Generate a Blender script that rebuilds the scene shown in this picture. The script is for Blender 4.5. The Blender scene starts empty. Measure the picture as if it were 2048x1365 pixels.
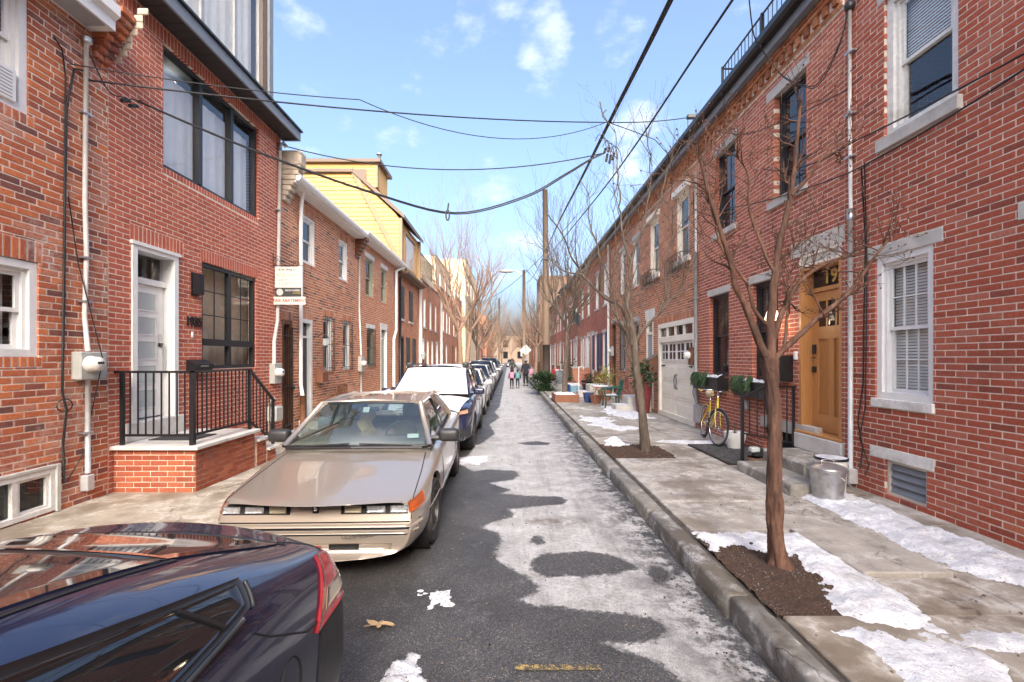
import bpy, bmesh, math, random
import numpy as np
from mathutils import Vector, Matrix, Quaternion
from mathutils.bvhtree import BVHTree

random.seed(7)
rng = np.random.default_rng(11)
S = bpy.context.scene
COL = S.collection
R = math.radians

# ------------------------------------------------------------------ camera
cam_d = bpy.data.cameras.new('camera')
cam_d.sensor_width = 36.0
cam_d.lens = 16.0
cam_d.shift_x = 0.003
cam_d.shift_y = 0.0164
cam_d.clip_start = 0.05
cam_d.clip_end = 2000
cam = bpy.data.objects.new('camera', cam_d)
COL.objects.link(cam)
cam.location = (0, 0, 1.82)
cam.rotation_euler = (R(90), 0, 0)
S.camera = cam

# ------------------------------------------------------------------ sky, sun, exposure
SUN_EL, SUN_AZ = 35.0, 174.0          # azimuth clockwise from the street axis (+Y) towards +X
world = bpy.data.worlds.new('World')
S.world = world
world.use_nodes = True
wn = world.node_tree
wn.nodes.clear()
def wnode(t, **kw):
    n = wn.nodes.new(t)
    for k, v in kw.items():
        setattr(n, k, v)
    return n
w_out = wnode('ShaderNodeOutputWorld')
w_bg = wnode('ShaderNodeBackground')
w_bg.inputs['Strength'].default_value = 0.15
w_sky = wnode('ShaderNodeTexSky')
w_sky.sky_type = 'NISHITA'
w_sky.sun_disc = False
w_sky.sun_elevation = R(SUN_EL)
w_sky.sun_rotation = R(SUN_AZ)
w_sky.altitude = 0
w_sky.air_density = 1.0
w_sky.dust_density = 8.0
w_sky.ozone_density = 1.0
# clouds: soft fair-weather tufts, thin everywhere, a few thicker ones
w_tc = wnode('ShaderNodeTexCoord')
w_sep = wnode('ShaderNodeSeparateXYZ')
wn.links.new(w_tc.outputs['Generated'], w_sep.inputs[0])
def wmath(op, a, b=None, clamp=False):
    n = wnode('ShaderNodeMath', operation=op, use_clamp=clamp)
    for i, v in enumerate((a, b)):
        if v is None:
            continue
        if isinstance(v, (int, float)):
            n.inputs[i].default_value = v
        else:
            wn.links.new(v, n.inputs[i])
    return n.outputs[0]
w_map = wnode('ShaderNodeMapping')
w_map.inputs['Scale'].default_value = (1.0, 1.0, 1.9)
wn.links.new(w_tc.outputs['Generated'], w_map.inputs[0])
w_n1 = wnode('ShaderNodeTexNoise')
w_n1.inputs['Scale'].default_value = 9.0
w_n1.inputs['Detail'].default_value = 9.0
w_n1.inputs['Roughness'].default_value = 0.58
wn.links.new(w_map.outputs[0], w_n1.inputs['Vector'])
cl = None
def cdir(px, py):
    return Vector(((px - 1018) / 910.0, 1.0, (716 - py) / 910.0)).normalized()
for px, py, rad, wgt in ((1085, 85, 3.6, .9), (985, 45, 4.6, .6), (900, 95, 4.0, .4), (1245, 66, 3.0, .75), (600, 10, 5.0, .5),
                         (865, 150, 3.5, .45), (1290, 300, 5.5, .9), (800, 290, 3.0, .45), (700, 288, 2.6, .35), (615, 292, 3.0, .45),
                         (970, 425, 6.0, .6), (1010, 490, 6.5, .6), (620, 100, 5, .3), (1070, 205, 3.5, .35), (1530, 40, 3.0, .4)):
    d = cdir(px, py)
    dot = wnode('ShaderNodeVectorMath', operation='DOT_PRODUCT')
    nrm = wnode('ShaderNodeVectorMath', operation='NORMALIZE')
    wn.links.new(w_tc.outputs['Generated'], nrm.inputs[0])
    wn.links.new(nrm.outputs[0], dot.inputs[0])
    dot.inputs[1].default_value = d
    mr = wnode('ShaderNodeMapRange', interpolation_type='SMOOTHSTEP')
    wn.links.new(dot.outputs['Value'], mr.inputs['Value'])
    mr.inputs['From Min'].default_value = math.cos(R(rad * 1.25))
    mr.inputs['From Max'].default_value = 1.0
    mr.inputs['To Max'].default_value = wgt
    cl = mr.outputs[0] if cl is None else wmath('MAXIMUM', cl, mr.outputs[0])
thick = wmath('ADD', wmath('MULTIPLY', cl, 0.34), w_n1.outputs['Fac'])
w_cr = wnode('ShaderNodeMapRange', interpolation_type='SMOOTHSTEP')
wn.links.new(thick, w_cr.inputs['Value'])
w_cr.inputs['From Min'].default_value = 0.65
w_cr.inputs['From Max'].default_value = 1.0
w_cr.inputs['To Max'].default_value = 0.85
w_mix = wnode('ShaderNodeMix', data_type='RGBA')
wn.links.new(w_cr.outputs[0], w_mix.inputs['Factor'])
wn.links.new(w_sky.outputs[0], w_mix.inputs['A'])
w_mix.inputs['B'].default_value = (2.9, 2.95, 3.05, 1)
wn.links.new(w_mix.outputs['Result'], w_bg.inputs['Color'])
wn.links.new(w_bg.outputs[0], w_out.inputs[0])

sun_d = bpy.data.lights.new('sun', 'SUN')
sun_d.energy = 0.8
sun_d.angle = R(18)
sun_d.color = (1.0, 0.86, 0.68)
sun = bpy.data.objects.new('sun', sun_d)
COL.objects.link(sun)
az, el = R(SUN_AZ), R(SUN_EL)
to_sun = Vector((math.sin(az) * math.cos(el), math.cos(az) * math.cos(el), math.sin(el)))
sun.rotation_euler = (-to_sun).to_track_quat('-Z', 'Y').to_euler()
sun.location = (20, -30, 40)

S.view_settings.view_transform = 'Standard'
S.view_settings.look = 'None'
S.view_settings.exposure = 1.62
S.view_settings.gamma = 1.0
S.view_settings.use_white_balance = True
S.view_settings.white_balance_temperature = 5900
S.view_settings.white_balance_tint = 10
S.view_settings.use_curve_mapping = False
S.cycles.max_bounces = 7
S.cycles.transparent_max_bounces = 12
S.cycles.sample_clamp_indirect = 6.0
S.cycles.use_denoising = True

# ------------------------------------------------------------------ mesh helpers
class MB:
    """collects vertices and faces of one mesh"""
    def __init__(s):
        s.v, s.f, s.t = [], [], []
    def add(s, vs, fs, tone=0.5):
        o = len(s.v)
        s.v.extend([tuple(p) for p in vs])
        s.f.extend([tuple(i + o for i in f) for f in fs])
        s.t.extend([tone] * len(fs))
    def box(s, x0, x1, y0, y1, z0, z1, tone=.5):
        if x0 > x1: x0, x1 = x1, x0
        if y0 > y1: y0, y1 = y1, y0
        if z0 > z1: z0, z1 = z1, z0
        s.add([(x0, y0, z0), (x1, y0, z0), (x1, y1, z0), (x0, y1, z0), (x0, y0, z1), (x1, y0, z1), (x1, y1, z1), (x0, y1, z1)],
              [(0, 3, 2, 1), (4, 5, 6, 7), (0, 1, 5, 4), (1, 2, 6, 5), (2, 3, 7, 6), (3, 0, 4, 7)], tone)
        return s
    def rbox(s, x0, x1, y0, y1, z0, z1, c=.01, seg=1):
        if x0 > x1: x0, x1 = x1, x0
        if y0 > y1: y0, y1 = y1, y0
        if z0 > z1: z0, z1 = z1, z0
        bm = bmesh.new()
        bmesh.ops.create_cube(bm, size=1)
        for v in bm.verts:
            v.co = Vector((x0 + (v.co.x + .5) * (x1 - x0), y0 + (v.co.y + .5) * (y1 - y0), z0 + (v.co.z + .5) * (z1 - z0)))
        c = min(c, .45 * min(x1 - x0, y1 - y0, z1 - z0))
        bmesh.ops.bevel(bm, geom=list(bm.edges), offset=c, segments=seg, affect='EDGES', profile=.5)
        bm.verts.index_update()
        s.add([v.co.copy() for v in bm.verts], [[v.index for v in f.verts] for f in bm.faces])
        bm.free()
        return s
    def quad(s, a, b, c, d, tone=.5):
        s.add([a, b, c, d], [(0, 1, 2, 3)], tone)
        return s
    def tube(s, pts, r, n=6, caps=True, closed=False):
        pts = [Vector(p) for p in pts]
        m = len(pts)
        rs = r if isinstance(r, (list, tuple)) else [r] * m
        vs, fs = [], []
        up = None
        for i, p in enumerate(pts):
            if closed:
                t = pts[(i + 1) % m] - pts[i - 1]
            else:
                t = pts[min(i + 1, m - 1)] - pts[max(i - 1, 0)]
            if t.length < 1e-9:
                t = Vector((0, 0, 1))
            t.normalize()
            if up is None:
                up = Vector((0, 0, 1)) if abs(t.z) < .9 else Vector((1, 0, 0))
            a = t.cross(up)
            if a.length < 1e-6:
                a = t.cross(Vector((0, 1, 0)))
            a.normalize()
            b = a.cross(t).normalized()
            up = b
            for k in range(n):
                q = 2 * math.pi * k / n
                vs.append(p + (a * math.cos(q) + b * math.sin(q)) * rs[i])
        for i in range(m if closed else m - 1):
            j = (i + 1) % m
            for k in range(n):
                l = (k + 1) % n
                fs.append((i * n + k, i * n + l, j * n + l, j * n + k))
        if caps and not closed:
            fs.append(tuple(range(n)))
            fs.append(tuple((m - 1) * n + k for k in reversed(range(n))))
        s.add(vs, fs)
        return s
    def cyl(s, p0, p1, r0, r1=None, n=12):
        return s.tube([p0, p1], [r0, r0 if r1 is None else r1], n)
    def lathe(s, prof, c=(0, 0, 0), n=20, axis='Z'):
        vs, fs = [], []
        for r, h in prof:
            for k in range(n):
                q = 2 * math.pi * k / n
                a, b = r * math.cos(q), r * math.sin(q)
                if axis == 'Z': p = (a, b, h)
                elif axis == 'X': p = (h, a, b)
                else: p = (a, h, b)
                vs.append((p[0] + c[0], p[1] + c[1], p[2] + c[2]))
        for i in range(len(prof) - 1):
            for k in range(n):
                l = (k + 1) % n
                fs.append((i * n + k, i * n + l, (i + 1) * n + l, (i + 1) * n + k))
        s.add(vs, fs)
        return s
    def prism(s, poly, a, b, axis='X'):
        """extrude a 2D polygon along an axis between a and b; poly is in the two other axes in order"""
        n = len(poly)
        def P(u, v, h):
            return (h, u, v) if axis == 'X' else ((u, h, v) if axis == 'Y' else (u, v, h))
        vs = [P(u, v, a) for u, v in poly] + [P(u, v, b) for u, v in poly]
        fs = [tuple(range(n)), tuple(n + i for i in reversed(range(n)))]
        fs += [(i, (i + 1) % n, n + (i + 1) % n, n + i) for i in range(n)]
        s.add(vs, fs)
        return s
    def grid(s, P, nu, nv):
        vs = [P(i / nu, j / nv) for i in range(nu + 1) for j in range(nv + 1)]
        fs = [(i * (nv + 1) + j, (i + 1) * (nv + 1) + j, (i + 1) * (nv + 1) + j + 1, i * (nv + 1) + j + 1) for i in range(nu) for j in range(nv)]
        s.add(vs, fs)
        return s
    def ball(s, c, r, n=10, m=7, sc=(1, 1, 1)):
        prof = [(max(1e-4, math.sin(math.pi * i / m)), -math.cos(math.pi * i / m)) for i in range(m + 1)]
        vs, fs = [], []
        for rr, h in prof:
            for k in range(n):
                q = 2 * math.pi * k / n
                vs.append((c[0] + r * sc[0] * rr * math.cos(q), c[1] + r * sc[1] * rr * math.sin(q), c[2] + r * sc[2] * h))
        for i in range(m):
            for k in range(n):
                l = (k + 1) % n
                fs.append((i * n + k, i * n + l, (i + 1) * n + l, (i + 1) * n + k))
        s.add(vs, fs)
        return s
    def mesh(s, name, off=(0, 0, 0), smooth=False, tones=False):
        me = bpy.data.meshes.new(name)
        if s.v:
            v = np.array(s.v, dtype=np.float64) - np.array(off)
            me.from_pydata(v.tolist(), [], s.f)
            if smooth:
                me.polygons.foreach_set('use_smooth', np.ones(len(me.polygons), dtype=bool))
            if tones:
                a = me.attributes.new('tone', 'FLOAT', 'FACE')
                a.data.foreach_set('value', np.array(s.t, dtype=np.float32))
            me.update()
        return me

def sharp(me, deg=35):
    """mark edges sharper than deg, so that smooth shading keeps the creases"""
    bm = bmesh.new()
    bm.from_mesh(me)
    lim = R(deg)
    for f in bm.faces:
        f.smooth = True
    for e in bm.edges:
        if len(e.link_faces) == 2 and e.calc_face_angle(0) > lim:
            e.smooth = False
    bm.to_mesh(me)
    bm.free()

def props(o, label=None, cat=None, group=None, kind=None):
    for k, v in (('label', label), ('category', cat), ('group', group), ('kind', kind)):
        if v:
            o[k] = v
    return o

def link(name, me, mat, parent=None):
    if mat is not None and not me.materials:
        me.materials.append(mat)
    o = bpy.data.objects.new(name, me)
    COL.objects.link(o)
    if parent is not None:
        o.parent = parent
    return o

class Thing:
    """an Empty at the thing's base; parts are authored in world coordinates unless local"""
    def __init__(s, name, label, cat, loc=(0, 0, 0), group=None, kind=None, rz=0):
        s.o = bpy.data.objects.new(name, None)
        s.o.empty_display_size = .2
        COL.objects.link(s.o)
        s.o.location = loc
        s.o.rotation_euler = (0, 0, rz)
        s.loc = loc
        props(s.o, label, cat, group, kind)
    def part(s, name, mb, mat, parent=None, smooth=False, local=False, tones=False, deg=None, kind=None, label=None):
        me = mb if isinstance(mb, bpy.types.Mesh) else mb.mesh(name, (0, 0, 0) if local else s.loc, smooth, tones)
        if deg:
            sharp(me, deg)
        o = link(name, me, mat, parent or s.o)
        if kind: o['kind'] = kind
        if label: o['label'] = label
        return o

def solo(name, mb, mat, label=None, cat=None, group=None, kind=None, loc=(0, 0, 0), smooth=False, deg=None):
    me = mb.mesh(name, loc, smooth)
    if deg:
        sharp(me, deg)
    o = link(name, me, mat)
    o.location = loc
    return props(o, label, cat, group, kind)

def copy_tree(o, parent=None):
    c = o.copy()
    COL.objects.link(c)
    if parent is not None:
        c.parent = parent
    for ch in list(o.children):
        copy_tree(ch, c)
    return c

def text_mesh(body, size, name='lettering', extrude=.002, align='CENTER', bold=0.0):
    """lettering as a mesh in its own XY plane"""
    cu = bpy.data.curves.new(name, 'FONT')
    cu.body = body
    cu.size = size
    cu.extrude = extrude
    cu.offset = bold
    cu.resolution_u = 3
    cu.align_x = align
    cu.align_y = 'CENTER'
    t = bpy.data.objects.new(name, cu)
    COL.objects.link(t)
    dg = bpy.context.evaluated_depsgraph_get()
    me = bpy.data.meshes.new_from_object(t.evaluated_get(dg))
    bpy.data.objects.remove(t)
    me.name = name
    return me

def bake(me, mods):
    """apply modifiers given as (type, {settings}) and return the resulting mesh"""
    o = bpy.data.objects.new('bake', me)
    COL.objects.link(o)
    for t, kw in mods:
        m = o.modifiers.new(t, t)
        for k, v in kw.items():
            setattr(m, k, v)
    dg = bpy.context.evaluated_depsgraph_get()
    out = bpy.data.meshes.new_from_object(o.evaluated_get(dg))
    bpy.data.objects.remove(o)
    return out

# ------------------------------------------------------------------ materials
def new_mat(name):
    m = bpy.data.materials.new(name)
    m.use_nodes = True
    nt = m.node_tree
    b = nt.nodes['Principled BSDF']
    return m, nt, b
def N(nt, t, ins=None, **kw):
    n = nt.nodes.new(t)
    for k, v in kw.items():
        setattr(n, k, v)
    for k, v in (ins or {}).items():
        if isinstance(v, bpy.types.NodeSocket):
            nt.links.new(v, n.inputs[k])
        else:
            n.inputs[k].default_value = v
    return n
def c4(c, k=1.0):
    return (c[0] * k, c[1] * k, c[2] * k, 1)
def pos(nt):
    return N(nt, 'ShaderNodeNewGeometry').outputs['Position']
def noise(nt, scale, detail=4, rough=.55, vec=None, out='Fac'):
    return N(nt, 'ShaderNodeTexNoise', {'Vector': vec or pos(nt), 'Scale': scale, 'Detail': detail, 'Roughness': rough}).outputs[out]
def ramp(nt, fac, stops, interp='LINEAR'):
    n = N(nt, 'ShaderNodeValToRGB', {'Fac': fac})
    n.color_ramp.interpolation = interp
    e = n.color_ramp.elements
    while len(e) < len(stops):
        e.new(.5)
    for i, (p, c) in enumerate(stops):
        e[i].position = p
        e[i].color = c if len(c) == 4 else c4(c)
    return n.outputs['Color']
def mrange(nt, v, a, b, c=0., d=1., smooth=True):
    return N(nt, 'ShaderNodeMapRange', {'Value': v, 'From Min': a, 'From Max': b, 'To Min': c, 'To Max': d},
             interpolation_type='SMOOTHSTEP' if smooth else 'LINEAR').outputs[0]
def mixc(nt, f, a, b, mode='MIX'):
    n = N(nt, 'ShaderNodeMix', data_type='RGBA', blend_type=mode)
    for k, v in (('Factor', f), ('A', a), ('B', b)):
        sock = n.inputs[k] if k == 'Factor' else [i for i in n.inputs if i.name == k and i.type == 'RGBA'][0]
        if isinstance(v, bpy.types.NodeSocket): nt.links.new(v, sock)
        else: sock.default_value = v if k == 'Factor' else (v if len(v) == 4 else c4(v))
    return [o for o in n.outputs if o.type == 'RGBA'][0]
def vmath(nt, op, a, b=None, clamp=False):
    n = N(nt, 'ShaderNodeMath', operation=op, use_clamp=clamp)
    for i, v in enumerate((a, b)):
        if v is None: continue
        if isinstance(v, bpy.types.NodeSocket): nt.links.new(v, n.inputs[i])
        else: n.inputs[i].default_value = v
    return n.outputs[0]
def bumpn(nt, b, h, strength=.3, dist=.01):
    n = N(nt, 'ShaderNodeBump', {'Height': h, 'Strength': strength, 'Distance': dist})
    nt.links.new(n.outputs[0], b.inputs['Normal'])
def setc(nt, b, v):
    if isinstance(v, bpy.types.NodeSocket): nt.links.new(v, b.inputs['Base Color'])
    else: b.inputs['Base Color'].default_value = c4(v)

def plain(name, col, rough=.6, metal=0., var=.12, vs=9., bump=.15, bs=60., spec=.5, coat=0., dirt=None):
    m, nt, b = new_mat(name)
    f = noise(nt, vs, 5)
    cc = ramp(nt, f, [(.3, c4(col, 1 - var)), (.7, c4(col, 1 + var))])
    if dirt:
        g = mrange(nt, noise(nt, 3.3, 6, .62), .5, .78)
        cc = mixc(nt, vmath(nt, 'MULTIPLY', g, dirt[1]), cc, dirt[0])
    setc(nt, b, cc)
    b.inputs['Roughness'].default_value = rough
    b.inputs['Metallic'].default_value = metal
    b.inputs['Specular IOR Level'].default_value = spec
    b.inputs['Coat Weight'].default_value = coat
    b.inputs['Coat Roughness'].default_value = .06
    if bump:
        bumpn(nt, b, noise(nt, bs, 3), bump, .004)
    return m

def brick_mat(name, stops, white=0., soot=.28, var=.26, k=(1.18, 1.36, 1.18)):
    m, nt, b = new_mat(name)
    stops = [(p, (c[0] * k[0], c[1] * k[1], c[2] * k[2])) for p, c in stops]
    t = N(nt, 'ShaderNodeAttribute', attribute_name='tone').outputs['Fac']
    base = ramp(nt, t, stops)
    g = noise(nt, 38, 5, .65)
    base = mixc(nt, 1.0, base, ramp(nt, g, [(.25, c4((1 - var,) * 3)), (.75, c4((1 + var,) * 3))]), 'MULTIPLY')
    if white:
        w = vmath(nt, 'MULTIPLY', mrange(nt, noise(nt, 1.5, 5, .65), .47, .72), mrange(nt, noise(nt, 20, 4, .7), .35, .7))
        base = mixc(nt, vmath(nt, 'MULTIPLY', w, white), base, (.55, .49, .44))
    if soot:
        s_ = mrange(nt, noise(nt, .9, 7, .68), .50, .72)
        base = mixc(nt, vmath(nt, 'MULTIPLY', s_, soot), base, (.06, .035, .03))
    setc(nt, b, base)
    b.inputs['Roughness'].default_value = .9
    b.inputs['Specular IOR Level'].default_value = .12
    bumpn(nt, b, noise(nt, 120, 5, .7), .5, .004)
    return m

def brick_tex(name, c1, c2, mortar, w=.21, h=.0677, z0=0.):
    """far walls: the bricks are too small to pick apart"""
    m, nt, b = new_mat(name)
    c1, c2 = [(c[0] * 1.22, c[1] * 1.2, c[2] * 1.02) for c in (c1, c2)]
    sp = N(nt, 'ShaderNodeSeparateXYZ', {0: pos(nt)})
    u = vmath(nt, 'ADD', sp.outputs['X'], sp.outputs['Y'])
    v = N(nt, 'ShaderNodeCombineXYZ', {0: u, 1: sp.outputs['Z']}).outputs[0]
    t = N(nt, 'ShaderNodeTexBrick', {'Vector': v, 'Color1': c4(c1), 'Color2': c4(c2), 'Mortar': c4(mortar), 'Scale': 1.0, 'Mortar Size': .006,
                                     'Bias': 0., 'Brick Width': w, 'Row Height': h})
    f = noise(nt, 2.0, 6, .65)
    setc(nt, b, mixc(nt, 1.0, t.outputs['Color'], ramp(nt, f, [(.3, c4((.8,) * 3)), (.7, c4((1.18,) * 3))]), 'MULTIPLY'))
    b.inputs['Roughness'].default_value = .85
    b.inputs['Specular IOR Level'].default_value = .25
    bumpn(nt, b, t.outputs['Fac'], -.4, .008)
    return m

def paint(name, col, metal=.0, flake=0., rough=.28, dirt=.12, coat=1., dirtc=(.38, .36, .34)):
    """car paint: base, clear coat, road film"""
    m, nt, b = new_mat(name)
    f = noise(nt, 3.0, 6, .65)
    base = c4(col)
    d = vmath(nt, 'MULTIPLY', mrange(nt, f, .42, .8), dirt)
    spk = vmath(nt, 'MULTIPLY', mrange(nt, noise(nt, 150, 2, .5), .68, .74), mrange(nt, noise(nt, 2.4, 5, .65), .45, .65))
    d = vmath(nt, 'MAXIMUM', d, vmath(nt, 'MULTIPLY', spk, .5))
    setc(nt, b, mixc(nt, d, base, dirtc))
    b.inputs['Metallic'].default_value = metal
    b.inputs['Roughness'].default_value = rough
    b.inputs['Coat Weight'].default_value = coat
    rr = mrange(nt, noise(nt, 7, 6, .7), .35, .8, .02, .10)
    nt.links.new(rr, b.inputs['Coat Roughness'])
    return m

def glass(name, tint=(.75, .8, .8), refl=1.0, rough=.01, opacity=0.0, body=(.02, .025, .03)):
    """thin pane: mirror at a slant, see-through head on"""
    m = bpy.data.materials.new(name)
    m.use_nodes = True
    nt = m.node_tree
    nt.nodes.clear()
    out = N(nt, 'ShaderNodeOutputMaterial')
    tr = N(nt, 'ShaderNodeBsdfTransparent', {'Color': c4(tint)})
    df = N(nt, 'ShaderNodeBsdfDiffuse', {'Color': c4(body)})
    gl = N(nt, 'ShaderNodeBsdfGlossy', {'Color': (1, 1, 1, 1), 'Roughness': rough})
    wv = noise(nt, 1.3, 3)
    bp = N(nt, 'ShaderNodeBump', {'Height': wv, 'Strength': .05, 'Distance': .05})
    nt.links.new(bp.outputs[0], gl.inputs['Normal'])
    ge = N(nt, 'ShaderNodeNewGeometry')
    ct = vmath(nt, 'ABSOLUTE', N(nt, 'ShaderNodeVectorMath', {0: ge.outputs['Incoming'], 1: ge.outputs['Normal']}, operation='DOT_PRODUCT').outputs['Value'])
    fr = vmath(nt, 'ADD', .07, vmath(nt, 'MULTIPLY', vmath(nt, 'POWER', vmath(nt, 'SUBTRACT', 1., ct, True), 4.), .93))
    f2 = vmath(nt, 'MULTIPLY', fr, refl, True)
    m1 = N(nt, 'ShaderNodeMixShader', {0: opacity, 1: tr.outputs[0], 2: df.outputs[0]})
    m2 = N(nt, 'ShaderNodeMixShader', {0: f2, 1: m1.outputs[0], 2: gl.outputs[0]})
    nt.links.new(m2.outputs[0], out.inputs[0])
    return m

def emit(name, col, s):
    m, nt, b = new_mat(name)
    b.inputs['Base Color'].default_value = c4(col)
    b.inputs['Emission Color'].default_value = c4(col)
    b.inputs['Emission Strength'].default_value = s
    return m

def wood(name, c1, c2, scale=6., rough=.4):
    m, nt, b = new_mat(name)
    mp = N(nt, 'ShaderNodeMapping', {'Vector': pos(nt), 'Scale': (9, 9, .7)})
    f = noise(nt, scale, 6, .6, mp.outputs[0])
    g = noise(nt, scale * 6, 3, .6, mp.outputs[0])
    setc(nt, b, mixc(nt, .25, ramp(nt, f, [(.3, c4(c1)), (.7, c4(c2))]), ramp(nt, g, [(.3, c4(c1, .7)), (.7, c4(c2, 1.1))])))
    b.inputs['Roughness'].default_value = rough
    bumpn(nt, b, g, .15, .003)
    return m

def snow_mat(name='snow', dirty=.25):
    m, nt, b = new_mat(name)
    f = mrange(nt, noise(nt, 4, 7, .7), .46, .74)
    g = mrange(nt, noise(nt, 38, 4, .65), .60, .70)
    h = mrange(nt, noise(nt, 11, 6, .7), .40, .66)
    cc = ramp(nt, h, [(0, (.66, .68, .73)), (1, (.88, .89, .91))])
    cc = mixc(nt, vmath(nt, 'MULTIPLY', f, dirty * 1.3), cc, (.42, .39, .36))
    cc = mixc(nt, vmath(nt, 'MULTIPLY', g, dirty * 1.8), cc, (.20, .16, .13))
    setc(nt, b, cc)
    b.inputs['Roughness'].default_value = .7
    b.inputs['Specular IOR Level'].default_value = .3
    bumpn(nt, b, vmath(nt, 'ADD', noise(nt, 22, 7, .7), vmath(nt, 'MULTIPLY', noise(nt, 70, 4, .7), .4)), .9, .03)
    return m

def concrete(name, base, snowy=0., wet=.5, thr=.52):
    m, nt, b = new_mat(name)
    fine = noise(nt, 150, 4, .75)
    big = noise(nt, .9, 8, .66)
    mid = noise(nt, 4.5, 7, .68)
    cc = ramp(nt, mid, [(.25, c4(base, .60)), (.5, c4(base)), (.75, c4(base, 1.25))])
    cc = mixc(nt, 1.0, cc, ramp(nt, fine, [(.3, c4((.78,) * 3)), (.7, c4((1.22,) * 3))]), 'MULTIPLY')
    d = vmath(nt, 'MULTIPLY', mrange(nt, big, thr, thr + .07), wet)
    cc = mixc(nt, d, cc, mixc(nt, mid, c4((base[0] * .30, base[1] * .26, base[2] * .22)), c4((base[0] * .60, base[1] * .55, base[2] * .47))))
    # salt tide line round the damp patches
    tide = vmath(nt, 'MULTIPLY', mrange(nt, big, thr - .05, thr - .012), mrange(nt, big, thr - .012, thr + .01, 1, 0))
    cc = mixc(nt, vmath(nt, 'MULTIPLY', tide, vmath(nt, 'MULTIPLY', mrange(nt, mid, .4, .6), .55)), cc, (.60, .58, .55))
    sp = mrange(nt, N(nt, 'ShaderNodeTexVoronoi', {'Vector': pos(nt), 'Scale': 4.3}).outputs['Distance'], .05, .11, 1, 0)
    cc = mixc(nt, vmath(nt, 'MULTIPLY', sp, vmath(nt, 'MULTIPLY', mrange(nt, mid, .4, .6), .6)), cc, c4(base, .3))
    # hairline cracks
    wv = N(nt, 'ShaderNodeVectorMath', {0: pos(nt), 1: N(nt, 'ShaderNodeTexNoise', {'Vector': pos(nt), 'Scale': 2.2, 'Detail': 5}).outputs['Color']}, operation='ADD').outputs[0]
    ck = N(nt, 'ShaderNodeTexVoronoi', {'Vector': wv, 'Scale': .5}, feature='DISTANCE_TO_EDGE').outputs['Distance']
    crk = vmath(nt, 'MULTIPLY', mrange(nt, ck, .002, .007, 1, 0), mrange(nt, big, .42, .55))
    cc = mixc(nt, vmath(nt, 'MULTIPLY', crk, .6), cc, c4(base, .16))
    rough = N(nt, 'ShaderNodeMix', {0: d, 2: .85, 3: .42})
    nt.links.new(rough.outputs[0], b.inputs['Roughness'])
    if snowy:
        n2 = noise(nt, 1.5, 9, .72, N(nt, 'ShaderNodeMapping', {'Vector': pos(nt), 'Location': (3.3, 7.1, 0)}).outputs[0])
        s1 = mrange(nt, n2, .54, .68)
        s2 = vmath(nt, 'MULTIPLY', s1, mrange(nt, noise(nt, 55, 5, .75), .35, .58))
        cc = mixc(nt, vmath(nt, 'MULTIPLY', s2, snowy), cc, (.68, .69, .71))
    setc(nt, b, cc)
    b.inputs['Specular IOR Level'].default_value = .3
    bumpn(nt, b, vmath(nt, 'ADD', fine, vmath(nt, 'SUBTRACT', vmath(nt, 'MULTIPLY', mid, 2.), vmath(nt, 'MULTIPLY', crk, 2.))), .4, .006)
    return m

MT = {}
MT['mortar_pale'] = plain('mortar pale', (.72, .62, .50), .9, var=.2, vs=14, bump=.5, bs=90)
MT['mortar_grey'] = plain('mortar grey', (.66, .58, .48), .9, var=.22, vs=14, bump=.5, bs=90)
MT['brick_red'] = brick_mat('brick red', [(0, (.20, .055, .045)), (.3, (.29, .066, .046)), (.6, (.34, .080, .055)), (.85, (.36, .12, .095)), (1, (.40, .105, .055))], white=.14)
MT['brick_rose'] = brick_mat('brick rose', [(0, (.22, .060, .050)), (.35, (.32, .083, .064)), (.7, (.37, .105, .078)), (1, (.42, .135, .09))], white=.12)
MT['brick_old'] = brick_mat('brick old', [(0, (.13, .06, .055)), (.18, (.20, .072, .058)), (.4, (.30, .083, .048)), (.7, (.40, .115, .055)), (.88, (.48, .15, .065)), (1, (.34, .16, .125))], white=.8, soot=.12, k=(1.2, 1.3, 1.25))
MT['brick_new'] = brick_mat('brick new', [(0, (.27, .072, .055)), (.5, (.33, .09, .066)), (1, (.38, .115, .075))], white=.06, k=(1.34, 1.44, 1.26))
MT['brick_stoop'] = brick_mat('brick stoop', [(0, (.24, .055, .035)), (.5, (.29, .072, .045)), (1, (.34, .095, .055))], white=.25)
MT['brick_brown'] = brick_mat('brick brown', [(0, (.11, .075, .075)), (.12, (.19, .085, .06)), (.4, (.33, .125, .075)), (.75, (.40, .165, .095)), (1, (.44, .22, .14))], white=.3, k=(1.25, 1.3, 1.15))
MT['brick_orange'] = brick_mat('brick orange', [(0, (.22, .075, .045)), (.5, (.33, .115, .065)), (1, (.40, .16, .09))], white=.15)
MT['stone'] = plain('limestone', (.50, .48, .44), .8, var=.12, vs=6, bump=.3, bs=90, dirt=((.22, .2, .18), .55))
MT['stone_cream'] = plain('painted stone cream', (.56, .53, .46), .75, var=.1, vs=5, dirt=((.25, .23, .2), .4))
MT['marble'] = plain('marble', (.60, .58, .54), .5, var=.14, vs=4, bump=.1, dirt=((.34, .30, .26), .6))
MT['stucco'] = plain('stucco', (.42, .36, .28), .9, var=.25, vs=7, bump=.8, bs=40, dirt=((.16, .13, .1), .6))
MT['white_paint'] = plain('white paint', (.74, .74, .72), .45, var=.04, bump=.05, dirt=((.5, .48, .44), .25))
MT['white_old'] = plain('white peeling paint', (.70, .69, .65), .6, var=.12, vs=22, bump=.3, bs=70, dirt=((.35, .31, .26), .6))
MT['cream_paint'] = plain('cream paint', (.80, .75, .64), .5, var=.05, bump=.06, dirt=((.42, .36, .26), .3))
MT['grey_paint'] = plain('grey paint', (.34, .35, .36), .5, var=.08, bump=.05)
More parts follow.
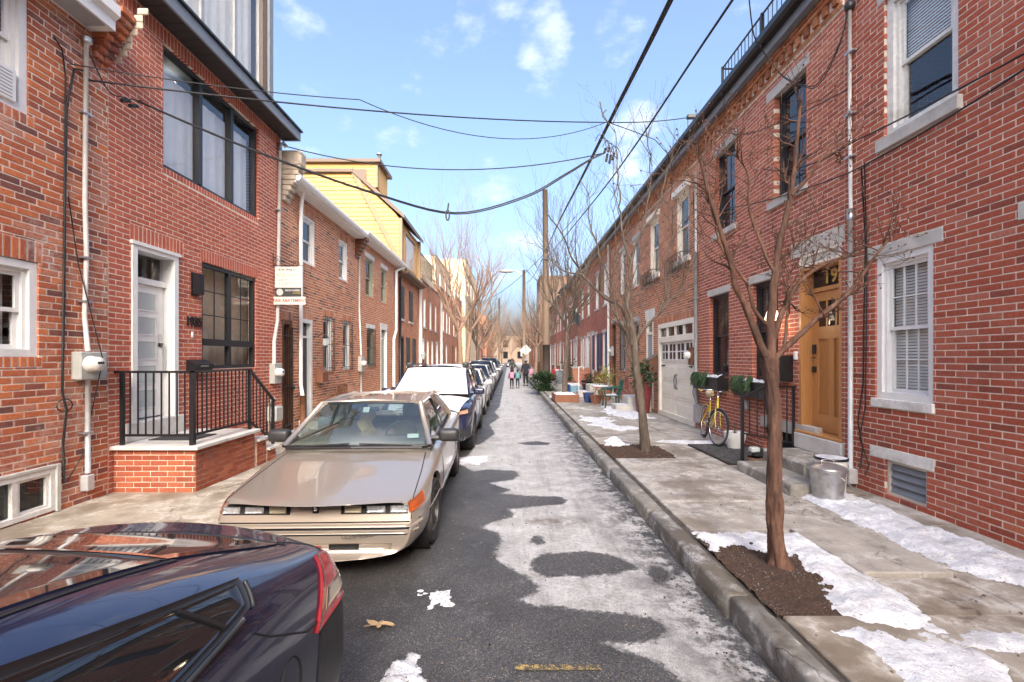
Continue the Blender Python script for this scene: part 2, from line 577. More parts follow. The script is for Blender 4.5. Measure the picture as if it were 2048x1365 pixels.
MT['slate_paint'] = plain('slate paint', (.19, .21, .235), .5, var=.08, bump=.04)
MT['black_paint'] = plain('black paint', (.012, .012, .014), .38, var=.15, bump=.04)
MT['dark_frame'] = plain('dark frame', (.022, .023, .026), .42, var=.12, bump=.04)
MT['bronze'] = plain('bronze trim', (.15, .105, .075), .5, var=.1, bump=.05)
MT['tan_trim'] = plain('tan trim', (.30, .20, .11), .6, var=.1)
MT['yellow_siding'] = plain('yellow siding', (.60, .36, .12), .65, var=.05, vs=3, bump=.06)
MT['soffit'] = plain('soffit', (.030, .027, .027), .6, var=.15)
MT['oak'] = wood('oak', (.42, .19, .062), (.60, .30, .105))
MT['oak_dark'] = wood('oak panel', (.36, .155, .045), (.50, .235, .075))
MT['brown_wood'] = wood('brown wood', (.12, .05, .028), (.19, .085, .045), rough=.55)
MT['planter_wood'] = wood('planter wood', (.17, .065, .035), (.25, .105, .055), rough=.6)
MT['galv'] = plain('galvanized steel', (.52, .53, .54), .36, .85, var=.22, vs=14, bump=.1, bs=25)
MT['conduit'] = plain('conduit', (.48, .48, .48), .5, .2, var=.14, bump=.1)
MT['conduit_white'] = plain('white conduit', (.58, .57, .54), .6, var=.14, vs=6, bump=.1)
MT['meter_grey'] = plain('meter box grey', (.42, .43, .40), .5, .1, var=.1, bump=.1)
MT['rust'] = plain('rusty iron', (.17, .075, .035), .8, var=.4, vs=12, bump=.5)
MT['cable'] = plain('cable rubber', (.012, .012, .013), .55, var=.2, bump=0)
MT['rubber'] = plain('tyre rubber', (.022, .022, .023), .8, var=.3, vs=12, bump=.4, bs=50, dirt=((.22, .21, .2), .45))
MT['plastic'] = plain('black plastic', (.025, .026, .028), .5, var=.2, bump=.1, bs=200)
MT['rim'] = plain('alloy rim', (.42, .42, .43), .34, .8, var=.15, bump=0)
MT['rim_dark'] = plain('dark rim', (.09, .085, .08), .5, .5, var=.2, bump=0, dirt=((.3, .29, .27), .4))
MT['chrome'] = plain('chrome', (.75, .76, .78), .12, 1.0, var=.05, bump=0)
MT['black_hole'] = plain('black cavity', (.006, .006, .007), .8, var=.1, bump=0)
MT['interior'] = plain('car interior', (.16, .145, .125), .8, var=.1, bump=0)
MT['interior_dark'] = plain('car interior dark', (.03, .03, .032), .75, var=.1, bump=0)
MT['room'] = plain('room plaster', (.34, .30, .24), .9, var=.06, bump=0)
MT['blind'] = plain('blind', (.74, .73, .70), .7, var=.05, bump=0)
MT['curtain_or_reflection'] = plain('curtain_or_reflection', (.50, .48, .44), .9, var=.12, vs=5, bump=0)
MT['frosted'] = plain('frosted glass', (.47, .51, .50), .22, var=.03, bump=0, spec=.6)
MT['glass'] = glass('window glass', (.93, .95, .95))
MT['glass_dark'] = glass('window glass dark', (.4, .43, .45), .75, .012, .75, (.018, .02, .023))
MT['glass_sky'] = glass('window glass bright', (.96, .97, .97), 1.0, .01, .0, (.30, .33, .35))
MT['glass_car'] = glass('car glass', (.62, .72, .70), 1.5, .01, .06, (.2, .26, .27))
MT['glass_tint'] = glass('tinted car glass', (.2, .22, .23), 1.1, .012, .82, (.012, .013, .015))
m, nt, b = new_mat('mulch')
f = noise(nt, 45, 6, .75)
cc = ramp(nt, f, [(.3, (.03, .018, .012)), (.5, (.075, .042, .026)), (.7, (.14, .085, .055))])
w = vmath(nt, 'MULTIPLY', mrange(nt, noise(nt, 75, 3, .6), .60, .66), mrange(nt, noise(nt, 3.5, 6, .7), .42, .62))
setc(nt, b, mixc(nt, vmath(nt, 'MULTIPLY', w, .8), cc, (.75, .76, .78)))
b.inputs['Roughness'].default_value = .95
bumpn(nt, b, vmath(nt, 'ADD', f, w), 1., .03)
MT['soil'] = m
MT['snow'] = snow_mat('snow', .48)
MT['snow_dirty'] = snow_mat('snow dirty', .95)
def bark(name, c1, c2, c3):
    m, nt, b = new_mat(name)
    mp = N(nt, 'ShaderNodeMapping', {'Vector': pos(nt), 'Scale': (1, 1, .22)}).outputs[0]
    f = noise(nt, 26, 7, .68, mp)
    g = noise(nt, 6, 6, .65, mp)
    cc = ramp(nt, f, [(.30, c4(c3)), (.48, c4(c1)), (.70, c4(c2))])
    setc(nt, b, mixc(nt, vmath(nt, 'MULTIPLY', mrange(nt, g, .45, .65), .7), cc, c4(c3, 1.3)))
    b.inputs['Roughness'].default_value = .92
    b.inputs['Specular IOR Level'].default_value = .15
    bumpn(nt, b, f, 1., .012)
    return m
MT['bark_red'] = bark('bark red', (.125, .066, .046), (.22, .135, .10), (.05, .034, .028))
MT['bark_grey'] = bark('bark grey', (.12, .095, .075), (.19, .155, .125), (.06, .048, .04))
MT['bark_twig'] = plain('twig bark', (.075, .055, .045), .9, var=.3, vs=12, bump=0)
MT['bark_warm'] = plain('bark warm', (.25, .165, .115), .9, var=.3, vs=12, bump=.5)
MT['pole_wood'] = wood('pole wood', (.12, .085, .058), (.20, .14, .095), rough=.85)
MT['leaf_dark'] = plain('evergreen needles', (.030, .065, .022), .7, var=.5, vs=25, bump=0)
MT['leaf_mid'] = plain('green leaves', (.055, .095, .028), .7, var=.5, vs=25, bump=0)
MT['leaf_yellow'] = plain('yellowing leaves', (.26, .25, .05), .7, var=.4, vs=25, bump=0)
MT['leaf_red'] = plain('red leaves', (.21, .05, .055), .7, var=.5, vs=25, bump=0)
MT['wicker'] = plain('wicker', (.10, .055, .035), .8, var=.5, vs=60, bump=.6)
# ------------------------------------------------------------------ ground, road, kerbs, pavements, snow
from mathutils import noise as mnoise
XL, XR = -4.88, 4.45            # the two facade planes
CL, CR = -2.65, 1.54            # kerb faces
def road_pt(px, py, z=0.0):
    """a point surveyed on the ground plane of the photograph, in metres"""
    d = (1.82 - z) * 910.0 / (py - 716.0)
    return ((px - 1018.0) * d / 910.0, d)
def sd_poly(P, poly):
    """signed distance to a polygon, positive inside"""
    poly = np.asarray(poly, float)
    d = np.full(len(P), 1e9)
    inside = np.zeros(len(P), bool)
    for i in range(len(poly)):
        a, b = poly[i], poly[(i + 1) % len(poly)]
        e = b - a
        w = P - a
        t = np.clip((w @ e) / max(e @ e, 1e-12), 0, 1)
        d = np.minimum(d, np.hypot(*(w - t[:, None] * e).T))
        c = (a[1] > P[:, 1]) != (b[1] > P[:, 1])
        with np.errstate(divide='ignore', invalid='ignore'):
            xi = e[0] * (P[:, 1] - a[1]) / (e[1] if abs(e[1]) > 1e-12 else 1e-12) + a[0]
        inside ^= c & (P[:, 0] < xi)
    return np.where(inside, d, -d)

g = MB()
g.quad((-600, -600, -.12), (600, -600, -.12), (600, 900, -.12), (-600, 900, -.12))
solo('ground', g, plain('earth', (.11, .10, .09), .95), 'grey built-up ground stretching away beyond the houses', kind='structure')

# the border between wet bare asphalt and the pale crust of ice and salt
C5 = lambda pts: [road_pt(660 + x / 2.184, 740 + y / 2.184) for x, y in pts]
edge = C5([(1640, 1420), (1400, 1268), (1300, 1235), (1180, 1190), (1300, 1187), (1420, 1180), (1462, 1150), (1450, 1110), (1420, 1090), (1300, 1070), (1100, 1050), (900, 1030),
           (820, 1005), (850, 990), (900, 965), (905, 945), (860, 900), (790, 870), (730, 830), (715, 790), (745, 740), (720, 700), (650, 680), (700, 660),
           (790, 635), (800, 620), (770, 600), (900, 590), (1020, 580), (1032, 565), (1000, 550), (850, 545), (740, 537), (785, 520), (690, 490), (790, 475),
           (820, 455), (810, 437), (700, 430), (625, 440), (560, 405), (620, 350), (600, 330)])
crust = edge + [(-.62, 9.6), (-.35, 11), (-.55, 12.5), (-.3, 14), (-.5, 15.5), (-.35, 17), (-.4, 40), (-.4, 200), (1.54, 200), (1.54, -3), (.9, -3)]
isle = C5([(878, 862), (897, 820), (950, 795), (1040, 792), (1120, 783), (1190, 795), (1250, 808), (1325, 845), (1335, 858), (1250, 882), (1180, 885), (1100, 897), (1020, 888), (950, 897)])
isle2 = C5([(880, 740), (890, 715), (920, 720), (935, 745), (905, 752)])
isle3 = C5([(820, 318), (900, 310), (960, 316), (950, 326), (860, 328)])
isle4 = C5([(1395, 880), (1400, 855), (1440, 850), (1480, 875), (1470, 910), (1430, 925)])
brown = C5([(860, 655), (900, 632), (1000, 640), (1100, 640), (1140, 655), (1050, 672), (930, 668)])
xs = np.linspace(CL - .02, CR + .02, 170)
ys = np.concatenate([np.arange(-3, 16, .028), np.linspace(16, 60, 130), np.linspace(62, 170, 20)])
GX, GY = np.meshgrid(xs, ys)
P = np.c_[GX.ravel(), GY.ravel()]
sd = np.clip(sd_poly(P, crust), -.6, .6)
for q in (isle, isle2, isle3, isle4):
    sd = np.minimum(sd, np.clip(-sd_poly(P, q), -.6, .6))
br = np.clip(sd_poly(P, brown) + .08, 0, .16) / .16
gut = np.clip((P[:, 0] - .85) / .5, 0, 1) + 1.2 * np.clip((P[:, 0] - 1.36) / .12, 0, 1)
zz = .010 * np.sin(P[:, 0] * 1.7 + 1) * np.sin(P[:, 1] * .8) + .006 * np.sin(P[:, 1] * 2.3 + P[:, 0] * 1.1) - .012
nx, ny = len(xs), len(ys)
idx = np.arange(nx * ny).reshape(ny, nx)
F = np.stack([idx[:-1, :-1], idx[:-1, 1:], idx[1:, 1:], idx[1:, :-1]], -1).reshape(-1, 4)
me = bpy.data.meshes.new('road')
me.vertices.add(nx * ny)
me.vertices.foreach_set('co', np.c_[P, zz].astype(np.float32).ravel())
me.loops.add(F.size)
me.loops.foreach_set('vertex_index', F.ravel().astype(np.int32))
me.polygons.add(len(F))
me.polygons.foreach_set('loop_start', np.arange(0, F.size, 4, dtype=np.int32))
me.polygons.foreach_set('use_smooth', np.ones(len(F), bool))
for nm, v in (('sd', sd), ('gut', gut), ('brn', br)):
    a = me.attributes.new(nm, 'FLOAT', 'POINT')
    a.data.foreach_set('value', v.astype(np.float32))
me.update(calc_edges=True)

m, nt, b = new_mat('asphalt with ice crust')
att = lambda n_: N(nt, 'ShaderNodeAttribute', attribute_name=n_).outputs['Fac']
agg = N(nt, 'ShaderNodeTexVoronoi', {'Vector': pos(nt), 'Scale': 130., 'Randomness': 1.})
agc = N(nt, 'ShaderNodeSeparateColor', {0: agg.outputs['Color']}).outputs[0]
asph = ramp(nt, agc, [(0, (.040, .041, .043)), (.45, (.060, .060, .062)), (.8, (.085, .083, .081)), (.93, (.115, .11, .105)), (1, (.19, .175, .15))])
big = noise(nt, 1.3, 7, .65)
asph = mixc(nt, 1.0, asph, ramp(nt, big, [(.3, c4((.70,) * 3)), (.7, c4((1.32,) * 3))]), 'MULTIPLY')
ice = vmath(nt, 'MULTIPLY', mrange(nt, noise(nt, 2.1, 8, .72), .57, .72), mrange(nt, noise(nt, 30, 5, .7), .35, .65))
asph = mixc(nt, vmath(nt, 'MULTIPLY', ice, .30), asph, (.42, .43, .45))
n1 = noise(nt, 4.2, 7, .66)
n2 = noise(nt, 26, 5, .72)
n3 = noise(nt, 150, 4, .75)
f = vmath(nt, 'ADD', att('sd'), vmath(nt, 'MULTIPLY', vmath(nt, 'SUBTRACT', n1, .5), .11))
f = vmath(nt, 'ADD', f, vmath(nt, 'MULTIPLY', vmath(nt, 'SUBTRACT', n2, .5), .15))
cov = mrange(nt, f, -.015, .045)
hole = mrange(nt, vmath(nt, 'ADD', vmath(nt, 'MULTIPLY', n3, .65), vmath(nt, 'MULTIPLY', n2, .35)), .36, .56, .38, 1.)
trk = N(nt, 'ShaderNodeMapping', {'Vector': pos(nt), 'Scale': (3.4, .35, 1.)}).outputs[0]
thin = vmath(nt, 'MULTIPLY', mrange(nt, noise(nt, 1.9, 8, .72), .26, .50, .68, 1.), mrange(nt, noise(nt, 1.3, 6, .65, trk), .32, .52, .74, 1.))
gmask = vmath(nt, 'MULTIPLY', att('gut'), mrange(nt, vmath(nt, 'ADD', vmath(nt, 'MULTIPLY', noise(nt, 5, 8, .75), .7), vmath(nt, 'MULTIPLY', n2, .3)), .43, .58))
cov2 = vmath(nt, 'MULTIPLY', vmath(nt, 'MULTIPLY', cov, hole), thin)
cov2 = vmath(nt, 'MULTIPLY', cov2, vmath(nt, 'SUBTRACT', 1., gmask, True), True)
crc = ramp(nt, noise(nt, 3.2, 7, .7), [(.25, (.32, .31, .295)), (.5, (.47, .465, .46)), (.75, (.62, .622, .625))])
crc = mixc(nt, vmath(nt, 'MULTIPLY', att('brn'), mrange(nt, n1, .3, .6)), crc, (.20, .175, .15))
setc(nt, b, mixc(nt, cov2, asph, crc))
rr = N(nt, 'ShaderNodeMix', {0: cov2, 2: .48, 3: .88})
wetr = mrange(nt, big, .42, .62, .75, 1.1)
nt.links.new(vmath(nt, 'MULTIPLY', rr.outputs[0], wetr), b.inputs['Roughness'])
b.inputs['Specular IOR Level'].default_value = .42
bumpn(nt, b, vmath(nt, 'ADD', vmath(nt, 'MULTIPLY', agg.outputs['Distance'], -1.2), vmath(nt, 'ADD', vmath(nt, 'MULTIPLY', cov2, .7), n3)), .55, .007)
me.materials.append(m)
o = bpy.data.objects.new('road', me)
COL.objects.link(o)
props(o, 'dark wet asphalt street with a pale crust of ice and salt down its middle', kind='structure')
# worn yellow paint dash near the camera
yd = MB()
a0, a1 = road_pt(1030, 1337), road_pt(1203, 1340)
yd.grid(lambda u, v: (a0[0] + (a1[0] - a0[0]) * u, a0[1] + (v - .5) * .045, .008), 10, 2)
m, nt, b = new_mat('worn yellow paint')
w = mrange(nt, vmath(nt, 'ADD', vmath(nt, 'MULTIPLY', noise(nt, 14, 5, .7), .6), vmath(nt, 'MULTIPLY', noise(nt, 120, 3), .4)), .46, .56)
setc(nt, b, mixc(nt, w, (.05, .048, .044), (.34, .24, .08)))
b.inputs['Roughness'].default_value = .8
solo('road_marking', yd, m, 'worn yellow paint dash on the dark asphalt', kind='structure')

MT['walk'] = concrete('pavement concrete', (.36, .33, .29), .6, .62)
MT['walk_clean'] = concrete('pavement concrete clean', (.40, .36, .30), .15, .5)
MT['walk_left'] = concrete('pavement concrete tan', (.37, .32, .25), .10, .6)
MT['walk_far'] = concrete('pavement concrete snowy', (.33, .31, .275), .85, .5)
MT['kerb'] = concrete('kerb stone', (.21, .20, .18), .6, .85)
MT['walk_damp'] = concrete('damp pavement', (.31, .275, .23), .5, .75, thr=.46)
MT['joint'] = plain('joint dirt', (.07, .06, .05), .95, var=.4)
MT['step'] = concrete('step concrete', (.25, .235, .205), .55, .3)

def slabs(root, rects, mat, z=.165, rnd=None):
    for (x0, x1, y0, y1, dz) in rects:
        mb = MB()
        j = (random.random() - .5) * .018
        mb.rbox(x0 + .006, x1 - .006, y0 + .006, y1 - .006, .03, z + dz + j, .008)
        root.part('slab', mb, mat)
sw = Thing('sidewalk', 'concrete pavement slabs with patches of snow along the terrace with the yellow bicycle', None, (3., 0, 0), kind='structure')
bed = MB(); bed.box(1.70, XR + .25, -3, 170, -.05, .135)
sw.part('bed', bed, MT['joint'])
near = [(1.75, 3.40, -3, -.4, 0), (1.75, 3.40, -.4, 1.55, 0), (1.75, 3.40, 1.55, 2.93, 0), (2.70, 3.40, 2.93, 3.45, -.006), (1.75, 2.68, 4.18, 4.39, 0), (1.75, 3.40, 4.39, 5.26, .004),
        (1.75, 3.40, 5.26, 6.70, 0), (1.75, 3.40, 6.70, 7.52, 0), (2.78, 3.40, 7.52, 8.66, 0), (1.75, 3.40, 8.66, 10.2, 0), (1.75, 3.40, 10.2, 11.8, .004),
        (3.40, 4.47, -3, .8, 0), (3.40, 4.47, .8, 2.3, 0), (3.40, 4.47, 2.3, 3.6, .002), (3.40, 4.02, 3.6, 4.9, 0), (3.40, 4.02, 4.9, 6.2, 0), (4.02, 4.47, 3.6, 4.5, -.008),
        (4.02, 4.47, 4.5, 6.2, -.012), (3.40, 4.47, 6.2, 7.3, 0), (3.40, 4.47, 7.3, 8.8, 0), (3.40, 4.47, 8.8, 10.3, 0), (3.40, 4.47, 10.3, 11.8, 0)]
damp = [r for r in near if r[3] <= 3.61 and r[2] >= .7]
slabs(sw, [r for r in near if r not in damp], MT['walk'])
slabs(sw, damp, MT['walk_damp'])
slabs(sw, [(2.70, 3.40, 3.46, 4.38, .016)], MT['walk'])
far = []
y = 11.8
while y < 60:
    far += [(1.75, 3.40, y, y + 1.55, 0), (3.40, 4.47, y, y + 1.55, 0)]
    y += 1.55
slabs(sw, far, MT['walk_far'])
mb = MB(); mb.box(1.75, 4.47, y, 170, .03, .165); sw.part('slab', mb, MT['walk_far'])
kb = Thing('kerb', 'worn concrete kerb stones along the pavement with the trees', None, (1.64, 0, 0), kind='structure')
y, i = -3., 0
for y1 in [-1.0, 1.1, 3.18, 5.0, 6.9, 8.6, 10.5, 12.4] + [12.4 + 2 * k for k in range(1, 25)]:
    mb = MB()
    dz = .018 if y1 in (3.18,) else (random.random() - .5) * .01
    dx = .012 if y1 in (3.18,) else (random.random() - .5) * .01
    mb.rbox(CR - .015 + dx, 1.700, y + .006, y1 - .006, -.11, .155 + dz, .03, 2)
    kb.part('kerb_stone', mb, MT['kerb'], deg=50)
    y = y1
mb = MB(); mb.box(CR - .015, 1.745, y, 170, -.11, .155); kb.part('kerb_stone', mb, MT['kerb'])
sl = Thing('sidewalk', 'tan concrete pavement in front of the house numbered 1935', None, (-3.8, 0, 0), kind='structure')
bed = MB(); bed.box(XL - .25, -2.8, -3, 170, -.05, .135); sl.part('bed', bed, MT['joint'])
y, rects = -3., []
for k in range(44):
    h = (1.6, 1.4, 1.55)[k % 3]
    rects.append((XL - .02, -2.86, y, y + h, 0)); y += h
slabs(sl, rects, MT['walk_left'])
mb = MB(); mb.box(XL - .02, -2.86, y, 170, .03, .165); sl.part('slab', mb, MT['walk_left'])
kl = Thing('kerb', 'concrete kerb hidden behind the row of parked cars', None, (-2.75, 0, 0), kind='structure')
y = -3.
for k in range(30):
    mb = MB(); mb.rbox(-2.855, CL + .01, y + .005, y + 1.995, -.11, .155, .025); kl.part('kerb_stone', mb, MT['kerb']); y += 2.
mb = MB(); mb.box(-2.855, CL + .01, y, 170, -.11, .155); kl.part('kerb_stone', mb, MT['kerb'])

# tree pits
def pit(x0, x1, y0, y1, label):
    t = MB()
    def Pt(u, v):
        x, y_ = x0 + (x1 - x0) * u, y0 + (y1 - y0) * v
        return (x, y_, .158 + .02 * mnoise.noise((x * 4, y_ * 4, 1)) + .022 * mnoise.noise((x * 17, y_ * 17, 2)) + .015 * mnoise.noise((x * 45, y_ * 45, 2)) + .04 * math.exp(-((u - .5) ** 2 + (v - .5) ** 2) * 14))
    t.grid(Pt, 60, 70)
    solo('mulch', t, MT['soil'], label, 'soil', kind='stuff', loc=((x0 + x1) / 2, (y0 + y1) / 2, .1), smooth=True)
pit(1.73, 2.55, 2.93, 4.2, 'brown mulch in the pit of the near red-barked tree')
pit(1.73, 2.80, 7.50, 8.70, 'brown mulch in the pit of the second grey tree')

def snow_patch(poly, thick, z, label, mat='snow', res=.03, rag=.12, soft=.15, seed=0, thr=.0):
    poly = np.asarray(poly, float)
    a, c = poly.min(0) - .1, poly.max(0) + .1
    xs = np.arange(a[0], c[0], res); ys = np.arange(a[1], c[1], res)
    gx, gy = np.meshgrid(xs, ys)
    Q = np.c_[gx.ravel(), gy.ravel()]
    d = sd_poly(Q, poly)
    h = np.empty(len(Q))
    for i, (x, y) in enumerate(Q):
        if d[i] < -.35:
            h[i] = -1; continue
        n_ = mnoise.fractal((x * 3.1 + seed, y * 3.1, seed), 1.0, 2.0, 5)
        n2_ = mnoise.noise((x * 13 + seed, y * 13, 5)) + .6 * mnoise.noise((x * 29 + seed, y * 29, 9)) + .4 * mnoise.noise((x * 60 + seed, y * 60, 3))
        dd = d[i] + rag * n_ + .045 * n2_
        t = min(max((dd - thr) / soft, -1), 1)
        h[i] = (t * thick * max(.25, .75 + .8 * n_) + thick * .22 * n2_ * t) if t > 0 else t * .05
    rs_ = random.Random(seed)
    for k in range(int(len(Q) / 900)):
        q_ = Q[rs_.randrange(len(Q))]; an = rs_.uniform(0, 3.14); u_ = (Q - q_) @ np.array([[math.cos(an), -math.sin(an)], [math.sin(an), math.cos(an)]])
        h = np.where(h > 0, h * (1 - .65 * np.exp(-(u_[:, 0] / .05) ** 2 - (u_[:, 1] / .13) ** 2)), h)
    H = h.reshape(gx.shape)
    mb = MB()
    id_ = {}
    ny_, nx_ = H.shape
    for j in range(ny_ - 1):
        for i in range(nx_ - 1):
            q = [(j, i), (j, i + 1), (j + 1, i + 1), (j + 1, i)]
            if max(H[k] for k in q) <= 0 or min(H[k] for k in q) <= -.9:
                continue
            for k in q:
                if k not in id_:
                    id_[k] = len(mb.v)
                    mb.v.append((gx[k], gy[k], z + max(H[k], -.012)))
            mb.f.append(tuple(id_[k] for k in q)); mb.t.append(.5)
    if mb.v:
        ctr = poly.mean(0)
        solo('snow', mb, MT[mat], label, 'snow', kind='stuff', loc=(ctr[0], ctr[1], z), smooth=True)
Z1 = .171
snow_patch([(3.5, 5.95), (3.45, 5.2), (3.52, 4.5), (3.46, 3.9), (3.55, 3.45), (3.85, 3.2), (4.15, 3.1), (4.4, 3.2), (4.22, 3.75), (4.10, 4.4), (4.12, 5.1), (4.15, 5.6), (3.95, 5.75)], .05, Z1 - .006,
           'long bank of trodden snow along the brick wall by the metal bin', res=.025, rag=.10)
snow_patch([(1.80, 4.30), (2.3, 4.30), (2.72, 4.3), (2.72, 3.5), (2.78, 3.1), (2.6, 2.75), (2.2, 2.82), (2.18, 2.98), (2.26, 3.2), (2.25, 3.45), (2.34, 3.68), (2.22, 3.88), (2.0, 3.98), (1.78, 3.95)], .045, .168,
           'white snow beside the mulch of the near tree', res=.025, rag=.07, seed=4)
snow_patch([(1.9, 2.75), (2.15, 2.9), (2.45, 2.8), (2.75, 2.75), (2.7, 2.45), (2.55, 2.1), (2.6, 1.8), (2.1, 1.8), (2.0, 2.2), (2.05, 2.5)], .026, Z1 - .008,
           'broken crust of snow and ice on the slabs below the near tree', res=.022, rag=.2, seed=9, thr=.02)
snow_patch([(2.55, 2.62), (2.95, 2.75), (3.35, 2.75), (3.4, 2.55), (2.9, 2.5)], .03, Z1 - .008, 'thin arc of snow at the edge of the damp slabs', res=.022, rag=.10, seed=12)
snow_patch([(1.85, 9.1), (2.2, 9.15), (2.35, 8.75), (2.1, 8.55), (1.8, 8.6)], .06, Z1 - .005, 'small heap of snow behind the second tree pit', res=.03, seed=15)
snow_patch([(2.9, 9.0), (3.5, 9.2), (4.0, 9.0), (4.0, 8.75), (3.4, 8.7)], .03, Z1 - .006, 'patch of snow behind the iron floor grate', seed=18)
snow_patch([(3.1, 15.5), (3.9, 15.8), (4.1, 13.4), (3.9, 12.5), (3.3, 12.2), (2.9, 13.4)], .04, Z1 - .006, 'snow around the green plastic chair and stone steps', res=.05, seed=21, rag=.2)
snow_patch([(2.0, 12.9), (2.9, 12.6), (2.6, 11.5), (3.2, 10.7), (2.6, 10.3), (1.9, 11.2)], .02, Z1 - .006, 'thin snow on the slabs in front of the garage', res=.05, seed=24, rag=.3, thr=.05)
snow_patch([(1.75, 19.5), (2.1, 19.7), (2.3, 19.0), (1.9, 18.5)], .22, Z1 - .02, 'pile of snow at the foot of the tall utility pole', res=.05, seed=27, soft=.3)
snow_patch([(3.0, 23), (3.9, 23.4), (3.7, 20.2), (3.0, 19.8)], .03, Z1 - .006, 'snow lying before the blue shutters', res=.08, seed=30, rag=.3)
snow_patch([(-.72, 2.75), (-.60, 2.85), (-.52, 2.62), (-.50, 2.3), (-.62, 2.25), (-.74, 2.4)], .06, -.008, 'lump of old snow on the road behind the dark blue car', 'snow_dirty', res=.015, rag=.06, soft=.08, seed=33)
snow_patch([(-1.0, 8.35), (-.5, 8.5), (-.35, 8.1), (-.55, 7.85), (-.9, 7.9)], .035, -.01, 'frozen slush behind the beige coupe', 'snow_dirty', res=.025, rag=.12, seed=36)
snow_patch([(-.66, 3.55), (-.45, 3.6), (-.42, 3.35), (-.6, 3.3)], .012, -.006, 'thin icy smear on asphalt near the tail of the blue car', 'snow_dirty', res=.02, rag=.1, seed=39)

# grit and leaf crumbs along the gutter and round the cars
gt_ = MB(); rr_ = random.Random(3)
for k in range(420):
    y = 1.9 + 9 * rr_.random() ** 1.6
    x = rr_.choice((rr_.uniform(1.15, 1.5), rr_.uniform(-.7, .2), rr_.uniform(-.7, 1.5), rr_.uniform(1.8, 3.4)))
    z = .17 if x > 1.6 else .0
    s_ = rr_.uniform(.003, .010)
    gt_.add([(x + s_ * rr_.uniform(.5, 1.5) * math.cos(q), y + s_ * rr_.uniform(.5, 1.5) * math.sin(q), z + s_ * h_) for h_ in (-.3, .7) for q in (0, 2.1, 4.2)], [(3, 4, 5), (0, 1, 4, 3), (1, 2, 5, 4), (2, 0, 3, 5)])
solo('litter', gt_, plain('grit', (.16, .125, .09), .9, var=.9, vs=3), 'scattered grit and leaf crumbs on road and pavement', kind='stuff')
# ------------------------------------------------------------------ houses
def sub_rect(r, c):
    a0, a1, b0, b1 = r
    x0, x1, y0, y1 = c
    if x1 <= a0 or x0 >= a1 or y1 <= b0 or y0 >= b1:
        return [r]
    out = []
    if x0 > a0: out.append((a0, x0, b0, b1))
    if x1 < a1: out.append((x1, a1, b0, b1))
    m0, m1 = max(a0, x0), min(a1, x1)
    if y0 > b0: out.append((m0, m1, b0, y0))
    if y1 < b1: out.append((m0, m1, y1, b1))
    return out

def slab_with_holes(mb, X, side, Y0, Y1, z0, z1, holes, rev=.16, e=.006):
    """front sheet of a wall with reveals round its openings"""
    hs = [(a - e, b + e, c - e, d + e) for a, b, c, d in holes]
    rects = [(Y0, Y1, z0, z1)]
    for h in hs:
        rects = [q for r in rects for q in sub_rect(r, h)]
    for a, b, c, d in rects:
        mb.quad((X, a, c), (X, b, c), (X, b, d), (X, a, d))
    for a, b, c, d in hs:
        x2 = X + side * rev
        mb.quad((X, a, c), (x2, a, c), (x2, a, d), (X, a, d))
        mb.quad((X, b, c), (x2, b, c), (x2, b, d), (X, b, d))
        mb.quad((X, a, c), (x2, a, c), (x2, b, c), (X, b, c))
        mb.quad((X, a, d), (x2, a, d), (x2, b, d), (X, b, d))

def brick_geo(mb, x, side, a, b, c, d, tone, dep=.095, ch=.004, axis='Y'):
    """one brick: chamfered face at x, running back into the wall"""
    e = min(ch, .3 * min(b - a, d - c))
    f, s_, k = x, x + side * e, x + side * dep
    def P(h, u, v):
        return (h, u, v) if axis == 'Y' else (u, h, v)
    vs = [P(f, a + e, c + e), P(f, b - e, c + e), P(f, b - e, d - e), P(f, a + e, d - e),
          P(s_, a, c), P(s_, b, c), P(s_, b, d), P(s_, a, d), P(k, a, c), P(k, b, c), P(k, b, d), P(k, a, d)]
    fs = [(0, 1, 2, 3), (0, 4, 5, 1), (1, 5, 6, 2), (2, 6, 7, 3), (3, 7, 4, 0), (4, 8, 9, 5), (5, 9, 10, 6), (6, 10, 11, 7), (7, 11, 8, 4)]
    mb.add(vs, fs, tone)

def lay(Y0, Y1, z0, z1, clips, L, H, joint, phase=0., soldiers=(), rag=0.):
    """brick rectangles of a running bond wall with openings cut out and upright courses added"""
    cl = list(clips) + [s[:4] for s in soldiers]
    out = []
    n = int(round((z1 - z0) / H))
    for i in range(n):
        za, zb = z0 + i * H + joint / 2, z0 + (i + 1) * H - joint / 2
        y = Y0 - L * (((i % 2) * .5 + phase) % 1.0)
        hc = [c for c in cl if c[2] < zb - .003 and c[3] > za + .003]
        while y < Y1:
            j = (random.random() - .5) * rag
            a, b = max(y + joint / 2, Y0 + joint * .3), min(y + L - joint / 2 + j, Y1 - joint * .3)
            y += L + j
            if b - a < .008: continue
            rs = [(a, b, za, zb)]
            for c in hc:
                rs = [q for r in rs for q in sub_rect(r, (c[0], c[1], c[2] - .002, c[3] + .002))]
            out += [r for r in rs if r[1] - r[0] > .006 and r[3] - r[2] > .012]
    for s in soldiers:
        a, b, c, d = s[:4]
        w = s[4] if len(s) > 4 else H
        k = max(1, round((b - a) / w))
        w = (b - a) / k
        for i in range(k):
            out.append((a + i * w + joint / 2, a + (i + 1) * w - joint / 2, c + joint / 2, d - joint / 2))
    return out

def px_of(x, y, z):
    return (1018 + 910 * x / y, 716 - 910 * (z - 1.82) / y) if y > .3 else (-999, -999)

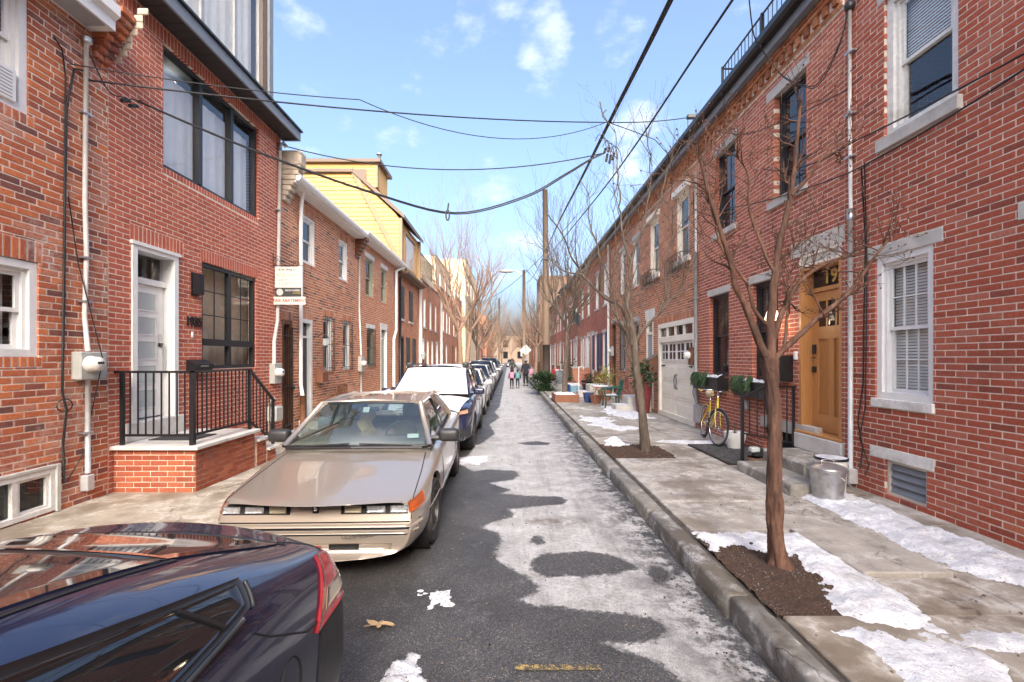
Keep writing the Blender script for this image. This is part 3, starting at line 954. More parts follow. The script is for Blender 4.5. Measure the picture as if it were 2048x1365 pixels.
def set_bricks(T, parent, rects, X, side, mat, n_ind, tones=None, jit=.0018, axis='Y', out=None):
    """lay the bricks: the largest in view as objects of their own, the rest as one mesh"""
    cand = []
    for r in rects:
        a, b, c, d = r
        cx = (X, (a + b) / 2, (c + d) / 2) if axis == 'Y' else ((a + b) / 2, X, (c + d) / 2)
        px, py = px_of(*cx)
        vis = -20 < px < 2068 and -20 < py < 1385
        dist = max(cx[1], .5)
        w = abs(px_of(X, b, cx[2])[0] - px_of(X, a, cx[2])[0]) if axis == 'Y' else (b - a) * 910 / dist
        cand.append(((w * (d - c) / dist) if vis else 0, r))
    cand.sort(key=lambda t: -t[0])
    cache, rest = {}, MB()
    for k, (ar, r) in enumerate(cand):
        a, b, c, d = r
        t = tones(r) if tones else random.random()
        x = X - side * random.random() * jit
        wz = .0035 * mnoise.noise((a * .6, c * 1.3, X)) + random.uniform(-.0008, .0008); c += wz; d += wz
        if k < n_ind and ar > 0:
            tq = min(int(t * 10), 9)
            key = (round(b - a, 3), round(d - c, 3), tq)
            if key not in cache:
                m_ = MB()
                brick_geo(m_, 0, side, -(b - a) / 2, (b - a) / 2, -(d - c) / 2, (d - c) / 2, (tq + .5) / 10, axis=axis)
                me_ = m_.mesh('brick', tones=True)
                me_.materials.append(mat)
                cache[key] = me_
            o = bpy.data.objects.new('brick', cache[key])
            COL.objects.link(o)
            o.parent = parent
            p_ = (x, (a + b) / 2, (c + d) / 2) if axis == 'Y' else ((a + b) / 2, x, (c + d) / 2)
            o.location = (p_[0] - T.loc[0], p_[1] - T.loc[1], p_[2] - T.loc[2])
        else:
            brick_geo(rest, x, side, a, b, c, d, t, axis=axis)
    if rest.v:
        o = T.part('brick', rest, mat, parent, tones=True, kind='stuff')

def wall(T, X, side, Y0, Y1, z0, z1, holes, clips=(), mat=None, mortar=None, L=.213, H=.0677, joint=.0115, n_ind=0, soldiers=(), phase=0., tones=None,
         wallz1=None, rag=.004, rects_extra=()):
    mb = MB()
    slab_with_holes(mb, X + side * .0032, side, Y0, Y1, min(z0, 0), wallz1 or z1, holes)
    w = T.part('wall', mb, mortar)
    rects = lay(Y0, Y1, z0, z1, list(holes) + list(clips), L, H, joint, phase, soldiers, rag) + list(rects_extra)
    set_bricks(T, w, rects, X, side, mat, n_ind, tones)
    return w

def plain_wall(T, X, side, Y0, Y1, z0, z1, holes, mat, rev=.14):
    mb = MB()
    slab_with_holes(mb, X, side, Y0, Y1, z0, z1, holes, rev, 0)
    return T.part('wall', mb, mat)

def shell(T, X, side, Y0, Y1, z1, mat, depth=8., floor=3.0, rd=2.6):
    """party walls, back wall, floors and roof, so that the house is closed"""
    mb = MB()
    xb = X + side * depth
    a, b = Y0 + .012, Y1 - .012
    x0 = X + side * .02
    mb.quad((xb, a, 0), (xb, b, 0), (xb, b, z1), (xb, a, z1))
    mb.quad((x0, a, 0), (xb, a, 0), (xb, a, z1), (x0, a, z1))
    mb.quad((x0, b, 0), (xb, b, 0), (xb, b, z1), (x0, b, z1))
    T.part('party_wall', mb, mat)
    mb = MB()
    mb.quad((x0, a, z1 - .05), (xb, a, z1 - .05), (xb, b, z1 - .05), (x0, b, z1 - .05))
    T.part('roof', mb, MT['slate_paint'])
    mb = MB()
    xi = X + side * .3
    mb.quad((xi, a + .02, floor), (xb, a + .02, floor), (xb, b - .02, floor), (xi, b - .02, floor))
    mb.quad((X + side * rd, a + .02, 0), (X + side * rd, b - .02, 0), (X + side * rd, b - .02, z1 - .1), (X + side * rd, a + .02, z1 - .1))
    T.part('room', mb, MT['room'])

def bars(mb, X, side, d0, d1, ya, yb, za, zb, w, wb=None):
    """four bars of a rectangular frame between depths d0 and d1"""
    wb = wb or w
    x0, x1 = X + side * d0, X + side * d1
    mb.box(x0, x1, ya, ya + w, za, zb)
    mb.box(x0, x1, yb - w, yb, za, zb)
    mb.box(x0 + side * .001, x1 - side * .001, ya + w, yb - w, za, za + wb)
    mb.box(x0 + side * .001, x1 - side * .001, ya + w, yb - w, zb - w, zb)

def sash(T, X, side, ya, yb, za, zb, rec=.10, fw=.05, mat='white_paint', gl='glass', split=.5, mun=None, mun2=None, blind=None, name='window', casing=0., sw_=.04, curtain_or_reflection=None, mun_w=.016):
    """double-hung window set back in its opening"""
    mb = MB()
    f = mb
    ya0, yb0, za0, zb0 = ya, yb, za, zb
    if casing:
        bars(f, X, side, rec - .03, rec + .06, ya, yb, za, zb, casing)
        ya, yb, za, zb = ya + casing, yb - casing, za + casing * .6, zb - casing
    bars(f, X, side, rec + .005, rec + .09, ya, yb, za, zb, fw)
    a, b, c, d = ya + fw, yb - fw, za + fw, zb - fw
    panes = MB()
    parts = [(c, d, .03, mun)] if split is None else [(c + (d - c) * split - .02, d, .03, mun), (c, c + (d - c) * split + .02, .058, mun2)]
    pl = []
    for (z0, z1, dd, mu) in parts:
        bars(f, X, side, rec + dd, rec + dd + .028, a, b, z0, z1, sw_)
        xg = X + side * (rec + dd + .016)
        p = MB()
        p.quad((xg, a + sw_ * .8, z0 + sw_ * .8), (xg, b - sw_ * .8, z0 + sw_ * .8), (xg, b - sw_ * .8, z1 - sw_ * .8), (xg, a + sw_ * .8, z1 - sw_ * .8))
        pl.append(p)
        if mu:
            nx_, ny_ = mu
            for k in range(1, nx_):
                yy = a + sw_ + (b - a - 2 * sw_) * k / nx_
                f.box(xg - side * .008, xg + side * .006, yy - mun_w / 2, yy + mun_w / 2, z0 + sw_, z1 - sw_)
            for k in range(1, ny_):
                q = z0 + sw_ + (z1 - z0 - 2 * sw_) * k / ny_
                f.box(xg - side * .009, xg + side * .007, a + sw_, b - sw_, q - mun_w / 2, q + mun_w / 2)
    w = T.part(name, f, MT[mat])
    for p in pl:
        T.part('pane', p, MT[gl], w)
    if blind:
        z0, z1 = zb0 - (zb0 - za0) * blind, zb0 - fw
        s_ = MB()
        k = int((z1 - z0) / .035)
        xb = X + side * (rec + .10)
        for i in range(k):
            q = z0 + i * .035
            s_.quad((xb, a, q), (xb, b, q), (xb + side * .012, b, q + .030), (xb + side * .012, a, q + .030))
        T.part('blind', s_, MT['blind'], w)
    if curtain_or_reflection:
        s_ = MB()
        xb = X + side * (rec + .17)
        for (u0, u1) in curtain_or_reflection:
            def Pc(u, v):
                yy = a + (b - a) * (u0 + (u1 - u0) * u)
                return (xb + side * .02 * math.sin(u * 22), yy, za0 + (zb0 - za0) * v)
            s_.grid(Pc, 24, 1)
        T.part('curtain_or_reflection', s_, MT['curtain_or_reflection'], w, smooth=True)
    return w

def rod(T, name, pts, r, mat, parent=None, n=8):
    mb = MB(); mb.tube(pts, r, n)
    return T.part(name, mb, MT[mat], parent, smooth=True)

def bx(T, name, x0, x1, y0, y1, z0, z1, mat, c=.004, parent=None):
    mb = MB(); mb.rbox(x0, x1, y0, y1, z0, z1, c)
    return T.part(name, mb, MT[mat], parent)

def dentil_cornice(T, X, Y0, Y1, zb=6.50, pitch=.2, single=True):
    """corbelled brick band with dentils, gutter board and gutter, on the right-hand terrace"""
    mb = MB()
    def row(z0, z1, out):
        n = int(round((Y1 - Y0) / .213)); w = (Y1 - Y0) / n
        for i in range(n):
            brick_geo(mb, X - out, 1, Y0 + i * w + .004, Y0 + (i + 1) * w - .004, z0 + .004, z1 - .004, random.random())
    row(zb, zb + .068, .03); row(zb + .204, zb + .272, .075); row(zb + .272, zb + .34, .09)
    m2 = MB(); m2.box(X - .02, X + .1, Y0, Y1, zb + .002, zb + .34)
    T.part('frieze', m2, MT['mortar_grey'])
    T.part('brick_band', mb, MT['brick_orange'], tones=True, kind='stuff')
    n = int((Y1 - Y0) / pitch)
    d = MB()
    for i in range(n):
        y = Y0 + (i + .25) * pitch
        if single:
            e = MB(); brick_geo(e, 0, 1, 0, pitch * .5, 0, .136, random.random() * .99)
            T.part('dentil', e, MT['brick_orange'], local=True, tones=True).location = (X - .065 - T.loc[0], y - T.loc[1], zb + .068 - T.loc[2])
        else:
            brick_geo(d, X - .065, 1, y, y + pitch * .5, zb + .068, zb + .204, random.random())
    if d.v: T.part('dentil', d, MT['brick_orange'], tones=True, kind='stuff')

def gutter_right(T, X, Y0, Y1, z=6.84, board='slate_paint'):
    bx(T, 'gutter_board', X - .20, X + .1, Y0 + .01, Y1 - .01, z, z + .17, board, .006)
    mb = MB()
    pr = [(.0, .0), (-.02, .05), (-.06, .085), (-.12, .085), (-.14, .13), (-.12, .135), (-.02, .13)]
    mb.prism([(X - .20 + u, z + .16 + v) for u, v in [(0, -.02), (-.10, -.02), (-.14, .03), (-.14, .13), (-.12, .13), (0, .12)]], Y0 + .012, Y1 - .012, 'Y')
    T.part('gutter', mb, MT['black_paint'])

def flowerbox(name_label, x0, x1, y0, y1, z0, z1, green_y):
    T = Thing('window_box', name_label, 'window box', (x1, (y0 + y1) / 2, z0), group='window boxes at the house numbered 1928')
    mb = MB(); mb.rbox(x0, x1, y0, y1, z0, z1, .008)
    T.part('box', mb, MT['black_paint'])
    s_ = MB()
    def Ps(u, v):
        x, y_ = x0 + .015 + (x1 - x0 - .03) * u, y0 + .03 + (y1 - y0 - .06) * v
        return (x, y_, z1 - .01 + .075 * math.sin(math.pi * min(max(u, .04), .96)) ** .5 * (.75 + .5 * mnoise.noise((x * 6, y_ * 6, 3))) + .018 * mnoise.noise((x * 22, y_ * 22, 1)))
    s_.grid(Ps, 10, 50)
    T.part('snow', s_, MT['snow'], smooth=True)
    tw = MB()
    for i in range(26):
        y_ = y0 + .05 + (y1 - y0 - .1) * random.random(); x = x0 + (x1 - x0) * (.2 + .6 * random.random())
        tw.tube([(x, y_, z1 + .02), (x + random.uniform(-.05, .05), y_ + random.uniform(-.06, .06), z1 + .1 + random.random() * .07)], [.004, .001], 3)
    T.part('twigs', tw, MT['bark_twig'])
    for (ga, gb) in green_y:
        f = MB()
        for i in range(230):
            y_ = ga + (gb - ga) * random.random()
            p = Vector((x0 + random.uniform(-.02, .06), y_, z1 + random.uniform(-.02, .10)))
            q = p + Vector((random.uniform(-.10, .0), random.uniform(-.05, .05), -random.uniform(.10, .24)))
            w = Vector((random.uniform(-1, 1), random.uniform(-1, 1), .2)).normalized() * .010
            f.add([p - w, p + w, q + w * .4, q - w * .4], [(0, 1, 2, 3)])
        T.part('foliage', f, MT['leaf_dark'])
    return T

def meter(label, X, side, y, z, w=.26, h=.34, mat='meter_grey', dial=-1):
    T = Thing('electric_meter', label, 'electric meter', (X - side * .06, y, z - h / 2))
    x1 = X - side * .11
    mb = MB(); mb.rbox(X + side * .01, x1, y - w / 2, y + w / 2, z - h / 2, z + h / 2, .012)
    T.part('box', mb, MT[mat])
    mb = MB()
    s_ = -side
    mb.lathe([(.088, 0), (.092, .02 * s_), (.084, .03 * s_), (.080, .10 * s_), (.07, .125 * s_), (.001, .13 * s_)], (x1, y + dial * w * -.18, z + .02), 20, 'X')
    T.part('dial', mb, MT['white_old'], smooth=True)
    mb = MB(); xf = x1 - side * .132
    mb.box(xf, xf + side * .004, y + dial * w * -.18 - .04, y + dial * w * -.18 + .04, z + .02, z + .045)
    T.part('readout', mb, MT['dark_frame'])
    return T

# ---------------- right-hand terrace
# near brick house with the white-framed windows
A = Thing('brick_house', 'dark red brick house with white sash windows and a louvred basement vent', 'house', (XR, 2., .15))
A_holes = [(4.775, 5.53, 1.335, 3.02), (4.51, 5.39, 4.41, 6.05), (4.85, 5.385, .21, .624), (2.55, 3.3, 1.335, 3.02), (2.4, 3.3, 4.41, 6.05)]
A_clips = [(4.665, 5.666, 3.02, 3.162), (4.755, 5.56, 1.233, 1.335), (4.46, 5.47, 4.266, 4.41), (4.40, 5.50, 6.05, 6.2), (4.76, 5.61, .624, .753), (2.9, 3.98, 3.02, 3.162)]
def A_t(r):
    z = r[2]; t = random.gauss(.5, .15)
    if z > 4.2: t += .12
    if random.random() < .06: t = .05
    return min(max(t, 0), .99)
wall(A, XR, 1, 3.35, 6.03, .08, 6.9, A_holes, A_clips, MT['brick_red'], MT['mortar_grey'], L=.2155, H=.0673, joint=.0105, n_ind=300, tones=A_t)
m2 = brick_tex('brick texture red', (.25, .06, .045), (.31, .08, .055), (.40, .33, .27))
mb = MB(); mb.quad((XR + .004, -3, 0), (XR + .004, 3.35, 0), (XR + .004, 3.35, 6.9), (XR + .004, -3, 6.9)); mb.quad((XR + .004, -3, 6.9), (XR + .004, 6.03, 6.9), (XR + .004, 6.03, 9.6), (XR + .004, -3, 9.6))  # upper wall is unseen, its height added to shade the houses opposite
A.part('wall', mb, m2)
shell(A, XR, 1, -3, 6.03, 9.6, m2, floor=3.5)
for (y0, y1, z0, z1, o_, m_) in ((4.665, 5.666, 3.02, 3.162, .004, 'stone'), (4.40, 5.50, 6.05, 6.2, .004, 'stone'), (4.76, 5.61, .624, .753, .006, 'white_old'), (2.9, 3.98, 3.02, 3.162, .004, 'stone')):
    bx(A, 'lintel', XR - o_, XR + .1, y0, y1, z0, z1, m_)
bx(A, 'sill', XR - .03, XR + .12, 4.755, 5.565, 1.233, 1.335, 'white_old', .006)
bx(A, 'sill', XR - .055, XR + .12, 4.46, 5.47, 4.266, 4.41, 'stone', .006)
sash(A, XR, 1, 4.775, 5.53, 1.337, 3.02, rec=.05, fw=.035, casing=.075, mun=(3, 2), mun2=(3, 2), blind=.98, gl='glass')
sash(A, XR, 1, 4.51, 5.39, 4.412, 6.05, rec=.06, fw=.04, casing=.085, mat='white_old', gl='glass_sky', blind=.5)
sash(A, XR, 1, 2.55, 3.3, 1.337, 3.02, rec=.06, fw=.035, casing=.07, mun=(3, 2), mun2=(3, 2), gl='glass')
mb = MB()
bars(mb, XR, 1, .03, .10, 4.85, 5.385, .21, .624, .035)
vw = A.part('vent', mb, MT['stone_cream'])
for k in range(4):
    mb = MB(); z = .25 + k * .088
    mb.box(0, 0, 0, 0, 0, 0); mb = MB()
    mb.add([(XR + .035, 4.89, z), (XR + .035, 5.345, z), (XR + .075, 5.345, z + .088), (XR + .075, 4.89, z + .088), (XR + .045, 4.89, z), (XR + .045, 5.345, z), (XR + .085, 5.345, z + .088), (XR + .085, 4.89, z + .088)],
           [(0, 1, 2, 3), (7, 6, 5, 4), (0, 4, 5, 1), (3, 2, 6, 7)])
    A.part('slat', mb, MT['slate_paint'], vw)
# conduit between the two houses
Cd = Thing('conduit', 'pale grey electric conduit rising beside the oak door to the eaves', 'conduit', (XR - .05, 5.86, .3))
rod(Cd, 'lower_pipe', [(XR - .045, 5.87, .4), (XR - .045, 5.87, 3.66)], .03, 'conduit')
rod(Cd, 'upper_pipe', [(XR - .04, 5.87, 3.66), (XR - .04, 5.89, 5.0), (XR - .045, 5.88, 6.32)], .022, 'conduit_white')
rod(Cd, 'coupling', [(XR - .045, 5.87, 3.6), (XR - .045, 5.87, 3.74)], .042, 'galv')
for z in (4.4, 4.95, 5.75): bx(Cd, 'strap', XR - .075, XR, 5.81, 5.95, z, z + .03, 'galv')
bx(Cd, 'pull_box', XR - .12, XR, 5.79, 5.95, .21, .40, 'conduit', .01)
mb = MB(); mb.lathe([(.03, 0), (.055, .02), (.06, .08), (.03, .13), (.001, .14)], (XR - .05, 5.88, 6.30), 12); Cd.part('weatherhead', mb, MT['dark_frame'], smooth=True)
Cc = Thing('cable', 'two black cables hanging down the brick next to the pale conduit', 'cable', (XR - .02, 5.7, 1.))
rod(Cc, 'strand', [(XR - .02, 5.72, 4.2), (XR - .015, 5.66, 3.2), (XR - .02, 5.68, 2.4), (XR - .015, 5.70, 1.5), (XR - .02, 5.78, 1.0), (XR - .02, 5.70, .7), (XR - .02, 5.74, .42)], .009, 'cable', n=5)
rod(Cc, 'strand', [(XR - .02, 5.67, 4.25), (XR - .02, 5.63, 3.0), (XR - .02, 5.64, 2.0), (XR - .02, 5.66, 1.2), (XR - .02, 5.75, .8), (XR - .02, 5.60, .5), (XR - .02, 5.66, .35)], .007, 'cable', n=5)

# house with the oak door
B = Thing('brick_house', 'red brick house with the oak front door numbered 1928 and black sash windows', 'house', (XR, 8.3, .15))
B_holes = [(6.09, 6.98, .70, 3.366), (7.53, 8.33, 1.42, 3.17), (9.22, 10.1, 1.42, 3.17), (6.82, 7.64, 4.45, 6.19), (8.96, 9.83, 4.47, 6.15), (7.05, 7.95, .17, .62)]
B_clips = [(6.03, 7.18, 3.366, 3.60), (7.45, 8.44, 3.17, 3.30), (9.15, 10.2, 3.17, 3.30), (6.74, 7.86, 6.19, 6.36), (8.88, 9.92, 6.15, 6.31), (6.78, 7.78, 4.32, 4.45), (8.9, 9.93, 4.35, 4.47), (6.6, 8.05, .62, .80), (6.02, 7.0, .17, .70)]
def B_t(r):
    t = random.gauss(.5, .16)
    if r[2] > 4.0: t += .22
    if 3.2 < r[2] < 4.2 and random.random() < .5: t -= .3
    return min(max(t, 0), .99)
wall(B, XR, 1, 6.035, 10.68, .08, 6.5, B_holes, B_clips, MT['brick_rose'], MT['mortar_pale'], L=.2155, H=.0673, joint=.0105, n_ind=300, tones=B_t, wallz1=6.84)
mB = brick_tex('brick texture rose', (.26, .068, .055), (.32, .09, .07), (.45, .37, .29))
shell(B, XR, 1, 6.035, 10.68, 6.9, mB, floor=3.75)
for (y0, y1, z0, z1, m_) in ((6.04, 7.18, 3.366, 3.60, 'stone_cream'), (7.45, 8.44, 3.17, 3.30, 'stone'), (9.15, 10.2, 3.17, 3.30, 'stone'), (6.74, 7.86, 6.19, 6.36, 'stone'), (8.88, 9.92, 6.15, 6.31, 'stone'), (6.6, 8.05, .62, .80, 'stone')):
    bx(B, 'lintel', XR - .006, XR + .1, y0, y1, z0, z1, m_)
for (y0, y1, z0, z1) in ((6.78, 7.78, 4.32, 4.45), (8.9, 9.93, 4.35, 4.47)):
    bx(B, 'sill', XR - .05, XR + .12, y0, y1, z0, z1, 'stone', .006)
for h in (B_holes[3], B_holes[4]):
    sash(B, XR, 1, *h, rec=.09, fw=.055, mat='dark_frame', gl='glass_dark', mun=(2, 1), mun2=(2, 1))
for h in (B_holes[1], B_holes[2]):
    sash(B, XR, 1, *h, rec=.08, fw=.06, mat='dark_frame', gl='glass_dark', mun=(2, 1), mun2=(2, 1), blind=.97)
mb = MB(); mb.box(XR + .1, XR + .13, 7.05, 7.95, .17, .62); B.part('basement_hatch', mb, MT['black_hole'])
# door case
mb = MB()
bars(mb, XR, 1, .0, .05, 6.09, 6.98, 3.18, 3.366, .035); B.part('door_head', mb, MT['cream_paint'])
bx(B, 'head_panel', XR + .03, XR + .08, 6.12, 6.95, 3.21, 3.34, 'stone_cream')
mb = MB()
mb.box(XR + .0, XR + .26, 6.09, 6.14, .72, 3.18); mb.box(XR + .0, XR + .26, 6.93, 6.98, .72, 3.18)
mb.box(XR + .002, XR + .26, 6.14, 6.93, 3.13, 3.18); mb.box(XR + .15, XR + .24, 6.14, 6.93, 2.80, 2.86)
B.part('door_frame', mb, MT['oak'])
bx(B, 'threshold', XR - .05, XR + .26, 6.05, 7.02, .685, .725, 'oak', .006)
mb = MB(); mb.quad((XR + .19, 6.14, 2.86), (XR + .19, 6.93, 2.86), (XR + .19, 6.93, 3.13), (XR + .19, 6.14, 3.13))
tr_ = B.part('transom', mb, MT['glass_dark'])
gold = plain('gold leaf', (.62, .40, .09), .4, 0, bump=0)
for k, ch in enumerate('1928'):
    me = text_mesh(ch, .27, 'digit', .002, bold=.008)
    me.materials.append(gold)
    o = bpy.data.objects.new('digit', me); COL.objects.link(o); o.parent = tr_
    o.matrix_local = Matrix(((0, 0, -1, XR + .185 - B.loc[0]), (-1, 0, 0, 6.63 - k * .145 - B.loc[1]), (0, 1, 0, 2.995 - B.loc[2]), (0, 0, 0, 1)))
mb = MB(); mb.box(XR + .20, XR + .23, 6.145, 6.925, .735, 2.795)
dr = B.part('door', mb, MT['oak_dark'])
mb = MB()
d0, d1 = XR + .178, XR + .202
a, b = 6.145, 6.925
for q in ((a, a + .115), (b - .115, b)): mb.box(d0, d1, q[0], q[1], .736, 2.794)
for q in ((.736, .98), (2.10, 2.28), (2.66, 2.794)): mb.box(d0 + .0005, d1, a + .115, b - .115, *q)
mb.box(d0 + .001, d1, (a + b) / 2 - .05, (a + b) / 2 + .05, .98, 2.10)
for q in (a + .115 + .165, a + .115 + .355): mb.box(d0 + .001, d1, q, q + .03, 2.28, 2.66)
B.part('rails', mb, MT['oak'], dr)
for q in (a + .118, a + .313, a + .503):
    mb = MB(); mb.quad((d0 + .012, q, 2.285), (d0 + .012, min(q + .16, b - .117), 2.285), (d0 + .012, min(q + .16, b - .117), 2.655), (d0 + .012, q, 2.655)); B.part('pane', mb, MT['glass_dark'], dr)
bx(B, 'keypad', d0 - .03, d0, 6.845, 6.905, 1.88, 2.02, 'dark_frame', .005, dr)
bx(B, 'lock', d0 - .03, d0, 6.84, 6.91, 1.60, 1.69, 'dark_frame', .005, dr)
mb = MB(); mb.tube([(d0, 6.875, 1.82), (d0 - .05, 6.875, 1.82), (d0 - .055, 6.80, 1.82)], .011, 8); B.part('handle', mb, MT['bronze'], dr, smooth=True)
dentil_cornice(B, XR, 6.04, 10.68)
gutter_right(B, XR, 6.04, 10.68)
# roof terrace railing
rl = Thing('railing', 'black roof railing of thin uprights above the oak-door house', 'railing', (XR, 7.4, 6.95))
mb = MB()
RX = XR - .28
mb.tube([(RX, 6.1, 7.47), (RX, 8.9, 7.47)], .018, 6); mb.tube([(RX, 6.1, 7.17), (RX, 8.9, 7.17)], .013, 6); mb.tube([(RX, 8.9, 7.47), (XR + 2, 8.9, 7.47)], .018, 6)
rl.part('rail', mb, MT['black_paint'])
for k in range(24):
    mb = MB(); mb.tube([(RX, 6.12 + k * .12, 7.0), (RX, 6.12 + k * .12, 7.47)], .008, 4); rl.part('baluster', mb, MT['black_paint'])
mb = MB()
for yy in (6.1, 7.5, 8.88): mb.box(RX - .02, RX + .02, yy - .02, yy + .02, 6.95, 7.5)
rl.part('post', mb, MT['black_paint'])

# house with the garage
G = Thing('brick_house', 'brick house with a cream garage door and a small iron balcony above', 'house', (XR, 12.8, .15))
G_holes = [(10.83, 13.5, .17, 2.80), (14.02, 14.72, .25, 3.05), (11.25, 12.1, 4.35, 6.05), (13.5, 14.35, 4.35, 6.05)]
G_clips = [(13.9, 14.85, 3.05, 3.35), (11.15, 12.2, 6.05, 6.22), (13.4, 14.45, 6.05, 6.22), (11.15, 12.2, 4.22, 4.35), (13.4, 14.45, 4.22, 4.35)]
wall(G, XR, 1, 10.685, 15.0, .08, 6.5, G_holes, G_clips, MT['brick_brown'], MT['mortar_pale'], L=.2155, H=.0673, joint=.0105, n_ind=0, soldiers=[(10.75, 13.6, 2.80, 3.0)], wallz1=6.84, tones=lambda r: min(max(random.gauss(.5, .2), .13), .99))
mG = brick_tex('brick texture brown', (.34, .125, .08), (.40, .16, .10), (.55, .46, .37))
shell(G, XR, 1, 10.685, 15.0, 6.9, mG, floor=3.75)
for (y0, y1, z0, z1) in ((11.15, 12.2, 6.05, 6.22), (13.4, 14.45, 6.05, 6.22)):
    bx(G, 'window_hood', XR - .10, XR + .1, y0, y1, z0, z1, 'cream_paint', .01)
for (y0, y1, z0, z1) in ((11.15, 12.2, 4.22, 4.35), (13.4, 14.45, 4.22, 4.35)):
    bx(G, 'sill', XR - .05, XR + .1, y0, y1, z0, z1, 'cream_paint')
bx(G, 'lintel', XR - .006, XR + .1, 13.9, 14.85, 3.05, 3.35, 'white_old')
for h in G_holes[2:4]:
    sash(G, XR, 1, *h, rec=.05, fw=.04, casing=.07, mat='cream_paint', gl='glass_dark')
mb = MB()
bars(mb, XR, 1, -.03, .06, 10.83, 13.5, .17, 2.80, .13, .0); mb.box(XR - .032, XR + .058, 10.96, 13.37, 2.26, 2.42)
for k in range(1, 4): mb.box(XR - .02, XR + .05, 10.96 + k * .6025 - .03, 10.96 + k * .6025 + .03, 2.42, 2.67)
G.part('garage_frame', mb, MT['cream_paint'])
for k in range(4):
    mb = MB(); y0 = 10.96 + k * .6025
    mb.quad((XR + .03, y0, 2.42), (XR + .03, y0 + .6025, 2.42), (XR + .03, y0 + .6025, 2.67), (XR + .03, y0, 2.67)); G.part('pane', mb, MT['glass_dark'])
mb = MB(); mb.box(XR + .06, XR + .10, 10.96, 13.37, .19, 2.26)
gd = G.part('garage_door', mb, MT['cream_paint'])
hs = [(.20, .68), (.70, 1.16), (1.18, 1.66), (1.68, 2.25)]
for r_, (z0, z1) in enumerate(hs):
    mb = MB(); mb.rbox(XR + .042, XR + .062, 10.965, 13.365, z0, z1, .008); G.part('door_section', mb, MT['cream_paint'], gd)
    if r_ < 3:
        for k in range(2):
            mb = MB(); mb.rbox(XR + .030, XR + .044, 11.04 + k * 1.19, 12.12 + k * 1.19, z0 + .08, z1 - .08, .01); G.part('raised_panel', mb, MT['cream_paint'], gd)
for k in range(4):
    y0 = 11.02 + k * .595
    mb = MB(); mb.quad((XR + .038, y0, 1.78), (XR + .038, y0 + .5, 1.78), (XR + .038, y0 + .5, 2.2), (XR + .038, y0, 2.2)); G.part('pane', mb, MT['glass_dark'], gd)
    mb = MB(); bars(mb, XR, 1, .022, .042, y0 - .03, y0 + .53, 1.75, 2.23, .035)
    mb.box(XR + .026, XR + .037, y0 + .235, y0 + .265, 1.785, 2.195); mb.box(XR + .027, XR + .036, y0 + .005, y0 + .495, 1.975, 2.005); G.part('light_frame', mb, MT['white_paint'], gd)
for s_ in (-1, 1):
    mb = MB(); mb.tube([(XR + .03, 12.165 + s_ * .07, .98), (XR - .01, 12.165 + s_ * .05, 1.03), (XR - .01, 12.165 + s_ * .09, 1.2), (XR - .01, 12.165 + s_ * .05, 1.33), (XR + .03, 12.165 + s_ * .07, 1.38)], .012, 6); G.part('handle', mb, MT['dark_frame'], gd)
for (y0, y1) in ((11.0, 11.3), (13.05, 13.33)):
    mb = MB(); mb.box(XR + .018, XR + .032, y0, y1, 1.58, 1.62); G.part('hinge', mb, MT['dark_frame'], gd)
mb = MB(); bars(mb, XR, 1, -.01, .10, 14.02, 14.72, .25, 3.05, .08); mb.box(XR, XR + .09, 14.1, 14.64, 2.55, 2.63); G.part('side_door_frame', mb, MT['cream_paint'])
mb = MB(); mb.box(XR + .07, XR + .10, 14.1, 14.64, .26, 2.55); sd_ = G.part('side_door', mb, plain('blue grey paint', (.25, .31, .33), .5))
for k in range(7):
    mb = MB(); mb.tube([(XR + .02, 14.14 + k * .077, .3), (XR + .02, 14.14 + k * .077, 2.5)], .008, 4); G.part('grille_bar', mb, MT['grey_paint'], sd_)
mb = MB(); mb.quad((XR + .07, 14.1, 2.63), (XR + .07, 14.64, 2.63), (XR + .07, 14.64, 2.97), (XR + .07, 14.1, 2.97)); G.part('pane', mb, MT['glass_dark'])
dentil_cornice(G, XR, 10.69, 15.0)
gutter_right(G, XR, 10.69, 15.0)
for (y0, y1) in ((11.1, 12.25), (13.35, 14.5)):
    T = Thing('window_basket', 'black iron basket under the %s upper window over the garage' % ('near' if y0 < 12 else 'far'), 'window basket', (XR, (y0 + y1) / 2, 4.2), group='iron window baskets above the garage')
    mb = MB()
    for z in (4.02, 4.42): mb.tube([(XR, y0, z), (XR - .26, y0, z), (XR - .26, y1, z), (XR, y1, z)], .01, 5)
    T.part('rim', mb, MT['black_paint'])
    for k in range(14):
        y_ = y0 + (y1 - y0) * k / 13
        mb = MB(); mb.tube([(XR - .26, y_, 4.02), (XR - .26, y_, 4.42)], .006, 4); T.part('bar', mb, MT['black_paint'])
    mb = MB()
    for i in range(60):
        p = Vector((XR - random.uniform(.02, .26), random.uniform(y0, y1), 4.05)); mb.tube([p, p + Vector((random.uniform(-.1, .1), random.uniform(-.15, .15), random.uniform(.15, .5)))], [.005, .002], 3)
    T.part('dry_twigs', mb, MT['bark_twig'])
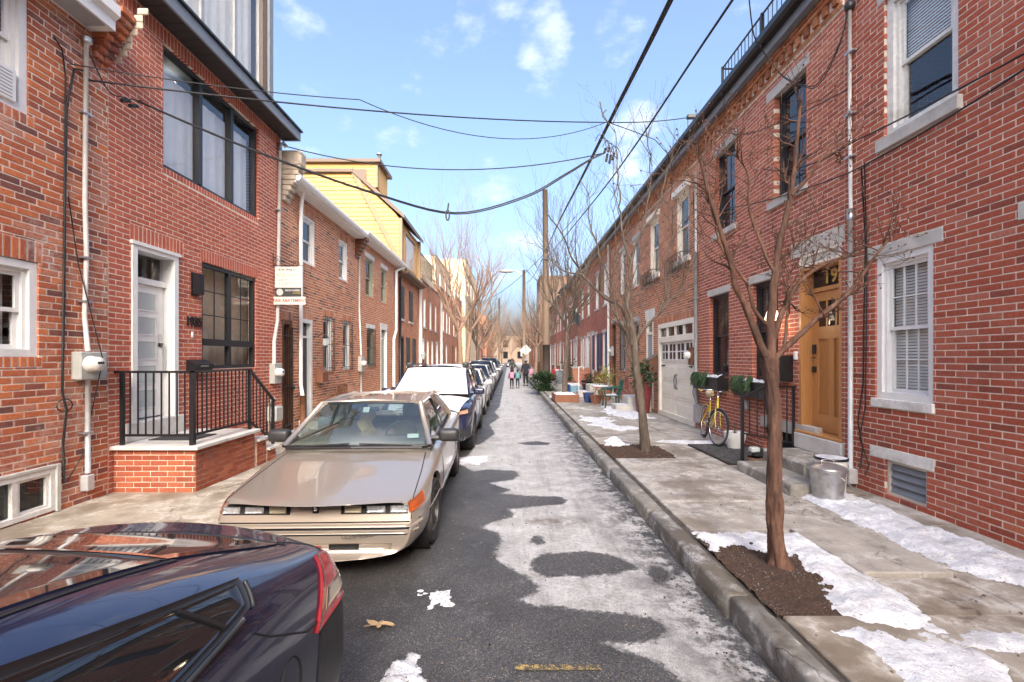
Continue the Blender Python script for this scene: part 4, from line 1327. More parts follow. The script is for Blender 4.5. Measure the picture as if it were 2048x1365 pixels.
# grey downpipe between 1928 and the garage
T = Thing('downpipe', 'grey conduit pipe between the garage house and the black windows', 'pipe', (XR - .06, 10.68, .2))
rod(T, 'pipe', [(XR - .06, 10.69, 6.2), (XR - .06, 10.69, 4.3)], .028, 'conduit_white'); rod(T, 'pipe', [(XR - .06, 10.69, 4.3), (XR - .06, 10.69, 1.05), (XR - .075, 10.62, .8), (XR - .08, 10.58, .66)], .042, 'grey_paint', n=10)
bx(T, 'foot_box', XR - .16, XR, 10.40, 10.60, .34, .74, 'grey_paint', .01)
bx(T, 'strap', XR - .11, XR, 10.63, 10.75, 3.2, 3.24, 'galv')
T = Thing('cable', 'thin pale cables stapled to the brick beside the garage door', 'cable', (XR, 10.86, 1))
rod(T, 'strand', [(XR - .012, 10.9, 6.0), (XR - .012, 10.84, 4.5), (XR - .012, 10.86, 3.2), (XR - .03, 10.80, 2.1)], .008, 'conduit_white', n=5)
rod(T, 'strand', [(XR - .012, 10.95, 5.8), (XR - .012, 10.88, 4.5), (XR - .012, 10.83, 3.0), (XR - .02, 10.84, 1.2), (XR - .05, 10.9, 1.0), (XR - .02, 10.84, .8)], .008, 'cable', n=5)
T = meter('round white electric meter on a rusty brown board beside the garage', XR, 1, 10.92, 1.86, .22, .42, 'rust', -1)

# farther houses of the right-hand terrace
def terrace(label, X, side, Y0, Y1, zt, mat, windows, doors=(), eave='gutter', shutters=None, trim='white_paint', lint='stone', geo=None, dent=False, base_mat=None, pitch_floor=3.5, up_frame=None, name='brick_house'):
    T = Thing(name, label, 'house', (X, (Y0 + Y1) / 2, .15), group=None)
    holes = [w[:4] for w in windows] + [d[:4] for d in doors]
    if geo:
        clips = [(w[0] - .08, w[1] + .08, w[3], w[3] + .15) for w in windows + list(doors)] if lint else []
        wall(T, X, side, Y0 + .003, Y1 - .003, .08, zt, holes, clips, MT[geo[0]], MT[geo[1]], n_ind=geo[2] if len(geo) > 2 else 0, tones=geo[3] if len(geo) > 3 else None, rag=.012,
             soldiers=[(w[0] - .05, w[1] + .05, w[2] - .11, w[2], .0677) for w in windows] + ([] if lint else [(w[0] - .05, w[1] + .05, w[3], w[3] + .2, .0677) for w in windows + list(doors)]))
    else:
        plain_wall(T, X, side, Y0 + .003, Y1 - .003, 0, zt, holes, mat)
    shell(T, X, side, Y0 + .003, Y1 - .003, zt + .05, base_mat or mat, floor=pitch_floor)
    fr = {}
    for w in windows:
        ya, yb, za, zb = w[:4]
        tm = w[4] if len(w) > 4 else trim
        sash(T, X, side, ya, yb, za, zb, rec=.06, fw=.04, casing=.05, mat=tm, gl='glass_dark' if za < 3.4 else (w[5] if len(w) > 5 else 'glass_dark'), blind=None)
        if lint: bx(T, 'lintel', X - side * .008, X + side * .08, ya - .08, yb + .08, zb, zb + .15, lint)
        if not geo: bx(T, 'sill', X - side * .05, X + side * .08, ya - .06, yb + .06, za - .10, za, lint or 'stone')
    for d in doors:
        ya, yb, za, zb, dm, fm = d[:6]
        mb = MB(); bars(mb, X, side, -.01, .13, ya, yb, za, zb, .09, .001); f = T.part('door_frame', mb, MT[fm])
        bx(T, 'door', X + side * .09, X + side * .125, ya + .09, yb - .09, za, zb - .45, dm, .004)
        mb = MB(); xg = X + side * .1; mb.quad((xg, ya + .09, zb - .40), (xg, yb - .09, zb - .40), (xg, yb - .09, zb - .09), (xg, ya + .09, zb - .09)); T.part('pane', mb, MT['glass_dark'])
        bx(T, 'transom_bar', X + side * .07, X + side * .126, ya + .09, yb - .09, zb - .45, zb - .40, fm)
        for k in range(2):
            bx(T, 'door_panel', X + side * .075, X + side * .092, ya + .17, yb - .17, za + .18 + k * .85, za + .85 + k * .85, dm, .006)
        if lint: bx(T, 'lintel', X - side * .008, X + side * .08, ya - .08, yb + .08, zb, zb + .15, lint)
        bx(T, 'doorstep', X - side * .45, X + side * .1, ya - .1, yb + .1, .1, za, 'marble', .015)
    if shutters:
        for (ya, yb, za, zb, sm) in shutters:
            f = bx(T, 'shutter', X - side * .045, X - side * .004, ya, yb, za, zb, sm)
    if dent:
        dentil_cornice(T, X, Y0, Y1, zt - .34, .22, False)
    if eave == 'gutter' and side > 0: gutter_right(T, X, Y0, Y1, zt, 'slate_paint' if dent else 'stone')
    elif eave == 'gutter':
        bx(T, 'eave', X - side * .30, X + side * .1, Y0 + .05, Y1 - .02, zt - .02, zt + .10, trim, .01)
        mb = MB(); mb.prism([(X - side * (.28 + u), zt + .02 + v) for u, v in ((0, 0), (.09, .0), (.13, .06), (.13, .12), (0, .12))], Y0 + .05, Y1 - .02, 'Y'); T.part('gutter', mb, MT[trim])
    elif eave == 'parapet':
        bx(T, 'coping', X - side * .04, X + side * .3, Y0 + .005, Y1 - .005, zt, zt + .09, 'bronze', .01)
    return T
up = lambda *ys_: [(a, b, 4.3, 6.0) for a, b in ys_]
terrace('brick house with barred ground-floor windows and a red side door behind the second tree', XR, 1, 15.0, 19.9, 6.84, mG,
        [(15.6, 16.4, 1.3, 3.1), (17.4, 18.2, 1.3, 3.1)] + up((15.6, 16.4), (17.4, 18.2)), [(18.9, 19.7, .35, 3.3, 'dark_frame', 'rust')], dent=True, geo=('brick_brown', 'mortar_pale'))
for y0 in (15.6, 17.4):
    T = Thing('window_grille', 'white-black bar grille on the %s barred window by the grey-barked tree' % ('nearer' if y0 < 16 else 'farther'), 'window grille', (XR, y0 + .4, 1.3), group='window grilles on the right-hand terrace')
    mb = MB()
    for z in (1.4, 2.3, 3.0): mb.tube([(XR - .03, y0, z), (XR - .03, y0 + .8, z)], .01, 4)
    T.part('rail', mb, MT['black_paint'])
    for k in range(7):
        mb = MB(); mb.tube([(XR - .03, y0 + .06 + k * .113, 1.32), (XR - .03, y0 + .06 + k * .113, 3.08)], .009, 4); T.part('bar', mb, MT['black_paint'])
MT['blue_shutter'] = plain('blue shutter', (.035, .045, .11), .5)
MT['red_door'] = plain('red door', (.22, .02, .02), .45)
terrace('brick house with dark blue shutters and a white drainpipe', XR, 1, 19.9, 24.6, 6.84, mB,
        [(20.9, 21.7, 1.2, 3.0), (22.9, 23.7, 1.2, 3.0)] + up((20.6, 21.4), (22.6, 23.4)), [(23.9, 24.5, .4, 3.1, 'red_door', 'white_paint')], dent=True,
        shutters=[(20.45, 20.85, 1.2, 3.0, 'blue_shutter'), (21.75, 22.15, 1.2, 3.0, 'blue_shutter'), (22.45, 22.85, 1.2, 3.0, 'blue_shutter'), (23.75, 24.1, 1.2, 3.0, 'blue_shutter')])
T = Thing('downpipe', 'white drainpipe beside the blue shutters', 'pipe', (XR - .07, 20.0, .2)); rod(T, 'pipe', [(XR - .08, 20.0, 6.8), (XR - .08, 20.0, .25)], .055, 'white_paint')
T = meter('grey meter box by the white drainpipe near the blue shutters', XR, 1, 19.45, 2.1, .3, .4)
mC = brick_tex('brick texture far', (.31, .095, .065), (.38, .13, .085), (.50, .41, .34))
mD = brick_tex('brick texture dull', (.20, .075, .055), (.27, .10, .07), (.36, .30, .25))
labs = ['brick terraced house with white shutters past the blue ones', 'dull brick terraced house beyond the third tree', 'brick house with a red door far down the right terrace', 'brick house level with the utility pole wires', 'brick house with cream trim near the end of the terrace', 'last low brick house before the tall brown building']
Y = 24.6
for i, lb in enumerate(labs):
    w = 4.6
    terrace(lb, XR, 1, Y, Y + w, 6.8 + (.25 if i == 2 else 0) - (.2 if i == 4 else 0), (mC, mD, mB)[i % 3], [(Y + 1.6, Y + 2.35, 1.2, 2.95), (Y + 3.0, Y + 3.75, 1.2, 2.95)] + [(Y + .5, Y + 1.25, 4.2, 5.9), (Y + 2.6, Y + 3.35, 4.2, 5.9)],
            [(Y + .3, Y + 1.2, .4, 3.1, ('dark_frame', 'red_door', 'white_paint')[i % 3], 'white_paint')], dent=True,
            shutters=[(Y + 1.25, Y + 1.57, 1.2, 2.95, 'white_paint'), (Y + 2.38, Y + 2.68, 1.2, 2.95, 'white_paint')] if i == 0 else None)
    Y += w
mK = brick_tex('brick texture dark', (.10, .06, .045), (.14, .08, .06), (.22, .18, .15))
T = terrace('tall narrow dark brown building rising above the right terrace', XR - .9, 1, 52.2, 58, 11.2, mK, [(53, 54, 1.5, 3.4), (55.5, 56.5, 1.5, 3.4), (53, 54, 5, 7), (55.5, 56.5, 5, 7), (53, 54, 8.2, 10), (55.5, 56.5, 8.2, 10)], eave='parapet', name='brown_building')
MT['cream_wall'] = plain('cream render', (.62, .52, .36), .85, var=.08, vs=1.2)
MT['white_wall'] = plain('pale render', (.60, .57, .52), .85, var=.08, vs=1.2)
terrace('cream rendered roof storey catching the sun above the far right terrace', XR + 1.4, 1, 33, 44, 9.2, MT['cream_wall'], [(34, 35.2, 7.3, 8.8), (37, 38.2, 7.3, 8.8), (40.5, 41.7, 7.3, 8.8)], eave='parapet', name='roof_storey')
terrace('pale house beyond the brown building', XR - .2, 1, 58, 70, 8.5, MT['white_wall'], [(60, 61, 1.5, 3.4), (64, 65, 1.5, 3.4), (60, 61, 5, 7), (64, 65, 5, 7)], eave='parapet', name='rendered_house')
terrace('distant brick house on the right side of the street', XR - .2, 1, 70, 90, 8.0, mC, [(72, 73, 1.5, 3.4), (78, 79, 1.5, 3.4), (72, 73, 5, 7), (78, 79, 5, 7), (84, 85, 5, 7)], eave='parapet')
# ---------------- behind the camera (for reflections; right row and end blocks sized to stop sun)
for (x, sd_2, y0, y1, zt, mm, lb) in ((XR, 1, -13, -3, 9.4, mC, 'tall brick house behind the viewpoint on the bin side'), (XR, 1, -24, -13, 8.8, mD, 'dull brick house farther behind the viewpoint on the bin side'), (XR, 1, -46, -24, 9.4, mC, 'long brick house farthest behind the viewpoint on the bin side'),
                                    (XL, -1, -10, -.4, 6.2, mG, 'brown brick house behind the viewpoint on the parked car side'), (XL, -1, -24, -10, 6.4, mC, 'brick house farther behind the viewpoint on the parked car side')):
    ws = []
    y = y0 + .8
    while y < y1 - 1.5:
        ws += [(y, y + .9, 1.3, 3.0), (y, y + .9, 4.3, 6.0 if zt > 6.5 else 5.7)]; y += 2.1
    terrace(lb, x, sd_2, y0, y1, zt, mm, ws, eave='parapet')

terrace('unseen tall brick block added behind the viewpoint to keep low sun out', 14, 1, -62, -46, 23, mD, [(-60, -58, 3, 5)], eave='parapet', name='sun_blocker')  # end blocks are added, tall enough to keep low sun off the street
T = Thing('sun_blocker', 'unseen wide brick block added behind the viewpoint to shade the street', 'sun blocker', (0, -50, 0))
mb = MB(); mb.box(-16, 14.1, -60, -46, 0, 23); T.part('wall', mb, mC)
for k in range(10):
    for j in range(6):
        mb = MB(); mb.box(-14 + k * 2.8, -12.8 + k * 2.8, -46.0, -45.95, 1.5 + j * 3.2, 3.4 + j * 3.2); T.part('window', mb, MT['glass_dark'])
# ---------------- left-hand terrace
# leftmost old brick house
L1 = Thing('brick_house', 'old mottled brick house with a whitewashed corner at the left edge of the street', 'house', (XL, 2.5, .15))
L1_holes = [(3.87, 4.72, 1.83, 2.80), (3.75, 4.62, 4.285, 5.6), (3.9, 4.88, .19, .645)]
def t1(r):
    t = random.gauss(.62, .2)
    if random.random() < .09: t = random.uniform(.08, .3)
    if r[1] > 5.1: t = t * .8 if random.random() < .6 else .97
    return min(max(t, 0), .99)
wall(L1, XL, -1, 3.3, 5.54, .08, 6.1, L1_holes, [], MT['brick_old'], MT['mortar_pale'], L=.215, H=.0705, joint=.012, n_ind=300,
     soldiers=[(3.87, 4.76, 2.80, 3.02, .072), (3.8, 4.76, 1.725, 1.83, .072), (3.7, 4.68, 4.17, 4.285, .072)], tones=t1, rag=.03, wallz1=6.1)
m1 = brick_tex('brick texture old', (.30, .09, .05), (.16, .06, .045), (.45, .38, .30))
mb = MB(); mb.quad((XL + .001, -.4, 0), (XL + .001, 3.3, 0), (XL + .001, 3.3, 6.1), (XL + .001, -.4, 6.1)); L1.part('wall', mb, m1)
shell(L1, XL, -1, -.4, 5.54, 6.15, m1, floor=3.6)
sash(L1, XL, -1, 3.87, 4.72, 1.83, 2.80, rec=.045, fw=.04, casing=.075, gl='glass', curtain_or_reflection=[(.5, .95)], mat='white_paint')
sash(L1, XL, -1, 3.75, 4.62, 4.285, 5.6, rec=.045, fw=.04, casing=.075, gl='glass_sky', mat='white_paint', split=.55)
w = MB(); bars(w, XL, -1, -.02, .06, 3.9, 4.88, .19, .645, .05); w.box(XL + .012, XL - .05, 4.46, 4.51, .24, .595); bars(w, XL, -1, .0, .05, 4.51, 4.83, .24, .595, .03)
bw = L1.part('basement_window', w, MT['white_old'])
for (a, b) in ((3.95, 4.46), (4.54, 4.80)):
    mb = MB(); mb.quad((XL - .03, a, .25), (XL - .03, b, .25), (XL - .03, b, .59), (XL - .03, a, .59)); L1.part('pane', mb, MT['glass_dark'], bw)
bx(L1, 'basement_surround', XL - .02, XL + .035, 4.88, 4.93, .17, .68, 'stone', .005); bx(L1, 'basement_surround', XL - .02, XL + .033, 3.9, 4.879, .648, .682, 'stone', .005)
T = Thing('air_conditioner', 'white window air conditioner panel in the upper left window', 'air conditioner', (XL, 4.3, 4.3))
mb = MB(); mb.rbox(XL - .05, XL + .012, 3.9, 4.50, 4.34, 4.66, .006); T.part('case', mb, MT['white_paint'])
for k in range(8):
    mb = MB(); mb.box(XL + .011, XL + .015, 3.94, 4.46, 4.37 + k * .034, 4.380 + k * .034); T.part('slat', mb, MT['grey_paint'])
# eave and corbelled pier
mb = MB(); mb.prism([(XL - .1, 5.62), (XL + .30, 5.62), (XL + .30, 5.74), (XL + .36, 5.78), (XL + .36, 5.90), (XL + .28, 5.92), (XL - .1, 5.92)], -.4, 5.30, 'Y'); L1.part('eave', mb, MT['white_paint'])
mb = MB(); mb.box(XL + .04, XL + .27, 4.7, 5.2, 5.612, 5.619); L1.part('soffit_vent', mb, MT['grey_paint'])
mb = MB()
for k in range(9):
    z = 5.28 + k * .075
    out = .03 + .042 * k
    for j in range(2):
        brick_geo(mb, XL + out - .02 * random.random(), -1, 5.325 + j * .105 + random.uniform(-.004, .004), 5.425 + j * .105, z, z + .064, random.random(), dep=out + .08)
L1.part('corbel_brick', mb, MT['brick_old'], tones=True, kind='stuff')
mb = MB()
for k in range(8):
    z = 5.40 + k * .085
    mb.rbox(XL + .10 + .036 * k, XL + .17 + .042 * k + .02 * (k % 3), 5.535, 5.55 + .008 * (k % 2), z, z + .085, .012)
L1.part('stucco_edge', mb, MT['stucco'])
bx(L1, 'roof_edge', XL - .2, XL + .28, -.4, 5.32, 5.92, 6.1, 'grey_paint', .01)
T = meter('pale electric meter on the whitewashed brick left of the white door', XL, -1, 5.24, 1.73, .34, .32, 'meter_grey', 1)
T = Thing('conduit', 'white conduit running up the old brick to the meter', 'conduit', (XL + .04, 5.22, .3))
rod(T, 'pipe', [(XL + .04, 5.21, 5.42), (XL + .045, 5.19, 3.6), (XL + .04, 5.215, 3.0), (XL + .05, 5.18, 2.3), (XL + .05, 5.22, 1.9)], .024, 'conduit_white')
rod(T, 'pipe', [(XL + .05, 5.22, 1.58), (XL + .05, 5.22, .5)], .027, 'conduit'); bx(T, 'pull_box', XL, XL + .09, 5.17, 5.27, .30, .48, 'conduit', .01)
mb = MB(); mb.lathe([(.02, 0), (.05, .02), (.05, .07), (.001, .09)], (XL + .05, 5.21, 5.41), 10); T.part('weatherhead', mb, MT['galv'])
for z in (4.6, 2.95, 2.45, .95): bx(T, 'strap', XL, XL + .075, 5.15, 5.27, z, z + .025, 'galv')
T = Thing('cable', 'black cables looped down the old brick wall at the left', 'cable', (XL + .02, 5.0, 1))
rod(T, 'strand', [(XL + .02, 5.2, 5.1), (XL + .03, 5.08, 5.05), (XL + .02, 5.0, 4.6), (XL + .02, 4.98, 3.5), (XL + .02, 4.97, 2.4), (XL + .02, 4.95, 1.45), (XL + .04, 4.98, 1.25), (XL + .02, 4.96, .9), (XL + .02, 4.97, .45)], .012, 'cable', n=5)
rod(T, 'strand', [(XL + .02, 4.86, 5.25), (XL + .02, 4.95, 5.18), (XL + .02, 4.99, 4.9), (XL + .02, 4.97, 3.0), (XL + .02, 4.95, 1.5)], .008, 'cable', n=5)
rod(T, 'strand', [(XL + .02, 5.02, 3.6), (XL + .03, 5.12, 2.9), (XL + .17, 5.28, 1.8), (XL + .05, 5.27, 1.2), (XL + .03, 5.2, .75), (XL + .02, 5.0, .45)], .006, 'cable', n=5)
mb = MB(); mb.tube([(XL + .03, 4.97 + .09 * math.cos(q * .63), 1.3 + .07 * math.sin(q * .63)) for q in range(10)], .006, 5, closed=True); T.part('loop', mb, MT['cable'])

# house 1935
L2 = Thing('brick_house', 'new red brick house numbered 1935 with a white door and large black windows', 'house', (XL, 7.6, .15))
L2_holes = [(5.88, 6.70, .98, 3.345), (7.24, 8.79, 1.64, 3.35), (6.43, 8.88, 4.53, 6.28)]
wall(L2, XL, -1, 5.545, 9.74, .08, 6.5, L2_holes, [(5.75, 6.8, .6, .98)], MT['brick_new'], MT['mortar_pale'], n_ind=300, tones=lambda r: min(max(random.gauss(.5, .2), 0), .99),
     soldiers=[(5.86, 6.82, 3.345, 3.56), (7.20, 8.85, 3.35, 3.56), (6.42, 8.9, 4.43, 4.53), (5.56, 9.73, 6.28, 6.49)], rag=.0, wallz1=6.6)
mN = brick_tex('brick texture new', (.27, .07, .052), (.31, .085, .06), (.46, .38, .30))
shell(L2, XL, -1, 5.545, 9.74, 6.62, mN, floor=4.0, rd=1.2)
# white door
mb = MB(); mb.box(XL + .02, XL - .2, 5.88, 5.96, .98, 3.34); mb.box(XL + .02, XL - .2, 6.62, 6.70, .98, 3.34); mb.box(XL + .019, XL - .199, 5.96, 6.62, 3.24, 3.34); mb.box(XL - .10, XL - .19, 5.96, 6.62, 2.83, 2.91)
mb.box(XL + .04, XL - .02, 5.86, 6.72, 3.30, 3.345)
L2.part('door_frame', mb, MT['white_paint'])
mb = MB(); mb.quad((XL - .15, 5.96, 2.91), (XL - .15, 6.62, 2.91), (XL - .15, 6.62, 3.24), (XL - .15, 5.96, 3.24)); L2.part('transom', mb, MT['glass'])
mb = MB(); mb.box(XL - .14, XL - .18, 5.965, 6.615, 1.0, 2.825); dr = L2.part('door', mb, MT['white_paint'])
for k in range(5):
    z = 1.14 + k * .335
    mb = MB(); mb.box(XL - .137, XL - .142, 6.03, 6.46, z, z + .235); L2.part('pane', mb, MT['frosted'], dr)
    mb = MB(); bars(mb, XL - .14, -1, -.012, .0, 6.015, 6.475, z - .015, z + .25, .016); L2.part('glazing_bead', mb, MT['white_paint'], dr)
mb = MB(); mb.tube([(XL - .14, 6.55, 1.62), (XL - .09, 6.55, 1.62), (XL - .09, 6.55, 2.0), (XL - .14, 6.55, 2.0)], .012, 6); L2.part('handle', mb, MT['galv'], dr)
bx(L2, 'lock', XL - .13, XL - .14, 6.52, 6.58, 2.06, 2.16, 'galv', .003, dr); bx(L2, 'lock', XL - .12, XL - .14, 6.51, 6.585, 1.98, 2.03, 'dark_frame', .003, dr)
bx(L2, 'doorsill', XL + .05, XL - .2, 5.75, 6.8, .74, .98, 'marble', .01)
# black windows
mb = MB(); bars(mb, XL, -1, .03, .11, 7.24, 8.79, 1.64, 3.35, .06); mb.box(XL - .031, XL - .109, 7.98, 8.05, 1.70, 3.29); mb.box(XL - .02, XL - .108, 7.30, 8.73, 2.02, 2.13)
for (a, b) in ((7.30, 7.98), (8.05, 8.73)):
    mb.box(XL - .062, XL - .074, (a + b) / 2 - .008, (a + b) / 2 + .008, 2.13, 3.29)
    for z in (2.52, 2.91): mb.box(XL - .061, XL - .075, a, b, z - .008, z + .008)
w_ = L2.part('window', mb, MT['dark_frame'])
for (a, b, c, d) in ((7.30, 7.98, 2.13, 3.29), (8.05, 8.73, 2.13, 3.29), (7.30, 7.98, 1.70, 2.02), (8.05, 8.73, 1.70, 2.02)):
    mb = MB(); mb.quad((XL - .068, a, c), (XL - .068, b, c), (XL - .068, b, d), (XL - .068, a, d)); L2.part('pane', mb, MT['glass'], w_)
mb = MB(); bars(mb, XL, -1, .05, .14, 6.43, 8.88, 4.53, 6.28, .055)
for y in (7.22, 8.04): mb.box(XL - .03, XL - .14, y, y + .075, 4.58, 6.23)
w_ = L2.part('window', mb, MT['dark_frame'])
for (a, b) in ((6.485, 7.22), (7.295, 8.04), (8.115, 8.825)):
    mb = MB(); mb.quad((XL - .10, a, 4.58), (XL - .10, b, 4.58), (XL - .10, b, 6.23), (XL - .10, a, 6.23)); L2.part('pane', mb, MT['glass_sky'], w_)
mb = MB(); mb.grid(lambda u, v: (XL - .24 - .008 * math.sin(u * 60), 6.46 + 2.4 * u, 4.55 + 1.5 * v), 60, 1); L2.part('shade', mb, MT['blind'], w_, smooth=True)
mb = MB(); mb.quad((XL - .3, 7.1, 1.5), (XL - .3, 9.0, 1.5), (XL - .3, 9.0, 3.5), (XL - .3, 7.1, 3.5)); L2.part('lit_room_sheet', mb, plain('tan plaster', (.62, .50, .35), .9, bump=0))  # tan sheet added close behind the glass to look like the lit room
# eave with slatted soffit
for k in range(26):
    y0 = 5.56 + k * .1625
    mb = MB(); mb.box(XL + .01, XL + .36, y0 + .004, y0 + .1585, 6.50, 6.515); L2.part('soffit_slat', mb, MT['soffit'])
bx(L2, 'fascia', XL + .362, XL + .40, 5.55, 9.80, 6.475, 6.66, 'slate_paint', .006)
bx(L2, 'fascia', XL, XL + .361, 9.74, 9.80, 6.476, 6.66, 'slate_paint', .004)
mb = MB(); mb.box(XL - .3, XL + .44, 5.55, 9.82, 6.665, 6.70); L2.part('roof_edge', mb, MT['dark_frame'])
T = Thing('ceiling_light', 'lit round ceiling light seen through the large upper window of 1935', 'ceiling light', (XL - .75, 7.55, 6.4))
mb = MB(); mb.lathe([(.09, 0), (.001, -.004)], (XL - .75, 7.55, 6.40), 18); T.part('lens', mb, emit('lamp glow', (1, .9, .72), 3.))
mb = MB(); mb.lathe([(.09, .0), (.115, -.006), (.115, .02), (.09, .02)], (XL - .75, 7.55, 6.40), 18); T.part('rim', mb, MT['white_paint'])
# third storey, set back, with glass walls
X3 = XL - .28
mb = MB()
mb.box(X3 + .05, X3 - .06, 9.45, 9.76, 6.7, 9.9); mb.box(X3 + .05, X3 - .06, 5.56, 5.8, 6.7, 9.9); mb.box(X3 + .05, X3 - 7, 5.55, 9.76, 9.7, 9.95)
mb.box(X3 - .06, X3 - 7, 9.70, 9.76, 6.7, 9.7); mb.box(X3 - .06, X3 - 7, 5.55, 5.61, 6.7, 9.7)
L2.part('roof_storey', mb, MT['bronze'])
mb = MB(); bars(mb, X3, -1, .0, .06, 5.8, 9.45, 6.7, 9.7, .06)
for y in (6.7, 7.62, 8.55): mb.box(X3 + .01, X3 - .05, y, y + .08, 6.76, 9.64)
w_ = L2.part('window', mb, MT['grey_paint'])
for (a, b) in ((5.86, 6.7), (6.78, 7.62), (7.70, 8.55), (8.63, 9.39)):
    mb = MB(); mb.quad((X3 - .03, a, 6.76), (X3 - .03, b, 6.76), (X3 - .03, b, 9.64), (X3 - .03, a, 9.64)); L2.part('pane', mb, MT['glass_sky'], w_)
mb = MB(); mb.grid(lambda u, v: (X3 - .16 - .01 * math.sin(u * 90), 5.85 + 3.55 * u, 6.76 + 2.9 * v), 70, 1); L2.part('curtain_or_reflection', mb, MT['cream_paint'], w_, smooth=True)  # cream sheet added behind the panes in place of a reflected sunlit facade
bx(L2, 'corner_post', X3 + .052, X3 + .10, 9.62, 9.78, 6.7, 9.94, 'slate_paint', .004)
T = Thing('balustrade', 'low grey metal balustrade along the roof edge of the 1935 house', 'balustrade', (XL, 7.6, 6.7))
bx(T, 'top_rail', XL + .09, XL + .15, 5.6, 9.6, 6.98, 7.02, 'grey_paint')
for k in range(8): bx(T, 'post', XL + .10, XL + .14, 5.62 + k * .56, 5.67 + k * .56, 6.70, 6.98, 'grey_paint')
for k in range(7): bx(T, 'infill_panel', XL + .115, XL + .125, 5.67 + k * .56, 6.18 + k * .56, 6.73, 6.97, 'slate_paint')
# house number, lamp, mailbox, bell
for k, ch in enumerate('1935'):
    me = text_mesh(ch, .20, 'digit', .008, bold=.004); me.materials.append(MT['black_paint'])
    o = bpy.data.objects.new('house_digit', me); COL.objects.link(o); o.parent = L2.o
    o.matrix_local = Matrix(((0, 0, 1, XL + .014 - L2.loc[0]), (1, 0, 0, 6.90 + k * .093 - L2.loc[1]), (0, 1, 0, 2.37 - L2.loc[2]), (0, 0, 0, 1)))
T = Thing('wall_lamp', 'black rectangular wall lamp between the white door and black window', 'wall lamp', (XL, 7.05, 2.78))
bx(T, 'back_plate', XL, XL + .02, 6.98, 7.14, 2.78, 3.14, 'black_paint'); bx(T, 'shade', XL + .02, XL + .11, 6.99, 7.13, 2.80, 3.12, 'black_paint', .006)
T = Thing('doorbell', 'small white doorbell under the number 1935', 'doorbell', (XL, 7.0, 2.16)); bx(T, 'case', XL, XL + .02, 6.985, 7.02, 2.13, 2.22, 'white_paint')
T = Thing('mailbox', 'black slanted mailbox on the brick below the number 1935', 'mailbox', (XL, 7.1, 1.6))
mb = MB(); mb.prism([(XL, 1.60), (XL + .13, 1.60), (XL + .16, 1.72), (XL + .03, 1.79), (XL, 1.79)], 6.88, 7.28, 'Y'); T.part('body', mb, MT['black_paint'])
mb = MB(); mb.box(XL + .155, XL + .16, 6.98, 7.16, 1.685, 1.70); T.part('label_slot', mb, MT['galv'])
T = meter('grey meter box at the far corner of the 1935 house', XL, -1, 9.42, 1.5, .30, .42, 'meter_grey', 1)
T = Thing('conduit', 'bent white conduit at the corner of the 1935 house behind the sign', 'conduit', (XL + .05, 9.45, 1.7))
rod(T, 'pipe', [(XL + .05, 9.36, 1.7), (XL + .05, 9.36, 2.15), (XL + .05, 9.50, 2.6), (XL + .05, 9.52, 3.2), (XL + .05, 9.60, 6.2)], .036, 'conduit_white')
mb = MB(); mb.tube([(XL + .05, 9.60, 6.18), (XL + .05, 9.61, 6.32), (XL + .10, 9.64, 6.36), (XL + .15, 9.66, 6.30)], .045, 8); T.part('weatherhead', mb, MT['conduit'], smooth=True)
for z in (3.3, 4.9): bx(T, 'strap', XL, XL + .09, 9.47, 9.62, z, z + .03, 'galv')

# stoop
St = Thing('front_stoop', 'brick stoop with a marble slab top at the white door', 'stoop', (-4.37, 6.3, .165))
mb = MB(); mb.box(XL + .01, -3.868, 5.608, 6.90, .1, .69); w_ = St.part('core', mb, MT['mortar_pale'])
r1 = lay(XL + .01, -3.865, .155, .155 + 8 * .0667, [], .207, .0667, .0105, .3, rag=.0)
set_bricks(St, w_, r1, 5.60, 1, MT['brick_stoop'], 150, axis='X')
r2 = lay(5.605, 6.91, .155, .155 + 8 * .0667, [], .207, .0667, .0105, .3)
set_bricks(St, w_, r2, -3.86, -1, MT['brick_stoop'], 150)
mb = MB(); mb.rbox(XL + .005, -3.80, 5.54, 6.97, .69, .738, .008); St.part('top_slab', mb, MT['marble'])
for k, (y0, y1, z) in enumerate(((6.97, 7.27, .535), (7.27, 7.57, .345))):
    mb = MB(); mb.rbox(XL + .3, -3.81, y0 - .02, y1, z, z + .045, .006); St.part('tread', mb, MT['marble'])
    mb = MB(); mb.box(XL + .33, -3.868, y0 + .001, y1 - .03, .1, z); q_ = St.part('riser_core', mb, MT['mortar_pale'])
    set_bricks(St, q_, lay(y0 + .003, y1 - .03, .155, z, [], .207, .0667, .0105, .1 + .4 * k), -3.86, -1, MT['brick_stoop'], 40)
T = Thing('doormat', 'dark patterned doormat on the marble stoop', 'doormat', (-4.5, 6.1, .74))
mb = MB(); mb.rbox(-4.72, -4.12, 5.95, 6.42, .739, .752, .004); T.part('mat', mb, MT['interior_dark'])
Rl = Thing('railing', 'black iron railing round the marble stoop of 1935', 'railing', (-4.2, 6.4, .74))
def post(x, y, z0, z1, r=.02): 
    mb = MB(); mb.box(x - r, x + r, y - r, y + r, z0, z1); Rl.part('post', mb, MT['black_paint'])
post(-4.79, 5.64, .735, 1.64); post(-3.92, 5.64, .735, 1.64, .026); post(-3.92, 6.88, .735, 1.64); post(-3.92, 7.56, .36, 1.13)
mb = MB()
